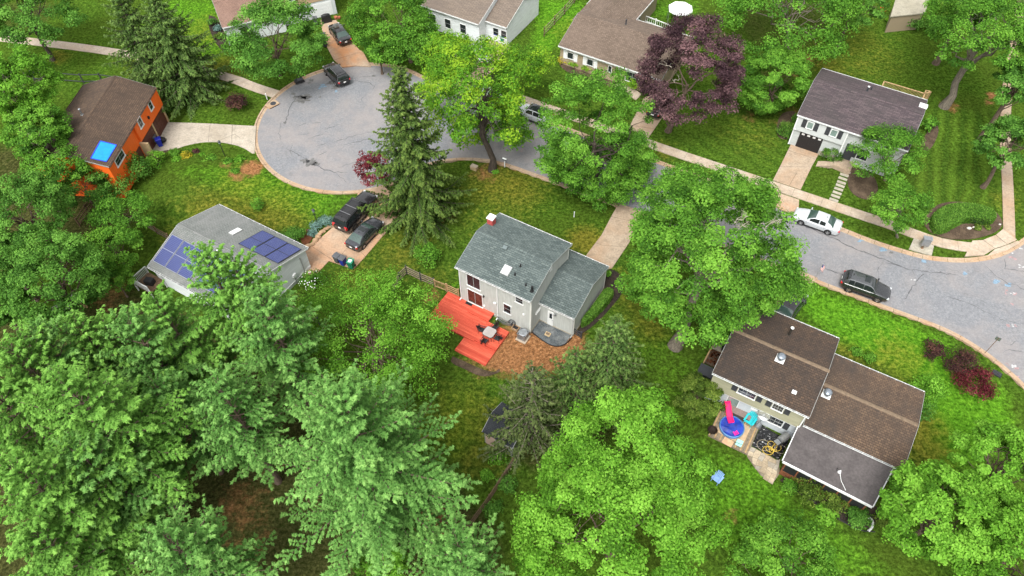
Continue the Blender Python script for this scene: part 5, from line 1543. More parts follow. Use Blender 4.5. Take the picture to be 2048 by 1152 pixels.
blue_b = plain("blue_bin_plastic", (.012, .022, .26), .45, var=.12); green_b = plain("green_bin_plastic", (.012, .15, .085), .45, var=.12); grey_b = plain("grey_bin_plastic", (.075, .078, .085), .5, var=.12)
bg = "bins at the end of the orange stained driveway"
bin_("grey bin with grey lid, left in the row of three bins on the driveway", 676.5, 524, -.55, grey_b, grey_b, group=bg)
bin_("blue bin with grey lid, middle of the row of three on the driveway", 687.5, 529, -.5, blue_b, grey_b, group=bg)
t = bin_("green bin with pale sticker on lid, right in the row of three", 704, 535.5, -.3, green_b, green_b, group=bg)
MB().box(0, -.02, 1.075, .34, .36, .008).build("sticker", plate_white, t)
bin_("blue bin standing by the brown garage doors of the orange house", 322, 292, .5, blue_b, blue_b)
bin_("grey bin beside the blue bin near the orange house garage", 312, 287, .3, grey_b, grey_b)
bg_ = obj_at("trash_bag", "dark trash bag slumped on the orange house driveway", "bag", 326, 283)
MB().lathe([(.25, 0), (.42, .12), (.40, .35), (.22, .52), (.06, .6), (.10, .68)], 12).build("bag", black_plastic, bg_, 60)
bg_ = obj_at("trash_bag", "pale bundle next to the grey bin by the brown garage door", "bag", 310, 280)
MB().lathe([(.22, 0), (.32, .12), (.28, .3), (.12, .45), (.05, .5)], 10).build("bag", plain("pale_bag", (.5, .5, .52), .5), bg_, 60)
bin_("blue bin on the left edge of the driveway under the tan house", 648.5, 82, .2, blue_b, grey_b)
bin_("dark grey bin against the white garage wall of the tan house", 632.5, 49, .2, grey_b, grey_b)
bin_("dark bin half hidden by the tree next to the upper driveway", 651, 93, .2, charcoal, charcoal)
bin_("blue bin against the white gabled house under its windows", 994, 81, -.5, blue_b, blue_b)
bin_("green bin against the white gabled house beside a blue one", 1006.5, 86, -.5, green_b, green_b)
gr = obj_at("grill", "black covered barbecue in front of the white garage door", "grill", 654, 44, 0, math.radians(yawT))
MB().box(0, 0, .5, 1.3, .65, 1.0, 0, 0, .9).build("cover", black_plastic, gr); MB().lathe([(.33, 0), (.31, .12), (.22, .2), (.05, .24)], 14, (0, 0, 1.0), 0, 1.7, .8).build("lid_cover", black_plastic, gr, 40)
pt = obj_at("flower_pot", "terracotta flower pots beside the covered barbecue", "pot", 672, 38)
for dx, r in ((0, .25), (.45, .2), (.2, .18)): MB().lathe([(r * .7, 0), (r, r * 1.5), (r * .85, r * 1.5), (r * .8, r * 1.2)], 12, (dx, .2 * dx, 0)).build("pot", plain("terracotta", (.32, .11, .06), .8), pt)

# ================================================================ FENCES
def fence(name, label, pts, n_between=1, h=1.15, rails=3, mat=grey_wood, post_mat=None, post=.12, cat="fence", rail=(.06, .10), wire=False, pickets=0, z=0.0):
    P = [np.array(G(*p)) for p in pts]
    t = thing(name, label, cat, (*P[0], z))
    o = P[0]
    Q = []
    for a, b in zip(P, P[1:]): Q += [a + (b - a) * k / n_between for k in range(n_between)]
    Q.append(P[-1])
    for q in Q: MB().box(q[0] - o[0], q[1] - o[1], h / 2 + .04, post, post, h + .12, rng.random() * .3).build("post", post_mat or mat, t)
    for a, b in zip(Q, Q[1:]):
        for r in range(rails):
            z_ = h * (.18 + .74 * r / max(1, rails - 1)); j = rng.normal(0, .012, 2)
            MB().bar((*(a - o), z_ + j[0]), (*(b - o), z_ + j[1]), *rail).build("rail", mat, t)
        if pickets:
            L = np.linalg.norm(b - a); k = int(L / pickets)
            for i in range(1, k): q = a + (b - a) * i / k - o; MB().box(q[0], q[1], h * .55, .04, .03, h * .84, math.atan2(*(b - a)[::-1])).build("picket", mat, t)
        if wire:
            mb = MB(); L = np.linalg.norm(b - a); dd = (b - a) / L
            for i in range(int(L / .22)): q = a + dd * i * .22 - o; mb.bar((*q, .08), (*q, h * .9), .008, .008)
            for i in range(5): mb.bar((*(a - o), .1 + i * h * .18), (*(b - o), .1 + i * h * .18), .008, .008)
            mb.build("wire_mesh", galv, t)
    return t
fence("rail_fence", "weathered split rail fence joining the left wall of the grey house", [(787, 588), (800, 562), (814, 548), (842, 562), (869, 573)], 1, 1.25, 4, grey_wood, charcoal, wire=False)
fence("garden_gate", "slatted timber gate in the split rail fence by the grey house", [(870, 574), (893, 583)], 1, 1.15, 2, tan_wood, cat="gate", pickets=.16)
fence("rail_fence", "short split rail panel between timber gate and grey house wall", [(895, 584), (918, 594)], 1, 1.2, 4, tan_wood)
fence("rail_fence", "dark split rail fence running down from the garden shed", [(1026, 930), (979, 1002), (935, 1062)], 1, 1.2, 3, brown_wood)
fence("rail_fence", "dark wire and rail fence behind the orange house", [(70, 160), (115, 162), (168, 166), (206, 165), (250, 172)], 1, 1.3, 2, charcoal, wire=False)
fence("rail_fence", "split rail fence on the lawn between white gabled house and beige ranch house", [(1088, 72), (1109, 49), (1129, 28), (1148, 6), (1165, -14)], 1, 1.25, 3, grey_wood, brown_wood)
fence("rail_fence", "dark picket fence at the left corner of the solar house", [(290, 452), (316, 468), (341, 482)], 1, 1.1, 3, brown_wood, wire=True)
fence("rail_fence", "split rail fence under shrubs on the right of the solar house", [(560, 612), (603, 632), (640, 650)], 1, 1.15, 3, grey_wood, charcoal)
fence("rail_fence", "brown rail fence in the thicket below the orange house", [(160, 452), (178, 425), (196, 400), (214, 376)], 1, 1.1, 3, brown_wood)
fence("rail_fence", "short dark rail fence at the garage corner of the grey house", [(1147, 668), (1162, 676)], 1, .9, 3, charcoal)
fence("porch_railing", "white balustrade behind the beige ranch house", [(1279, 40), (1310, 52), (1345, 66)], 1, 1.0, 2, white_trim, pickets=.28, cat="railing")
# raised back deck of house E
bd = thing("deck", "raised brown timber deck with railing behind the plum roofed house", "deck", (E.cx, E.cy, 0), E.yaw)
y0 = E.yb + .06; zf = 2.55
x0 = E.roofpt('back', 1758, 176)[0] + .2; x1 = x0 + 4.6; x2 = E.xr - .2; dpt = 2.6
for i in range(int(dpt / .143)): MB().box((x0 + x2) / 2, y0 + (i + .5) * .143, zf - .02, x2 - x0, .133, .04).build("deck_board", tan_wood, bd)
def rail_run(a, b):
    a, b = np.array(a), np.array(b); L = np.linalg.norm(b - a)
    MB().bar((*a, zf + 1.0), (*b, zf + 1.0), .14, .04).build("top_rail", tan_wood, bd)
    MB().bar((*a, zf + .12), (*b, zf + .12), .05, .08).build("bottom_rail", tan_wood, bd)
    k = int(L / .14)
    for i in range(1, k): q = a + (b - a) * i / k; MB().box(*q, zf + .56, .04, .04, .86).build("baluster", tan_wood, bd)
    for q in (a, b): MB().box(*q, (zf + 1.05) / 2, .1, .1, zf + 1.05).build("post", tan_wood, bd)
rail_run((x0 + .05, y0), (x0 + .05, y0 + dpt)); rail_run((x0 + .05, y0 + dpt), (x1, y0 + dpt)); rail_run((x1, y0 + dpt), (x1 + .6, y0 + dpt + .7)); rail_run((x1 + .6, y0 + dpt + .7), (x2 - .1, y0 + dpt + .7)); rail_run((x2 - .1, y0 + dpt + .7), (x2 - .1, y0))

# ================================================================ POOL DECK OF THE OLIVE HOUSE
pd_ = thing("deck", "weathered low timber deck under the blue plunge pool", "deck", (D.cx, D.cy, 0), D.yaw)
P = [place_local(D, *p, .2) for p in ((1414, 867), (1494, 908), (1521, 853), (1446, 818))]
x0, x1 = (P[0][0] + P[3][0]) / 2, (P[1][0] + P[2][0]) / 2; y0, y1 = (P[0][1] + P[1][1]) / 2, (P[2][1] + P[3][1]) / 2
n = int((x1 - x0) / .145)
for i in range(n): MB().box(x0 + (i + .5) * (x1 - x0) / n, (y0 + y1) / 2, .18 + rng.normal(0, .003), (x1 - x0) / n - .010, y1 - y0, .04).build("deck_board", grey_wood if i % 3 else tan_wood, pd_)
for a, b in (((x0, y0 - .022), (x1, y0 - .022)), ((x0 - .022, y0), (x0 - .022, y1))): MB().bar((*a, .1), (*b, .1), .04, .2).build("rim_board", grey_wood, pd_)
def flat(name, label, cat, poly, z, mat, th=.015):
    P = pts_px(poly, z); c = P[0]; t = thing(name, label, cat, (*c, 0))
    mb = MB(); mb.prism([(p[0] - c[0], p[1] - c[1]) for p in P], z - th, z); mb.build("sheet", mat, t); return t
flat("floor_mat", "tan plywood sheet under the plunge pool on the weathered deck", "mat", [(1432, 862), (1485, 891), (1502, 855), (1450, 830)], .225, plain("plywood", (.36, .26, .16), .8, var=.2, scale=3))
flat("floor_mat", "pale orange board lying below the plunge pool", "mat", [(1443, 884), (1462, 895), (1468, 884), (1450, 873)], .245, plain("pale_board", (.42, .27, .16), .8, var=.2, scale=3))
pl = obj_at("plunge_pool", "round blue plunge pool on the weathered deck", "pool", 1462.5, 856, .23)
water = plain("pool_water", (.012, .035, .26), .08, spec=.6, var=.5, scale=1.8)
MB().lathe([(1.02, 0), (1.06, .12), (1.04, .30), (.97, .33), (.95, .28), (.95, .0)], 36).build("pool_wall", plain("pool_rim_blue", (.06, .16, .34), .4, var=.25, scale=3), pl, 50)
MB().lathe([(.951, .20), (.951, .24)], 36).build("water", water, pl)
sl = obj_at("slide", "bright pink toy slide leaning over the plunge pool", "slide", 1454.5, 832, .23, math.atan2(G(1458.6, 846)[1] - G(1451, 824)[1], G(1458.6, 846)[0] - G(1451, 824)[0]))
pink = plain("pink_plastic", (.75, .012, .11), .35, var=.08)
prof = [(-.85, 1.05), (-.65, 1.02), (-.2, .70), (.3, .42), (.6, .36), (.85, .36)]
mb = MB()
for (xa, za), (xb, zb_) in zip(prof, prof[1:]): mb.bar((xa, 0, za), (xb, 0, zb_), .44, .03)
mb.build("chute", pink, sl)
for s_ in (-1, 1):
    mb = MB()
    for (xa, za), (xb, zb_) in zip(prof, prof[1:]): mb.bar((xa, s_ * .23, za + .06), (xb, s_ * .23, zb_ + .06), .03, .15)
    mb.build("side_wall", pink, sl)
    MB().tube([(-.80, s_ * .2, 1.0), (-.95, s_ * .24, 0)], .025, 6).build("leg", pink, sl)
for k in range(3): MB().bar((-.84 - k * .04, -.2, .75 - k * .25), (-.84 - k * .04, .2, .75 - k * .25), .05, .04).build("step", pink, sl)
def adirondack(label, px, py, rz, mat, s=1.0, z=.22, name="garden_chair"):
    t = thing(name, label, "chair", (*G(px, py, z), z), rz)
    for k in range(5): MB().bar((s * (-.22 + k * .11), -.26 * s, .30 * s), (s * (-.26 + k * .13), -.50 * s, 1.0 * s - abs(k - 2) * .05 * s), .10 * s, .02, (0, 1, 0)).build("back_slat", mat, t)
    for k in range(5): MB().bar((-.27 * s, (-.24 + k * .12) * s, (.28 + k * .025) * s), (.27 * s, (-.24 + k * .12) * s, (.28 + k * .025) * s), .105 * s, .02).build("seat_slat", mat, t)
    for q in (-1, 1):
        MB().bar((q * .34 * s, -.42 * s, .56 * s), (q * .34 * s, .36 * s, .58 * s), .14 * s, .025).build("armrest", mat, t)
        MB().bar((q * .30 * s, .32 * s, 0), (q * .31 * s, .30 * s, .56 * s), .09 * s, .04).build("leg", mat, t)
        MB().bar((q * .27 * s, .30 * s, .36 * s), (q * .27 * s, -.52 * s, .02), .10 * s, .03).build("leg", mat, t)
    return t
adirondack("turquoise garden chair on the deck beside the plunge pool", 1497, 846, D.yaw + 1.9 + math.pi / 2 - .5, plain("turquoise_plastic", (.02, .38, .42), .4, var=.08), 1.12)
adirondack("small orange chair behind the pink slide", 1464, 822, D.yaw + math.pi - .2, plain("orange_plastic", (.70, .13, .045), .4), .75)
adirondack("pale blue garden chair standing alone on the lawn", 1432, 961, D.yaw + 2.9, plain("pale_blue_plastic", (.20, .33, .55), .4, var=.08), .95, 0)
adirondack("little bright pink seat floating in the plunge pool", 1470.3, 868, .4, plain("magenta_plastic", (.75, .03, .30), .35), .45, .40)
stl = obj_at("stool", "pale aqua step stool at the pool deck edge", "stool", 1478, 887, .23, D.yaw)
aq = plain("aqua_plastic", (.28, .55, .52), .4)
MB().box(0, 0, .33, .52, .34, .05).build("top", aq, stl); MB().box(0, -.24, .17, .50, .2, .04).build("step", aq, stl)
for sx in (-1, 1): MB().box(sx * .22, 0, .15, .04, .36, .31).build("leg", aq, stl)
fb = obj_at("fire_bowl", "round black fire bowl at the left corner of the pool deck", "fire pit", 1423.5, 864, .2)
MB().lathe([(.12, .1), (.30, .18), (.40, .34), (.42, .40), (.38, .40), (.28, .24), (.05, .2)], 20).build("bowl", plain("rusted_black", (.025, .016, .012), .5, .3), fb, 40)
for k in range(3): a = 2.1 * k; MB().tube([(.2 * math.cos(a), .2 * math.sin(a), .16), (.32 * math.cos(a), .32 * math.sin(a), 0)], .02, 5).build("leg", black_plastic, fb)
sb_ = obj_at("storage_bench", "long brown grey storage bench against the pale wall of the olive house", "bench", 1478, 832, .2, D.yaw)
MB().box(0, 0, .28, 1.75, .62, .5).build("box", plain("bench_dark", (.06, .045, .04), .7), sb_)
for k in range(4): MB().box(0, -.24 + k * .16, .56, 1.85, .145, .04).build("lid_slat", plain("bench_lid", (.17, .125, .11), .7, var=.2), sb_)
ht = obj_at("patio_heater", "silver patio heater with round reflector beside the turquoise chair", "heater", 1515, 853, .1)
MB().lathe([(.28, 0), (.30, .05), (.27, .35), (.22, .42), (.05, .45)], 18).build("base", galv, ht, 40); MB().tube([(0, 0, .45), (0, 0, 1.75)], .035, 8).build("pole", galv, ht)
MB().lathe([(.10, 1.75), (.13, 1.95), (.10, 2.1), (.18, 2.12)], 14).build("burner", white_trim, ht, 40); MB().lathe([(.55, 2.10), (.52, 2.14), (.30, 2.22), (.05, 2.26), (.02, 2.28)], 26).build("reflector", plain("reflector_metal", (.55, .56, .55), .22, .85, .5, var=.06), ht, 60)
# black tarp, flagstones, hose, grill
bt = thing("ground_tarp", "crinkled black plastic tarp spread in front of the lower window", "tarp", (*G(1540, 880), 0))
Pq = [np.array(G(*p)) - np.array(G(1540, 880)) for p in ((1503, 893), (1557, 921), (1577, 884), (1522, 850))]
mb = MB(); N = 34
for j in range(N + 1):
    for i in range(N + 1):
        a, b = i / N, j / N; q = (Pq[0] * (1 - a) + Pq[1] * a) * (1 - b) + (Pq[3] * (1 - a) + Pq[2] * a) * b
        w = pnoise(Vector((q[0] * 2.2 + 3, q[1] * 5, .3))); mb.v.append((q[0], q[1], .06 + .09 * abs(w) + .03 * rng.random()))
for j in range(N):
    for i in range(N): k = j * (N + 1) + i; mb.f.append((k, k + 1, k + N + 2, k + N + 1)); mb.m.append(0); mb.uv.append(None)
mb.build("sheet", plain("black_film", (.010, .010, .011), .22, spec=.6, var=.2), bt)
hs = thing("garden_hose", "yellow garden hose coiled loosely on the black tarp", "hose", (*G(1541, 899), .14))
mb = MB(); P = []
for k in range(160):
    a = k * .24; r = .30 + .17 * math.sin(k * .083) + .10 * math.sin(k * .31); P.append((r * math.cos(a) + .35 * math.sin(k * .045) , r * math.sin(a) * .9 + .25 * math.cos(k * .036), .03 + .06 * (k / 160) + .02 * rng.random()))
mb.tube(P, .022, 5); mb.build("hose", plain("yellow_hose", (.52, .36, .06), .45), hs)
mb = MB(); mb.tube([(.55 * math.cos(a) - .55, .5 * math.sin(a) + .3, .04) for a in np.linspace(0, 5.6, 26)], .014, 5); mb.tube([(.5 * math.cos(a) + .75, .4 * math.sin(a) - .05, .05) for a in np.linspace(1, 7, 26)], .014, 5)
mb.build("loose_cable", plain("beige_cable", (.42, .36, .25), .6), hs)
gl = obj_at("grill", "grey lidded barbecue grill beside the porch wall", "grill", 1562, 884, .05, D.yaw + 1.1)
MB().box(0, 0, .42, 1.0, .5, .75).build("cabinet", charcoal, gl)
mb = MB(); mb.lathe([(.28, -.40), (.30, -.38), (.30, .38), (.28, .40)], 18); me_ = mb
m2 = MB(); m2.tube([(-.42, 0, .86), (.42, 0, .86)], .30, 18); m2.build("lid", plain("grill_grey", (.25, .255, .25), .4, .5, var=.1), gl, 40)
for s_ in (-1, 1): MB().box(s_ * .72, 0, .80, .42, .46, .04).build("side_shelf", galv, gl)
MB().bar((-.32, -.32, .92), (.32, -.32, .92), .03, .03).build("handle", galv, gl)
for sx in (-1, 1): MB().tube([(sx * .4, -.2, .08), (sx * .46, -.2, .08)], .09, 10).build("wheel", rubber, gl)
fp = thing("flagstone_patio", None, None); tag(fp, kind="structure")
outl = pts_px([(1500, 896), (1520, 905), (1557, 922), (1560, 946), (1546, 966), (1522, 951), (1507, 932), (1494, 913)])
flag_m = [concrete("flagstone_%s" % n, c, (.14, .11, .07), .5, .9) for n, c in (("tan", (.36, .29, .20)), ("grey", (.31, .28, .23)), ("buff", (.42, .35, .25)))]
gxs = np.arange(-6, 6, .46); base = np.array(G(1525, 925))
mb = MB(); mb.prism(outl, -.1, .03, bottom=False); mb.build("mortar_bed", concrete("mortar", (.20, .165, .12), (.1, .08, .05), .5), fp)
jit = {}
def jp(i, j):
    if (i, j) not in jit: jit[(i, j)] = base + np.array([math.cos(D.yaw) * i - math.sin(D.yaw) * j, math.sin(D.yaw) * i + math.cos(D.yaw) * j]) * .46 + rng.normal(0, .075, 2)
    return jit[(i, j)]
for i in range(-9, 10):
    for j in range(-9, 10):
        q = [jp(i, j), jp(i + 1, j), jp(i + 1, j + 1), jp(i, j + 1)]; c = sum(q) / 4
        if not inside(outl, np.array([c[0]]), np.array([c[1]]))[0]: continue
        q = [tuple(c + (p - c) * .93) for p in q]
        MB().prism(q, 0, .055 + rng.normal(0, .006), bottom=False).build("flagstone", flag_m[rng.integers(3)], fp)
# left side of the olive house
pb = thing("planter_bed", "leaf filled planter bed with timber edging along the olive house", "planter", (*G(1420, 700), 0))
def rel(p, z=0): g = G(*p, z); return (g[0] - pb.location.x, g[1] - pb.location.y)
MB().bar((*rel((1407, 726)), .12), (*rel((1433, 677)), .12), .12, .28).build("timber_edge", tan_wood, pb)
mb = MB(); mb.prism([rel(p) for p in ((1408, 726), (1422, 698), (1446, 708), (1432, 738))], 0, .12); mb.build("soil", mulch_brown, pb)
mb = MB(); mb.prism([rel(p) for p in ((1423, 697), (1434, 675), (1458, 684), (1446, 708))], 0, .10); mb.build("concrete_pad", drive_pale, pb)
mb = MB()
for k in range(60):
    u, v = rng.random(2); p = rel((1411 + 22 * u + 12 * v, 724 + 9 * u - 24 * v)); mb.box(p[0], p[1], .16, .16, .12, .03, rng.random() * 6)
tag(mb.build("leaf_litter", mulch_red, pb), kind="stuff")
for px, py, r, h, lb in ((1436, 686, .34, .6, "large dark round planter pot on the pad beside the olive house"), (1446, 700, .28, .7, "tall black planter pot next to the olive house wall")):
    t = obj_at("planter_pot", lb, "pot", px, py, .1); MB().lathe([(r * .7, 0), (r, h), (r * .86, h), (r * .8, h * .85)], 16).build("pot", black_plastic, t, 40); MB().lathe([(r * .79, h * .8), (r * .79, h * .86)], 12).build("soil", mulch_black, t)
bs = obj_at("storage_box", "black lidded storage box at the left corner of the olive house", "box", 1410, 756, 0, D.yaw)
MB().box(0, 0, .55, 1.5, 1.0, 1.1).build("body", black_plastic, bs); MB().box(0, 0, 1.13, 1.58, 1.08, .06).build("lid", charcoal, bs)
for k in range(4): MB().box(-.56 + k * .37, -.51, .55, .03, .03, 1.0).build("rib", charcoal, bs)
dp = thing("drain_pipe", "curved pale corrugated drain pipe in the mulch below the porch", "pipe", (*G(1742, 1050), 0))
P = [np.array(G(*p)) - np.array(G(1742, 1050)) for p in ((1736, 1036), (1742, 1040), (1745, 1047), (1743, 1056), (1736, 1063))]; P = smooth_line(P, 2)
MB().tube([(p[0], p[1], .12) for p in P], [.09 + .012 * (k % 2) for k in range(len(P))], 10).build("pipe", plain("pale_pipe", (.45, .46, .45), .5), dp)
eb = smooth_line(pts_px([(1600, 985), (1650, 1018), (1690, 1046), (1720, 1062), (1750, 1064)]), 2)
be = thing("bed_edging", "dark edging strip between lawn and mulch below the porch", "edging", (eb[0][0], eb[0][1], 0))
MB().tube([(p[0] - eb[0][0], p[1] - eb[0][1], .05) for p in eb], .045, 5).build("strip", black_plastic, be)

# ================================================================ STREET FURNITURE
def lamp_post(label, px, py, h=2.1):
    t = obj_at("lamp_post", label, "lamp post", px, py)
    MB().lathe([(.10, 0), (.09, .2), (.045, .25), (.04, h)], 10).build("post", black_plastic, t, 40)
    MB().bar((-.18, 0, h - .3), (.18, 0, h - .3), .03, .03).build("ladder_bar", black_plastic, t)
    MB().lathe([(.06, h), (.13, h + .05), (.16, h + .32), (.18, h + .34), (.04, h + .46), (.015, h + .55)], 6).build("lantern", charcoal, t)
    mb = MB()
    for k in range(6): a = math.pi / 3 * (k + .5); mb.box(.125 * math.cos(a), .125 * math.sin(a), h + .19, .012, .10, .2, a)
    mb.build("lantern_glass", pale_glass, t)
lamp_post("black lantern post at the edge of the orange house flower bed", 451.5, 316)
lamp_post("black lantern post among blue green shrubs beside the stained driveway", 636, 452)
mbx = obj_at("mailbox", "grey cluster mailbox on its pad by the kerb", "mailbox", 1844, 496, PAVE_Z, -.30)
MB().lathe([(.16, 0), (.16, .03), (.07, .05), (.07, .55)], 10).build("pedestal", plain("mailbox_brown", (.16, .10, .06), .6), mbx, 40)
MB().box(0, 0, 1.0, .78, .48, .92).build("cabinet", plain("mailbox_grey", (.30, .31, .31), .4, .5, var=.06), mbx); MB().box(0, 0, 1.485, .86, .56, .05).build("roof", galv, mbx)
for r in range(4):
    for q in range(3): MB().box(-.25 + q * .25, -.245, .68 + r * .215, .225, .012, .195).build("mailbox_door", galv, mbx)
fl_ = obj_at("flag", "striped flag with blue canton drooping on a short pole by the kerb", "flag", 1630, 558, 0)
MB().tube([(0, 0, 0), (0, 0, 2.3)], .018, 6).build("flagpole", galv, fl_); MB().lathe([(.03, 2.3), (.035, 2.34), (.0, 2.38)], 8).build("finial", alloy, fl_)
red_c, white_c, blue_c = plain("flag_red", (.42, .02, .03), .8, var=.06), plain("flag_white", (.70, .70, .68), .8, var=.04), plain("flag_blue", (.02, .03, .16), .8, var=.06)
mb = MB(); nu, nv = 16, 13
def cloth(u, v): return (.05 + .55 * u * .75 + 0, .10 * math.sin(u * 7 + v * 1.2) * u, 2.25 - v * .78 - .62 * u ** 1.3 * .9)
for j in range(nv):
    for i in range(nu):
        q = [cloth((i + a) / nu, (j + b) / nv) for a, b in ((0, 0), (1, 0), (1, 1), (0, 1))]
        mb.poly(q, 2 if (i < 6 and j < 7) else j % 2)
cl_ = mb.build("cloth", [red_c, white_c, blue_c], fl_)
st_ = MB()
for j in range(5):
    for i in range(5):
        c = cloth((i + .7) / nu * 1.05, (j + .8) / nv * 1.25)
        for e in (-.004, .004): st_.poly([(c[0] + .014 * math.cos(k * 4 * math.pi / 5 + 1.57) * (1 if k % 1 == 0 else 1), c[1] + e, c[2] + .014 * math.sin(k * 4 * math.pi / 5 + 1.57)) for k in range(3)])
st_.build("star", white_c, cl_)
sp_ = obj_at("sign_post", "slim metal sign post on the verge with its plate edge on", "sign post", 1969, 707)
MB().tube([(0, 0, 0), (0, 0, 2.6)], .03, 6).build("post", plain("rusty_post", (.22, .14, .09), .6, .4), sp_); MB().box(0, 0, 2.38, .02, .42, .40, .9).build("plate", galv, sp_); MB().box(.02, .01, 2.38, .012, .44, .42, .9).build("plate_back", charcoal, sp_)
um = obj_at("utility_marker", "small white utility marker post on the lawn by the footpath", "marker", 534.7, 199); MB().tube([(0, 0, 0), (0, 0, .85)], .06, 8).build("post", white_trim, um); MB().lathe([(.07, .85), (.07, .9), (.02, .93)], 8).build("cap", plate_white, um)
ub = obj_at("utility_box", "low beige utility box on the lawn beside the tall spruce", "utility box", 948.5, 338, 0, -.5); MB().box(0, 0, .22, .75, .5, .44).build("body", tan_stucco, ub); MB().box(0, 0, .455, .79, .54, .04).build("lid", MATS["sidewalk_concrete"], ub)
hp = obj_at("basketball_stand", "black wheeled basketball stand base with its pole at the kerb", "basketball stand", 599, 163, CURB_Z, .5)
mb = MB(); mb.box(0, 0, .16, 1.2, .8, .26, 0, 0, .86); mb.build("base", black_plastic, hp); MB().box(.1, 0, .32, .7, .5, .08, 0, 0, .8).build("base_top", charcoal, hp)
MB().tube([(.25, .1, .3), (.22, .1, 1.4), (.2, .1, 2.9)], .05, 8).build("pole", black_plastic, hp); MB().tube([(-.4, .1, .3), (.2, .1, 1.3)], .025, 6).build("brace", black_plastic, hp)
MB().box(.0, .1, 2.85, .05, 1.1, .75).build("backboard", charcoal, hp)
MB().tube([(-.05 - .23 + .23 * math.cos(a), .1 + .23 * math.sin(a), 2.65) for a in np.linspace(0, 2 * math.pi, 17)], .012, 5, False).build("hoop", plain("hoop_orange", (.5, .12, .03), .5), hp)
di = obj_at("storm_drain", "storm drain inlet box set into the kerb of the turning circle", "storm drain", 545, 209, 0, .75)
MB().box(0, 0, -.02, 1.5, .9, .14).build("slab", curb_mat, di); MB().box(0, -.36, -.07, 1.2, .25, .10).build("opening", black_plastic, di)
MB().lathe([(.36, .05), (.36, .064), (.30, .066), (.30, .055)], 20, (.15, .05, 0)).build("manhole_cover", charcoal, di)
mh = obj_at("manhole_cover", "round iron cover ring on the kerb by the storm drain", "manhole cover", 552, 208, ROAD_Z + .004)
MB().lathe([(.42, -.02), (.42, .012), (.33, .014), (.33, .002)], 22).build("ring", charcoal, mh, 30); MB().lathe([(.325, 0), (.325, .008)], 22).build("cover", plain("iron", (.06, .05, .045), .6, .5), mh)
dg = obj_at("drain_grate", "dark drain grate in the verge lawn at far right", "drain", 1994, 747, .01, -.7)
for k in range(7): MB().box(-.3 + k * .1, 0, .02, .06, .5, .05).build("grate_bar", charcoal, dg)
MB().box(0, 0, -.02, .8, .6, .04).build("frame", black_plastic, dg)
lm = obj_at("mailbox", "small dark mailbox on a post at the near kerb by the tall maple trunk", "mailbox", 1009.5, 334, 0, -.5); MB().box(0, 0, .5, .09, .09, 1.0).build("post", white_trim, lm); MB().box(0, 0, 1.12, .5, .2, .22).build("box", grey_b, lm); MB().tube([(-.25, 0, 1.22), (.25, 0, 1.22)], .10, 12).build("box_top", white_trim, lm, 40)
wp = obj_at("marker_stake", "thin white stake on the grey house lawn near the big maple", "stake", 1148, 434); MB().box(0, 0, .35, .08, .03, .75).build("stake", white_trim, wp); MB().box(0, 0, .76, .1, .04, .08).build("top", plate_white, wp)
gz = obj_at("canopy_tent", "white peaked garden canopy on the lawn behind the purple tree", "canopy", 1356, 44, 0, .3)
mb = MB(); R_ = 1.65; n = 8
for k in range(n):
    a, b = 2 * math.pi * k / n, 2 * math.pi * (k + 1) / n
    mb.poly([(R_ * math.cos(a), R_ * math.sin(a), 2.1), (R_ * math.cos(b), R_ * math.sin(b), 2.1), (0, 0, 3.0)])
    mb.poly([(R_ * math.cos(a), R_ * math.sin(a), 1.85), (R_ * math.cos(b), R_ * math.sin(b), 1.85), (R_ * math.cos(b), R_ * math.sin(b), 2.1), (R_ * math.cos(a), R_ * math.sin(a), 2.1)])
    MB().tube([(R_ * .98 * math.cos(a), R_ * .98 * math.sin(a), 0), (R_ * .98 * math.cos(a), R_ * .98 * math.sin(a), 2.1)], .03, 6).build("pole", galv, gz)
mb.build("canopy", plain("canopy_white", (.78, .79, .80), .6, var=.03), gz)
# steps, landing and low wall by the plum roofed house
ls = thing("entry_steps", "tan concrete steps and landing rising to the plum roofed house", "steps", (*G(1665, 320), 0))
def rl(L): return [(p[0] - ls.location.x, p[1] - ls.location.y) for p in L]
MB().prism(rl(pts_px([(1668, 318), (1676, 304), (1690, 298), (1714, 306), (1710, 322), (1700, 344), (1668, 330)], .5)), 0, .5, bottom=False).build("landing", drive_tan, ls)
for k in range(4):
    a, b = 1636 + 8 * k, 1636 + 8 * (k + 1) + (1 if k == 3 else 0)
    z = .1 + .1 * k
    MB().prism(rl(pts_px([(a, 322 + k * .8), (a - 4, 332 - .2 * k), (1668, 331), (1672, 322)], z)), 0, z, bottom=False).build("step", drive_tan, ls)
rw = thing("retaining_wall", "low concrete wall holding the clipped round bush beside the garage", "wall", (*G(1655, 315), 0))
for a, b in (((1637, 309), (1674, 321)), ((1637, 309), (1641, 300))):
    p, q = G(*a), G(*b); MB().bar((p[0] - rw.location.x, p[1] - rw.location.y, .25), (q[0] - rw.location.x, q[1] - rw.location.y, .25), .22, .5).build("wall_length", stone_mat, rw)
bw = thing("stone_edging", "rough brown stone edging along the mulch beside the stained driveway", "edging", (*G(628, 480), 0))
for k in range(26):
    u = k / 25; px, py = 606 + 58 * u + rng.normal(0, 1), 496 - 40 * u + 6 * math.sin(u * 6) + rng.normal(0, 1); g = G(px, py); r = .16 + .12 * rng.random()
    MB().lathe([(r * .8, 0), (r, r * .5), (r * .7, r), (r * .2, r * 1.1)], 7, (g[0] - bw.location.x, g[1] - bw.location.y, 0), 0, 1.3, .9).build("stone", edge_brown, bw)
fr = thing("flat_stone", "pale flat stones in the mulch in front of the clipped kidney hedge", "stone", (*G(1938, 457), .03))
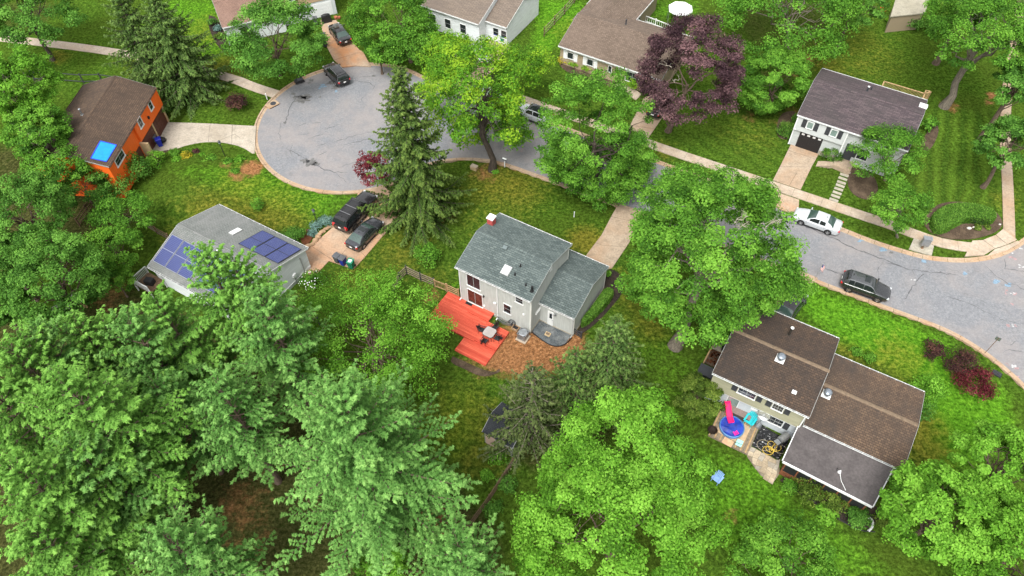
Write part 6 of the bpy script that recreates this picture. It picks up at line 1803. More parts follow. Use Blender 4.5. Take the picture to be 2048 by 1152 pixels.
for dx, dy, r in ((0, 0, .22), (.5, .1, .12), (2.6, .9, .15), (3.4, .5, .12)): MB().lathe([(r, 0), (r * .9, .08), (r * .4, .12)], 7, (dx, dy, 0), 0, 1.2, .8).build("stone", concrete("pale_stone", (.5, .47, .42), (.3, .26, .2), .4), fr)
kt = thing("back_porch", "dark wooden porch with white railing at the rear corner of the solar house", "porch", (*G(306, 577), 0), B.yaw)
MB().box(0, 0, .9, 2.2, 1.8, .1).build("floor", brown_wood, kt)
for s_ in (-1, 1): MB().box(s_ * 1.05, -.85, .9, .1, .1, 1.9).build("post", white_trim, kt); MB().box(s_ * 1.05, .85, .9, .1, .1, 1.9).build("post", white_trim, kt)
for a, b in (((-1.05, -.85), (-1.05, .85)), ((-1.05, -.85), (1.05, -.85))):
    MB().bar((*a, 1.85), (*b, 1.85), .08, .06).build("rail", white_trim, kt)
    for k in range(1, 12): u = k / 12; MB().box(a[0] + (b[0] - a[0]) * u, a[1] + (b[1] - a[1]) * u, 1.4, .04, .04, .85).build("baluster", white_trim, kt)
MB().box(.2, 0, 1.25, .8, .6, .6, .3).build("grill_cover", black_plastic, kt)
for px, py, lb in ((232, 628, "small grey green hen house roof by the thicket clearing"), (255, 655, "low tan coop beside the grey green hen house")):
    px, py = (160, 612) if px == 232 else (137, 632)
    t = obj_at("coop", lb, "coop", px, py, 0, .5); MB().box(0, 0, .6, 1.3, 1.1, 1.2).build("wall", tan_wood, t)
    mb = MB(); mb.bar((-.02, -.45, 1.3), (-.02, .0, 1.62), 1.6, .05, (1, 0, 0)); mb = MB()
    mb.poly([(-.8, -.75, 1.15), (.8, -.75, 1.15), (.8, 0, 1.7), (-.8, 0, 1.7)]); mb.poly([(-.8, 0, 1.7), (.8, 0, 1.7), (.8, .75, 1.15), (-.8, .75, 1.15)]); mb.poly([(-.8, -.75, 1.1), (.8, -.75, 1.1), (.8, -.75, 1.15), (-.8, -.75, 1.15)])
    mb.build("roof", plain("coop_roof", (.24, .26, .20), .8), t)
# ================================================================ TREES AND SHRUBS
def unit(v): return v / (np.linalg.norm(v, axis=-1, keepdims=True) + 1e-9)
def leaf_mesh(name, C, N, size, mat, rs, aspect=.62, tone=None, T=None, fold=.18, k=4):
    """one small folded blade per leaf, all leaves of a crown in one mesh"""
    n = len(C)
    N = unit(N)
    if T is None:
        T = rs.normal(0, 1, (n, 3))
    T = unit(T - N * (T * N).sum(1, keepdims=True)); B = np.cross(N, T)
    L = size[:, None] * .5; W = L * aspect
    V = np.empty((n, k, 3), np.float32)
    if k == 4: V[:, 0] = C + T * L; V[:, 1] = C + B * W + N * L * fold; V[:, 2] = C - T * L; V[:, 3] = C - B * W + N * L * fold
    else: V[:, 0] = C + T * L; V[:, 1] = C - T * L + B * W; V[:, 2] = C - T * L - B * W
    me = bpy.data.meshes.new(name)
    me.vertices.add(n * k); me.vertices.foreach_set("co", V.ravel())
    me.loops.add(n * k); me.polygons.add(n)
    me.loops.foreach_set("vertex_index", np.arange(n * k, dtype=np.int32))
    me.polygons.foreach_set("loop_start", np.arange(0, n * k, k, dtype=np.int32))
    me.update(calc_edges=True)
    if tone is None: tone = rs.random(n)
    me.attributes.new("tone", 'FLOAT', 'FACE').data.foreach_set("value", np.clip(tone, 0, 1).astype(np.float32))
    me.materials.append(mat)
    return me

def crown_points(rs, rh, rz, ncl, cr, top=0.0, lobes=7, hollow=.55, low=-.55):
    """clump centres through the crown volume, with an uneven lobed outline"""
    LD = unit(rs.normal(0, 1, (lobes, 3)) * [1, 1, .7]); LA = rs.uniform(-.16, .30, lobes)
    D = unit(rs.normal(0, 1, (ncl * 4, 3))); D = D[D[:, 2] > low][:ncl]
    f = 1 + (np.clip(D @ LD.T, 0, 1) ** 4 * LA).sum(1)
    u = rs.uniform(hollow, 1.0, len(D)) ** .6
    P = D * (f * u)[:, None]
    if top: k = 1 - top * np.clip(P[:, 2] * .5 + .5, 0, 1); P[:, 0] *= k; P[:, 1] *= k
    return P * [rh - cr * .6, rh - cr * .6, rz - cr * .5], f * u

def broadleaf(rs, rh, rz, ncl, cr, leaf, per, top=0.0, hollow=.5, flat=.72, ragged=.35, low=-.55, tone_v=.16, lobes=7, tone0=.5, yellow=0.0):
    P, f = crown_points(rs, rh, rz, ncl, cr, top, lobes, hollow, low)
    Cs, Ns, To = [], [], []
    for i, c in enumerate(P):
        k = cr * rs.uniform(.65, 1.25); m = int(per * (k / cr) ** 1.6)
        d = unit(rs.normal(0, 1, (m, 3))); d[:, 2] = np.where(d[:, 2] < -.35, -d[:, 2] * .6, d[:, 2]); d = unit(d)
        r = k * rs.uniform(1 - ragged * 1.4, 1 + ragged * .6, m) ** 1.0
        # small sprays inside the clump
        sp = unit(rs.normal(0, 1, (9, 3))); w = (np.clip(d @ sp.T, 0, 1) ** 10).max(1); r *= .78 + .34 * w
        o = d * r[:, None] * [1, 1, flat]
        Cs.append(c + o); out = unit(c / [rh, rh, rz] + 1e-6)
        Ns.append(d * .55 + out * .25 + np.array([0, 0, .5]) + rs.normal(0, .36, (m, 3)))
        tn = tone0 + rs.normal(0, tone_v * 1.3)
        if yellow and rs.random() < yellow: tn += .45
        To.append(np.full(m, tn) + rs.normal(0, .19, m) + .10 * (w - .5))
    return np.concatenate(Cs), np.concatenate(Ns), np.concatenate(To), P

def wobbly(rs, a, b, n, amp, sag=0.0):
    a, b = np.array(a, float), np.array(b, float); L = np.linalg.norm(b - a)
    t = np.linspace(0, 1, n + 1)[:, None]; P = a + (b - a) * t
    P[1:-1] += rs.normal(0, amp * L, (n - 1, 3)); P[:, 2] += sag * L * np.sin(t[:, 0] * math.pi)
    return P

def trunk_mesh(rs, base, fork, r0, P, crown_c, nlimb, mat, mb=None, nsub=2):
    mb = mb or MB()
    base, fork = np.array(base, float), np.array(fork, float)
    S = wobbly(rs, base, fork, 5, .02); rad = np.linspace(r0, r0 * .62, 6); rad[0] = r0 * 1.5
    mb.tube([tuple(p) for p in S], list(rad), 9)
    idx = rs.choice(len(P), min(nlimb, len(P)), replace=False)
    for i in idx:
        tip = P[i] * .92 + crown_c; s = rs.uniform(.55, 1.0); st = base + (fork - base) * s
        Q = wobbly(rs, st, tip, 5, .05, .06); r = r0 * rs.uniform(.22, .42)
        mb.tube([tuple(p) for p in Q], list(np.linspace(r, r * .14, 6)), 6, False)
        for _ in range(nsub):
            k = rs.integers(2, 5); j = rs.integers(len(P)); e = P[j] + crown_c
            if np.linalg.norm(e - Q[k]) > np.linalg.norm(P[i]) * .9: e = Q[k] + (e - Q[k]) * .4
            R = wobbly(rs, Q[k], e, 3, .07); mb.tube([tuple(p) for p in R], list(np.linspace(r * .4, r * .08, 4)), 5, False)
    return mb

def dead_twigs(rs, mb, p, d, L, r, depth):
    p = np.array(p, float); d = unit(np.array(d, float)); q = wobbly(rs, p, p + d * L, 4, .07)
    mb.tube([tuple(x) for x in q], list(np.linspace(r, r * .45, 5)), 5, False)
    if depth == 0: return
    for k in range(3 if depth > 1 else 2):
        s = q[rs.integers(1, 5)]; dd = unit(d * .7 + rs.normal(0, .55, 3)); dead_twigs(rs, mb, s, dd, L * rs.uniform(.45, .7), r * .55, depth - 1)

LM = {
 'maple': leafmat("leaf_maple", (.030, .088, .010), (.085, .215, .022), (.165, .345, .042)),
 'maple_dark': leafmat("leaf_dark", (.026, .076, .010), (.072, .185, .026), (.140, .300, .048)),
 'lime': leafmat("leaf_lime", (.042, .115, .010), (.105, .260, .022), (.195, .400, .048)),
 'yellow': leafmat("leaf_yellow_green", (.045, .115, .010), (.092, .235, .018), (.230, .365, .024)),
 'olive': leafmat("leaf_olive", (.034, .060, .010), (.085, .145, .020), (.180, .245, .045)),
 'purple': leafmat("leaf_purple", (.024, .012, .016), (.070, .038, .044), (.180, .100, .105), .2),
 'red': leafmat("leaf_red", (.045, .007, .010), (.120, .020, .028), (.240, .060, .070), .3),
 'barberry': leafmat("leaf_barberry", (.020, .009, .010), (.050, .022, .022), (.110, .052, .036), .2),
 'pine': leafmat("needle_pine", (.022, .072, .013), (.094, .225, .046), (.225, .405, .105), .25),
 'pine_yel': leafmat("needle_pine_bright", (.028, .084, .013), (.108, .250, .038), (.225, .420, .080), .25),
 'spruce': leafmat("needle_spruce", (.016, .040, .010), (.060, .110, .022), (.155, .215, .046), .2),
 'hemlock': leafmat("needle_grey_green", (.020, .050, .012), (.070, .130, .030), (.165, .245, .062), .2),
 'bare': leafmat("needle_sparse", (.026, .036, .014), (.068, .100, .030), (.140, .170, .060), .2),
 'juniper': leafmat("leaf_blue_green", (.050, .095, .080), (.105, .190, .165), (.200, .310, .270), .2),
 'gold': leafmat("leaf_golden", (.110, .120, .012), (.300, .260, .020), (.500, .400, .040), .3),
 'box': leafmat("leaf_boxwood", (.022, .064, .010), (.070, .165, .020), (.160, .290, .045), .25),
}
bark_grey = bark("bark_grey", (.17, .145, .115)); bark_dark = bark("bark_dark", (.065, .052, .042)); bark_brown = bark("bark_brown", (.13, .095, .07)); deadwood = bark("bark_dead_grey", (.36, .32, .26), 5)

def tree(name, label, mat, cx, cy, zc, rpx, ratio=.85, ncl=70, cr=.20, leaf=.30, per=230, base=None, bk=bark_brown, seed=1, top=0.0, hollow=.5, nlimb=14, r0=None, group=None, dead=0, low=-.55, cat="tree", extra=(), **kw):
    """cx, cy: pixel of the crown's centre; zc: its height above the ground; rpx: its half width in pixels"""
    rs = np.random.default_rng(seed * 97 + 5)
    c = np.array(G(cx, cy, zc)); rh = rpx * ppm(cx, cy, zc); rz = min(rh * ratio, zc * .92)
    b = np.array(G(*base)) if base else c.copy()
    t = thing(name, label, cat, (b[0], b[1], 0), 0, group)
    crown_c = np.array([c[0] - b[0], c[1] - b[1], zc])
    leaf *= .75; per = int(per * .86); low = max(low, -.55) if low > -.9 else low; ncl = int(ncl * 1.5); cr *= .80
    C, N, T, P = broadleaf(rs, rh, rz, ncl, rh * cr, leaf, per, top, hollow, low=low, **kw)
    for ex, ey, ez, er, erat in extra:
        e = np.array(G(ex, ey, ez)); eh = er * ppm(ex, ey, ez); k = (eh / rh) ** 2
        c2, n2, t2, p2 = broadleaf(rs, eh, min(eh * erat, ez * .92), max(8, int(ncl * k)), rh * cr, leaf, per, 0, hollow, low=low, **kw)
        o = np.array([e[0] - c[0], e[1] - c[1], ez - zc]); C = np.vstack([C, c2 + o]); N = np.vstack([N, n2]); T = np.concatenate([T, t2]); P = np.vstack([P, p2 + o])
    link("crown", leaf_mesh("crown", C, N, leaf * rs.uniform(.7, 1.3, len(C)), mat, rs, tone=T), t, tuple(crown_c))
    r0 = r0 or .035 * zc + .02
    fork = crown_c * [.85, .85, 1] - [0, 0, rz * .25]
    mb = trunk_mesh(rs, (0, 0, -.1), fork, r0, P, crown_c, nlimb, bk)
    mb.build("trunk", bk, t, 60)
    if dead:
        for i in rs.choice(len(P), dead, replace=False):
            dm = MB()
            if P[i][2] < 0: P[i][2] *= -.6
            p = P[i] * .5 + crown_c; dead_twigs(rs, dm, p, P[i] / [rh, rh, rz] + rs.normal(0, .3, 3) + [0, 0, .35], rh * .17, .04, 3)
            dm.build("dead_branch", deadwood, t)
    return t

def conifer(name, label, mat, apex, h, rpx=None, r=None, style='pine', seed=1, bk=bark_brown, tufts=1.0, lean=(0, 0), z0=.36, group=None, blade=.285, sparse=1.0):
    """apex: pixel of the tip; h: height"""
    rs = np.random.default_rng(seed * 131 + 7)
    g = np.array(G(apex[0], apex[1], h)); r = r or rpx * ppm(apex[0], apex[1], h * .4)
    t = thing(name, label, "tree", (g[0], g[1], 0), 0, group)
    wood = MB(); wood.tube([(0, 0, -.1), (.05, 0, h * .3), (0, .06, h * .65), (0, 0, h)], [h * .018 + .05, h * .012, h * .006, .015], 8)
    pine = style == 'pine'
    sp = (.86 if pine else .50) / sparse; nb = 6 if pine else 7
    Cs, Ts, To, Sz, Ns = [], [], [], [], []
    z = h * z0; ph = 0.0
    while z < h - .25:
        tt = (z - h * z0) / (h - h * z0)
        L0 = r * (1 - tt) ** (.62 if pine else .85) + .25
        if pine: L0 *= min(1.0, .72 + tt * 1.4)
        ph += 2.4
        for k in range(nb):
            if rs.random() < .10: continue
            a = ph + 2 * math.pi * k / nb + rs.normal(0, .18); L = L0 * rs.uniform(.62, 1.15)
            el = math.radians((-4 + 58 * tt ** 1.6) if pine else (-16 + 55 * tt ** 2)) + rs.normal(0, .09)
            d = np.array([math.cos(a) * math.cos(el), math.sin(a) * math.cos(el), math.sin(el)])
            n = max(4, int(L / .5)); s = np.linspace(0, 1, n + 1)
            curve = (.16 * s ** 2 if pine else (-.16 * s + .20 * s ** 2)) * L
            side = np.array([-d[1], d[0], 0]); bend = rs.normal(0, .07) * L
            Q = np.array([0, 0, z]) + d * (s * L)[:, None] + np.array([0, 0, 1]) * curve[:, None] + side * (bend * s ** 2)[:, None]
            wood.tube([tuple(p) for p in Q], list(np.linspace(.020 + .010 * L, .010, n + 1)), 5, False)
            # twigs
            m = max(3, int(L * .74 / (.19 if pine else .17)))
            for i in range(m):
                u = .14 + .86 * (i + rs.random()) / m
                p = np.array([np.interp(u, s, Q[:, j]) for j in range(3)])
                tl = (.42 + .26 * L * (1.05 - u)) * rs.uniform(.7, 1.2) if pine else (.25 + .20 * L * (1.05 - u)) * rs.uniform(.7, 1.2)
                sg = 1 if i % 2 else -1
                if pine: td = unit(d * .80 + side * sg * rs.uniform(.5, .95) + np.array([0, 0, rs.uniform(-.05, .35)]))
                else: td = unit(d * .62 + side * sg * rs.uniform(.35, .8) + np.array([0, 0, rs.uniform(-.75, -.15)]))
                if i > m - 3: td = unit(d + np.array([0, 0, .25 if pine else .05]) + rs.normal(0, .2, 3))
                nt = max(2, int(tl / (.15 if pine else .13) * tufts)); v = (np.arange(nt) + rs.random(nt)) / nt
                pos = p + td * (v * tl)[:, None]
                kq = 8 if pine else 6
                pos = np.repeat(pos, kq, 0); v = np.repeat(v, kq)
                dirs = unit(td * .70 + rs.normal(0, .62, pos.shape) + [0, 0, .34 if pine else -.02])
                bl = blade * .88 * rs.uniform(.7, 1.25, len(pos))
                Cs.append(pos + dirs * (bl * .4)[:, None]); Ns.append(dirs * .55 + d * .25); Ts.append(dirs); Sz.append(bl)
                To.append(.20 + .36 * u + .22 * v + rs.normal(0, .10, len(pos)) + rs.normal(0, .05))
        z += sp * rs.uniform(.8, 1.2) * (1 if tt < .8 else .7)
    C, T, S_, To = np.concatenate(Cs), np.concatenate(Ts), np.concatenate(Sz), np.concatenate(To)
    N = np.concatenate(Ns) + rs.normal(0, .30, C.shape) + [0, 0, .75]
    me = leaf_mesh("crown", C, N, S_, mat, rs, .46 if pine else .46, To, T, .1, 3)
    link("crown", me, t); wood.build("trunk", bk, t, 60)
    return t

def shrub(name, label, mat, px, py, rpx, ratio=.8, leaf=.15, dens=1.0, seed=1, group=None, cat="shrub", cr=.34, flowers=None, z0=0.0, low=-.25, hollow=.25, tone0=.5):
    rs = np.random.default_rng(seed * 53 + 11)
    r = rpx * ppm(px, py, .5); rz = r * ratio; g = G(px, py, rz * .55 + z0)
    t = thing(name, label, cat, (g[0], g[1], z0), 0, group)
    ncl = 34; dens *= 1.25; per = int(max(20, 15.0 * (r / leaf) ** 2 * dens / ncl))
    C, N, T, P = broadleaf(rs, r, rz, ncl, r * cr, leaf, per, 0, hollow, .8, low=low, tone0=tone0)
    link("foliage", leaf_mesh("foliage", C, N, leaf * rs.uniform(.7, 1.3, len(C)), mat, rs, tone=T), t, (0, 0, rz * .62))
    mb = MB()
    for i in range(7): q = P[i] * .85 + [0, 0, rz * .62]; mb.tube([(0, 0, 0), tuple(q * [.4, .4, .5]), tuple(q)], [.03, .02, .008], 5, False)
    mb.build("stem", bark_brown, t)
    if flowers:
        d = unit(rs.normal(0, 1, (50, 3))); d[:, 2] = abs(d[:, 2])
        tag(link("flower", leaf_mesh("flower", d * [r, r, rz] * rs.uniform(.85, 1.05, (50, 1)) + [0, 0, rz * .62], d, np.full(50, leaf * .9), flowers, rs, .9), t), kind="stuff")
    return t

def hedge(name, label, mat, poly, h, leaf=.13, n=9000, seed=1, cat="hedge", round_=.25):
    rs = np.random.default_rng(seed * 31 + 3)
    P = smooth_line(pts_px(poly + [poly[0]], h), 2)[:-1]; c = P.mean(0); P = P - c
    t = thing(name, label, cat, (c[0], c[1], 0))
    mb = MB(); mb.prism([tuple(p * .93) for p in P], 0, h - .12); mb.build("core", plain("hedge_core", (.012, .022, .008), .9), t)
    lo, hi = P.min(0), P.max(0)
    Q = rs.uniform(lo, hi, (n * 3, 2)); Q = Q[inside([tuple(p) for p in P], Q[:, 0], Q[:, 1])][:n]
    seg = np.linalg.norm(P - np.roll(P, -1, 0), axis=1); cum = np.concatenate([[0], np.cumsum(seg)])
    dist = np.array([np.min(np.linalg.norm(P - q, axis=1)) for q in Q])
    lump = np.array([pnoise(Vector((q[0] * 1.6, q[1] * 1.6, 3.3))) for q in Q])
    drop = np.where(dist < round_, (1 - np.sqrt(np.clip(1 - (1 - dist / round_) ** 2, 0, 1))) * round_, 0)
    top = np.column_stack([Q, h - drop + lump * .05 + rs.normal(0, .03, len(Q))])
    m = int(n * .8); s = rs.uniform(0, cum[-1], m); PP = np.vstack([P, P[:1]])
    sx, sy = np.interp(s, cum, PP[:, 0]), np.interp(s, cum, PP[:, 1])
    T = np.column_stack([np.interp(s + .05, cum, PP[:, 0]) - sx, np.interp(s + .05, cum, PP[:, 1]) - sy]); 
    zz = rs.uniform(.05, h - .1, m); side = np.column_stack([sx, sy, zz]) + rs.normal(0, .035, (m, 3))
    cen = np.column_stack([sx, sy, np.zeros(m)])
    C = np.vstack([top, side]); N = np.vstack([np.column_stack([np.zeros((len(Q), 2)), np.ones(len(Q))]), unit(cen)]) + rs.normal(0, .5, (len(C), 3))
    link("foliage", leaf_mesh("foliage", C, N, leaf * rs.uniform(.7, 1.3, len(C)), mat, rs, tone=.5 + rs.normal(0, .2, len(C)) + .15 * np.concatenate([lump, np.zeros(m)])), t)
    return t

def zt(base, py): return zat(*G(*base), py)

# ---------------------------------------------------------------- street and garden trees
tree("maple_tree", "yellow green maple with thin open crown on the verge beside the tall spruce", LM['yellow'], 950, 185, zt((985, 340), 185) - .5, 116, 1.05, 90, .19, .32, 170, base=(985, 340), bk=bark_dark, seed=3, hollow=.35, nlimb=16, tone_v=.14, yellow=.04, low=-.85, tone0=.55, extra=[(935, 262, 3.6, 46, .8), (1030, 262, 3.6, 44, .8), (1045, 135, 5, 60, .9), (900, 110, 6, 62, .8), (870, 175, 5, 48, .9), (985, 228, 5, 48, .9)])
tree("maple_tree", "round mid green maple over the road behind the grey house", LM['maple'], 1188, 262, zt((1195, 392), 262) , 118, 1.12, 105, .17, .27, 260, base=(1195, 392), bk=bark_dark, seed=4, low=-.95, extra=[(1205, 345, 3.2, 100, .8), (1135, 318, 3.2, 50, .9), (1260, 310, 3.5, 62, .8)])
tree("maple_tree", "wide green maple with dead grey branches beside the grey garage", LM['maple'], 1428, 500, zt((1350, 692), 500), 175, .85, 105, .16, .28, 330, extra=[(1540, 560, 7, 80, .8), (1320, 560, 6, 80, .8), (1350, 410, 10, 90, .8), (1480, 400, 9, 80, .8), (1400, 625, 5, 75, .8)], base=(1350, 692), bk=bark_grey, seed=5, dead=16, low=-.6, tone0=.52, r0=.5)
tree("purple_maple", "large dark purple maple in front of the beige ranch house", LM['purple'], 1383, 148, zt((1336, 262), 148), 112, .95, 105, .18, .28, 320, nlimb=7, hollow=.6, base=(1336, 262), bk=bark_brown, seed=6, low=-.7, dead=6)
tree("maple_tree", "big bright lime maple at the bottom centre", LM['lime'], 1240, 1050, 6.8, 194, .88, 105, .16, .27, 330, bk=bark_brown, seed=7, tone0=.62, top=.2, low=-.6, extra=[(1240, 880, 9.5, 120, 1.0), (1150, 950, 7, 76, .9), (1090, 1090, 5, 72, .9), (1340, 950, 7.5, 85, .9), (1290, 810, 9, 52, .9)])
tree("maple_tree", "lime green tree in the bottom right corner beside the porch roof", LM['lime'], 1880, 1030, 6.0, 118, .85, 75, .19, .28, 270, seed=8, tone0=.6, low=-.5)
tree("maple_tree", "lime green tree cut by the right edge near the bottom", LM['lime'], 2010, 935, 7.0, 92, .9, 60, .20, .28, 240, seed=9, tone0=.62, low=-.5)
tree("maple_tree", "lime green tree in the very corner at bottom right", LM['lime'], 2020, 1110, 7.0, 120, .9, 60, .20, .28, 250, seed=10, tone0=.6, low=-.5)
tree("small_tree", "small green tree at the bottom edge on the lawn below the pool deck", LM['maple'], 1575, 1120, 3.4, 105, .6, 70, .22, .25, 200, seed=11, r0=.14)
tree("maple_tree", "broad green tree crown at the top edge right of the purple maple", LM['maple'], 1575, 14, 7.5, 160, .6, 110, .17, .34, 230, base=(1578, 108), bk=bark_grey, seed=12, tone0=.42)
tree("round_tree", "dense round green tree between purple maple and plum roofed house", LM['maple'], 1540, 167, 4.2, 68, 1.05, 110, .21, .25, 330, base=(1548, 222), seed=13, hollow=.7, ragged=.2, low=-.95, nlimb=6, tone0=.62)
tree("leaning_tree", "tall tree with leaning grey trunk on the upper right lawn", LM['maple'], 1968, 68, zt((1890, 213), 68), 108, .75, 90, .19, .30, 230, base=(1888, 213), bk=bark_grey, seed=14, r0=.45, dead=5)
tree("maple_tree", "green tree at the right edge over the upper footpath", LM['maple_dark'], 2035, 165, 8, 50, 1.1, 40, .26, .30, 200, seed=15)
tree("maple_tree", "dark green tree on the right edge beside the straight sidewalk", LM['maple_dark'], 2024, 290, 6.0, 62, 1.0, 50, .24, .28, 210, seed=16, low=-.7)
tree("small_tree", "small leafy tree hiding the front door of the plum roofed house", LM['maple'], 1775, 308, 3.6, 72, .85, 60, .24, .24, 190, base=(1770, 360), bk=bark_brown, seed=17, tone0=.45)
tree("small_tree", "small street tree with pale forked trunk by the far sidewalk", LM['maple'], 1800, 412, zt((1795, 474), 412), 62, .75, 46, .25, .24, 150, base=(1795, 474), bk=bark_grey, seed=18, r0=.11, hollow=.4)
tree("oak_tree", "dark green leafy tree hiding the left half of the tan house", LM['maple_dark'], 548, 82, 6.0, 100, .85, 95, .20, .32, 240, base=(560, 150), seed=19, low=-.75, tone0=.6)
tree("oak_tree", "green spreading tree right of the upper driveway with bare lower trunk", LM['maple'], 792, 52, zt((822, 118), 52), 100, .78, 85, .19, .32, 230, base=(822, 124), bk=bark_brown, seed=20, low=-.7, tone0=.42)
tree("small_tree", "low leafy tree edge hanging over the kerb at the circle top", LM['maple'], 757, 103, 3.2, 33, .8, 34, .28, .26, 160, seed=21)
tree("small_tree", "red purple leaved small tree by the turning circle kerb", LM['red'], 752, 345, 3.6, 44, 1.15, 34, .26, .26, 95, base=(778, 378), bk=bark_dark, seed=22, r0=.09, hollow=.3)
tree("birch_tree", "loose light green tree between the red deck and the white pines", LM['lime'], 742, 684, 5.0, 165, .62, 110, .16, .24, 190, extra=[(772, 598, 6, 44, .9), (866, 672, 3.6, 42, .7)], bk=bark_brown, seed=23, hollow=.3, tone0=.56, nlimb=26, low=-.4, ragged=.5)
tree("oak_tree", "dark leafy tree in the top left corner", LM['maple_dark'], 48, 22, 7, 100, .6, 70, .2, .34, 220, seed=24, bk=bark_dark)
tree("ash_tree", "bright green leaning tree at the left edge above the orange house", LM['lime'], 42, 165, 8.5, 86, .75, 80, .2, .30, 240, base=(78, 372), bk=bark_grey, seed=25, r0=.42)
tree("ash_tree", "green tree with two pale leaning trunks left of the orange house", LM['maple'], 72, 265, 7.0, 72, .75, 60, .21, .29, 220, base=(112, 395), bk=bark_grey, seed=26, r0=.40)
tree("oak_tree", "dense dark green tree on the left edge below the orange house", LM['maple_dark'], 55, 425, 7.0, 92, .85, 80, .2, .28, 230, seed=27, tone0=.6)
tree("oak_tree", "dark green tree in the thicket left of the hen house", LM['maple_dark'], 105, 565, 6.5, 112, .75, 90, .19, .27, 240, seed=28, tone0=.55)
tree("small_tree", "small green tree at the thicket edge above the rail fence", LM['maple'], 245, 428, 3.2, 66, .7, 46, .25, .24, 160, seed=29, r0=.12, tone0=.4)
tree("small_tree", "small bright tree at the thicket edge left of the solar house", LM['maple'], 228, 500, 3.4, 64, .75, 46, .25, .24, 160, seed=30, r0=.12, tone0=.6)
tree("small_tree", "low young tree hanging over the clearing by the solar house", LM['maple'], 232, 560, 2.6, 34, .8, 26, .3, .22, 110, seed=31, r0=.08)
tree("small_tree", "leafy tree overhanging the blue tarpaulin corner of the orange house", LM['maple'], 105, 338, 5.0, 66, .7, 52, .25, .26, 190, base=(120, 420), bk=bark_grey, seed=32, tone0=.45)
tree("small_tree", "leafy undergrowth tree at the foot of the orange house corner", LM['maple_dark'], 165, 374, 3.0, 54, .7, 40, .27, .24, 170, seed=33, r0=.1, tone0=.55)
tree("small_tree", "low broadleaf tree under the tall pine at the bottom", LM['lime'], 765, 1125, 4.5, 58, .7, 40, .26, .24, 190, seed=34, tone0=.4)
tree("small_tree", "olive green bushy tree at the left corner of the olive house", LM['olive'], 1397, 790, 2.2, 48, .85, 44, .26, .20, 200, seed=35, r0=.1, low=-.7)
tree("maple_tree", "green tree at the top right corner edge", LM['maple'], 1935, 5, 8.5, 75, .8, 50, .22, .32, 220, seed=36)
tree("oak_tree", "dark trees crown beside the outbuilding at the top edge", LM['maple_dark'], 1710, 12, 6, 62, .8, 46, .24, .32, 200, seed=37)

tree("oak_tree", "dark green tree at the left edge between the thicket and the slim pine spires", LM['maple_dark'], -5, 610, 6.0, 70, .8, 55, .22, .27, 220, seed=38, tone0=.5)
tree("oak_tree", "dark leafy tree low at the left edge above the pines", LM['maple_dark'], 5, 520, 6.0, 62, .8, 50, .22, .27, 220, seed=39, tone0=.55)
# ---------------------------------------------------------------- conifers
conifer("white_pine", "tall soft blue green pine with radiating plumes at bottom centre left", LM['pine'], (686, 790), 21, r=8.0, seed=1, z0=.24)
conifer("white_pine", "bright green pine with tall spire beside the solar panels", LM['pine_yel'], (408, 508), 18, r=4.4, seed=2)
conifer("white_pine", "bright green pine with narrow spire nearest the white gable wall", LM['pine_yel'], (462, 520), 17.5, r=4.3, seed=3)
conifer("white_pine", "bright green pine standing left of the two tall spires", LM['pine_yel'], (312, 600), 16, r=4.6, seed=4)
conifer("white_pine", "pine left of the panel roof with low broad plumes", LM['pine'], (255, 640), 16, r=4.8, seed=5)
conifer("white_pine", "pine rising between two clearings under the solar house", LM['pine'], (520, 590), 17, r=4.6, seed=6)
conifer("white_pine", "pointed pine with a pale tip beside the small clearing", LM['pine_yel'], (205, 640), 15, r=3.6, seed=7)
conifer("white_pine", "slim pine spire next to the coop at left", LM['pine_yel'], (148, 640), 16, r=3.6, seed=8)
conifer("white_pine", "slim pine spire second from the left edge", LM['pine'], (75, 660), 17, r=4.6, seed=9)
conifer("white_pine", "broad pine at the left edge halfway down", LM['pine_yel'], (15, 690), 18, r=5.8, seed=10)
conifer("white_pine", "broad bright pine in the lower left mass", LM['pine_yel'], (120, 760), 20, r=6.6, seed=11)
conifer("white_pine", "dark pine filling the middle of the lower left mass", LM['pine'], (310, 770), 14, r=4.4, seed=12)
conifer("white_pine", "broad bright pine at the left edge near the bottom", LM['pine_yel'], (20, 930), 18, r=5.4, seed=13)
conifer("white_pine", "blue green pine top at the bottom edge left of the tall pine", LM['pine'], (325, 1068), 16, r=4.6, seed=14)
conifer("white_pine", "pine plumes at the bottom edge right of the tall pine", LM['pine'], (915, 1085), 12, r=4.2, seed=15)
conifer("white_pine", "lower pine between the tall pine and the broad bright pine", LM['pine'], (430, 760), 16, r=4.4, seed=16)
conifer("norway_spruce", "tall dark conical spruce beside the turning circle", LM['spruce'], (797, 136), 18.5, r=6.3, style='spruce', seed=17, z0=.03, bk=bark_dark, tufts=1.35)
conifer("norway_spruce", "grey green spruce overlapping the clay yard behind the garage", LM['hemlock'], (1232, 640), 11.5, r=4.7, style='spruce', seed=18, z0=.05, tufts=1.2)
conifer("norway_spruce", "short grey green spruce between the clay yard and the lime maple", LM['hemlock'], (1152, 705), 9, r=3.7, style='spruce', seed=19, z0=.05)
conifer("bare_spruce", "sparse half bare spruce standing over the garden shed", LM['bare'], (1066, 735), 12, r=4.4, style='spruce', seed=20, z0=.15, tufts=.8, sparse=.8, bk=bark_grey)
conifer("norway_spruce", "spreading grey green conifer at the top left above the orange house", LM['hemlock'], (300, -20), 14, r=6.2, style='spruce', seed=21, z0=.08, bk=bark_dark, tufts=1.2)
conifer("norway_spruce", "second grey green conifer at the top left beside the path", LM['hemlock'], (222, -35), 14, r=5.6, style='spruce', seed=22, z0=.08, bk=bark_dark)

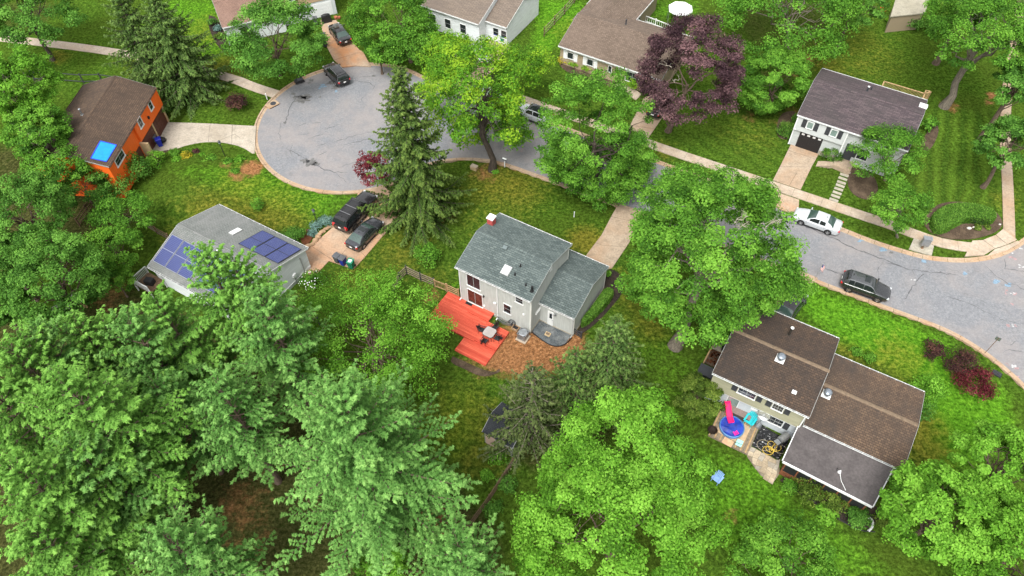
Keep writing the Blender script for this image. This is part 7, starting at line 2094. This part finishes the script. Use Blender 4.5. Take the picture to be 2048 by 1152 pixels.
conifer("norway_spruce", "low grey green conifer between the footpath and the orange house", LM['hemlock'], (355, 75), 8, r=3.8, style='spruce', seed=23, z0=.05)
conifer("white_pine", "pine cut by the left edge beside the slim spires", LM['pine_yel'], (-45, 760), 17, r=5.5, seed=24)
conifer("white_pine", "dark soft pine between broad bright pine and bottom edge", LM['pine'], (150, 900), 16, r=5.0, seed=25)
conifer("white_pine", "pine in the bottom left corner", LM['pine_yel'], (60, 1060), 15, r=4.8, seed=26)
# ---------------------------------------------------------------- shrubs
white_fl = plain("white_flower", (.7, .7, .66), .7); red_fl = plain("red_flower", (.55, .05, .02), .7)
shrub("barberry", "round purple barberry alone on the lawn by the upper driveway", LM['barberry'], 473, 208, 27, .85, .16, 1.2, 1)
shrub("barberry", "smallest dark red barberry on the right lawn", LM['barberry'], 1868, 703, 27, .7, .14, 1.2, 2)
shrub("barberry", "middle dark red barberry on the right lawn", LM['barberry'], 1928, 730, 38, .85, .14, 1.2, 3)
shrub("barberry", "rusty red barberry nearest the olive house on the right lawn", LM['red'], 1947, 770, 41, .85, .14, 1.2, 4, tone0=.35)
shrub("shrub", "round green bush on the lawn by the slatted gate", LM['maple'], 853, 515, 33, .9, .18, 1.0, 5)
shrub("shrub", "leafy bush with white flowers at the solar house corner", LM['maple'], 624, 563, 28, .85, .16, 1.1, 6, flowers=white_fl)
shrub("shrub", "pale green bush below the white flowering bush", LM['olive'], 598, 602, 24, .8, .16, 1.0, 7)
shrub("shrub", "dark green bush against the orange wall", LM['maple_dark'], 268, 340, 40, .9, .17, 1.1, 8)
shrub("shrub", "dark bush at the near corner of the orange house", LM['maple_dark'], 228, 384, 42, .85, .17, 1.0, 90)
shrub("shrub", "round light green bush beside the dark bush at the orange house", LM['lime'], 312, 322, 23, .95, .15, 1.2, 9)
shrub("shrub", "small clipped bush at the tan pier of the orange house", LM['maple_dark'], 291, 291, 11, .9, .13, 1.1, 10)
shrub("shrub", "dark bush by the far corner of the orange house", LM['maple_dark'], 340, 215, 20, .7, .18, .9, 11)
shrub("shrub", "low dark conifer shrub beside the solar roof edge", LM['maple_dark'], 588, 471, 25, .6, .13, 1.3, 12)
shrub("shrub", "small lone bush on the olive lawn above the solar house", LM['maple'], 514, 412, 17, .9, .15, 1.0, 13)
shrub("juniper", "blue green juniper around the driveway lantern post", LM['juniper'], 632, 452, 15, .6, .12, 1.1, 14)
shrub("juniper", "blue green juniper nearest the large black suv", LM['juniper'], 652, 443, 17, .6, .12, 1.1, 15)
shrub("juniper", "blue green juniper nearest the red mulch", LM['juniper'], 624, 466, 11, .6, .12, 1.1, 16)
shrub("clipped_bush", "clipped round bush beside the black garage door", LM['box'], 1663, 311, 21, .8, .12, 1.6, 17, hollow=.6, z0=.05, low=-.5)
shrub("clipped_bush", "clipped double bush left of the plum roofed house", LM['box'], 1573, 260, 22, .75, .13, 1.5, 18, hollow=.75)
shrub("shrub", "dark bush behind the clipped double bush", LM['maple_dark'], 1592, 238, 12, .8, .14, 1.0, 19)
shrub("ornamental_grass", "tall grassy clump at the right end of the plum roofed house", LM['maple'], 1856, 250, 19, 1.0, .26, .9, 20, cat="grass clump")
shrub("shrub", "small round shrub below the tall grassy clump", LM['box'], 1838, 272, 9, .8, .12, 1.2, 21)
shrub("shrub", "yellowish low shrub in the mulch at the right of the plum roofed house", LM['olive'], 1832, 294, 13, .6, .13, 1.1, 22, tone0=.7)
shrub("shrub", "golden shrub at the left corner of the beige ranch house", LM['gold'], 1128, 119, 13, .9, .16, 1.1, 23)
shrub("shrub", "golden green shrub under the first ranch house window", LM['yellow'], 1148, 129, 14, .8, .16, 1.1, 24, tone0=.75)
shrub("shrub", "golden green shrub under the second ranch house window", LM['yellow'], 1172, 137, 14, .8, .16, 1.1, 25, tone0=.8)
shrub("shrub", "brownish green shrub between ranch house windows", LM['olive'], 1196, 146, 13, .8, .16, 1.1, 26)
shrub("shrub", "white flowering shrub by the ranch house door", LM['lime'], 1214, 141, 11, 1.4, .15, .9, 27, flowers=white_fl)
shrub("shrub", "yellow green shrub under the double ranch house window", LM['yellow'], 1270, 168, 21, .7, .16, 1.1, 28, tone0=.7)
shrub("shrub", "small green shrub at the head of the ranch house walk", LM['maple'], 1290, 186, 9, .8, .14, 1.0, 29)
shrub("shrub", "dark shrub against the rear gutter of the bronze roofed wing", LM['maple'], 1737, 716, 17, .7, .15, 1.1, 30)
shrub("shrub", "small shrub left of the dark one behind the bronze roofed wing", LM['maple'], 1712, 703, 13, .6, .15, 1.0, 31)
shrub("shrub", "large yellow green bush at the end wall of the bronze roofed wing", LM['lime'], 1852, 785, 40, 1.0, .18, 1.1, 32)
shrub("shrub", "dark lower bush at the end wall of the bronze roofed wing", LM['maple_dark'], 1845, 822, 28, .9, .17, 1.1, 33)
shrub("shrub", "small shrub at the left end of the porch bed", LM['maple'], 1580, 974, 19, .8, .14, 1.0, 34)
shrub("shrub", "large olive rhododendron in front of the porch screen", LM['olive'], 1618, 986, 34, .85, .16, 1.2, 35, tone0=.45)
shrub("shrub", "second olive rhododendron in front of the porch screen", LM['olive'], 1664, 1002, 30, .85, .16, 1.2, 36, tone0=.5)
shrub("hosta", "pale broad leaved hosta clump at the lawn edge of the porch bed", LM['lime'], 1652, 1030, 25, .5, .24, 1.0, 37, tone0=.65)
shrub("shrub", "yellow green shrub below the white porch gutter", LM['olive'], 1706, 1006, 27, .8, .15, 1.2, 38, tone0=.7)
shrub("shrub", "dark green shrub by the curved drain pipe", LM['maple_dark'], 1716, 1036, 30, .75, .15, 1.2, 39)
shrub("shrub", "olive yellow shrub right of the curved drain pipe", LM['olive'], 1772, 1046, 24, .7, .15, 1.1, 40, tone0=.6)
shrub("shrub", "bright green bush beside the garden shed", LM['lime'], 997, 917, 22, .9, .17, 1.1, 41, tone0=.4)
shrub("shrub", "small bright bush left of the dark rail fence", LM['lime'], 974, 953, 16, .9, .16, 1.1, 42, tone0=.4)
shrub("shrub", "dark green vine bush on the right of the dark rail fence", LM['maple_dark'], 1014, 970, 20, .9, .17, 1.0, 43)
shrub("shrub", "dark green bush at the lower end of the dark rail fence", LM['maple_dark'], 985, 1020, 24, .9, .17, 1.0, 44)
shrub("shrub", "dark clipped shrub in the black mulch by the tan house", LM['maple_dark'], 424, 46, 11, .8, .16, 1.1, 45)
shrub("shrub", "pale grey green shrub in the black mulch by the tan house", LM['juniper'], 436, 58, 10, .7, .16, 1.0, 46, tone0=.35)
shrub("shrub", "olive shrub in the black mulch by the tan house", LM['olive'], 437, 74, 10, .8, .16, 1.1, 47)
shrub("shrub", "small pale green shrub at the tip of the black mulch bed", LM['lime'], 449, 94, 9, .7, .16, 1.0, 48)
shrub("shrub", "dark hedge like shrub in front of the grey beige outbuilding", LM['maple_dark'], 1826, 48, 26, .7, .2, 1.0, 49)
shrub("shrub", "second dark shrub right of the outbuilding front", LM['maple_dark'], 1866, 52, 24, .7, .2, 1.0, 50)
shrub("flower_shrub", "bright red orange flowering clump by the outbuilding", LM['maple'], 1765, 20, 8, .9, .16, 1.0, 51, flowers=red_fl)
shrub("shrub", "yellow green shrub at the corner of the outbuilding", LM['yellow'], 1778, 40, 8, .8, .16, 1.0, 52, tone0=.7)
bedr = np.random.default_rng(5)
for k, (px, py, r, m, lb) in enumerate([(350, 306, 12, 'maple', "green perennial clump at the lower edge of the pale driveway"), (372, 314, 13, 'gold', "yellow flowering clump in the orange house flower bed"), (356, 320, 12, 'lime', "bright green clump left of the yellow flowers"),
        (392, 304, 8, 'barberry', "small dark red clump at the driveway edge"), (424, 318, 14, 'maple', "green clump right of the yellow flowers"), (455, 325, 12, 'maple', "green clump at the foot of the lantern post"),
        (480, 318, 12, 'lime', "light green clump near the kerb end of the flower bed"), (436, 345, 10, 'juniper', "grey green mound on the clay patch"), (432, 380, 11, 'gold', "low golden mound on the lawn below the flower bed"), (470, 345, 12, 'maple', "sprawling green clump between two clay patches"),
        (404, 312, 9, 'lime', "bright clump between red clump and green clump"), (405, 330, 14, 'lime', "low lime groundcover below the flower bed"), (440, 362, 9, 'maple', "small green tuft in the upper lawn bed"), (1215, 548, 9, 'lime', "small young plant in the black mulch at the hedge top"), (1234, 566, 6, 'lime', "tiny yellow green plant in the black mulch beside the hedge"), (1247, 548, 5, 'lime', "tiny plant at the outer edge of the black mulch"),
        (912, 572, 9, 'yellow', "yellow green shrub squeezed between gate and grey house wall"), (1955, 455, 9, 'olive', "sparse low plant in the brown mulch in front of the kidney hedge"), (1975, 455, 7, 'olive', "tiny plant at the right end of the brown mulch"), (990, 343, 8, 'lime', "leafy sprout at the foot of the yellow green maple trunk"), (700, 640, 6, 'maple', "small weed clump under the loose light green tree")]):
    shrub("garden_plant", lb, LM[m], px, py, r, .6, .15, .9, 60 + k, cat="plant")
hedge("hedge", "clipped kidney shaped hedge in the corner mulch bed", LM['box'], crop([(400, 150), (500, 75), (640, 32), (800, 30), (950, 45), (1080, 80), (1170, 130), (1195, 190), (1165, 245), (1050, 240), (900, 215), (780, 225), (700, 270), (600, 330), (500, 365), (440, 360), (390, 300), (375, 220)], 1808, 400, 6.4), 1.0, .13, 9000, 1)
hedge("hedge", "long clipped hedge along the garage side wall of the grey house", LM['box'], crop([(1080, 690), (1140, 660), (1190, 680), (1195, 730), (1100, 860), (1000, 960), (860, 1090), (790, 1110), (800, 1060), (930, 900), (1010, 780)], 1040, 470, 6.4), 1.0, .13, 7000, 2)
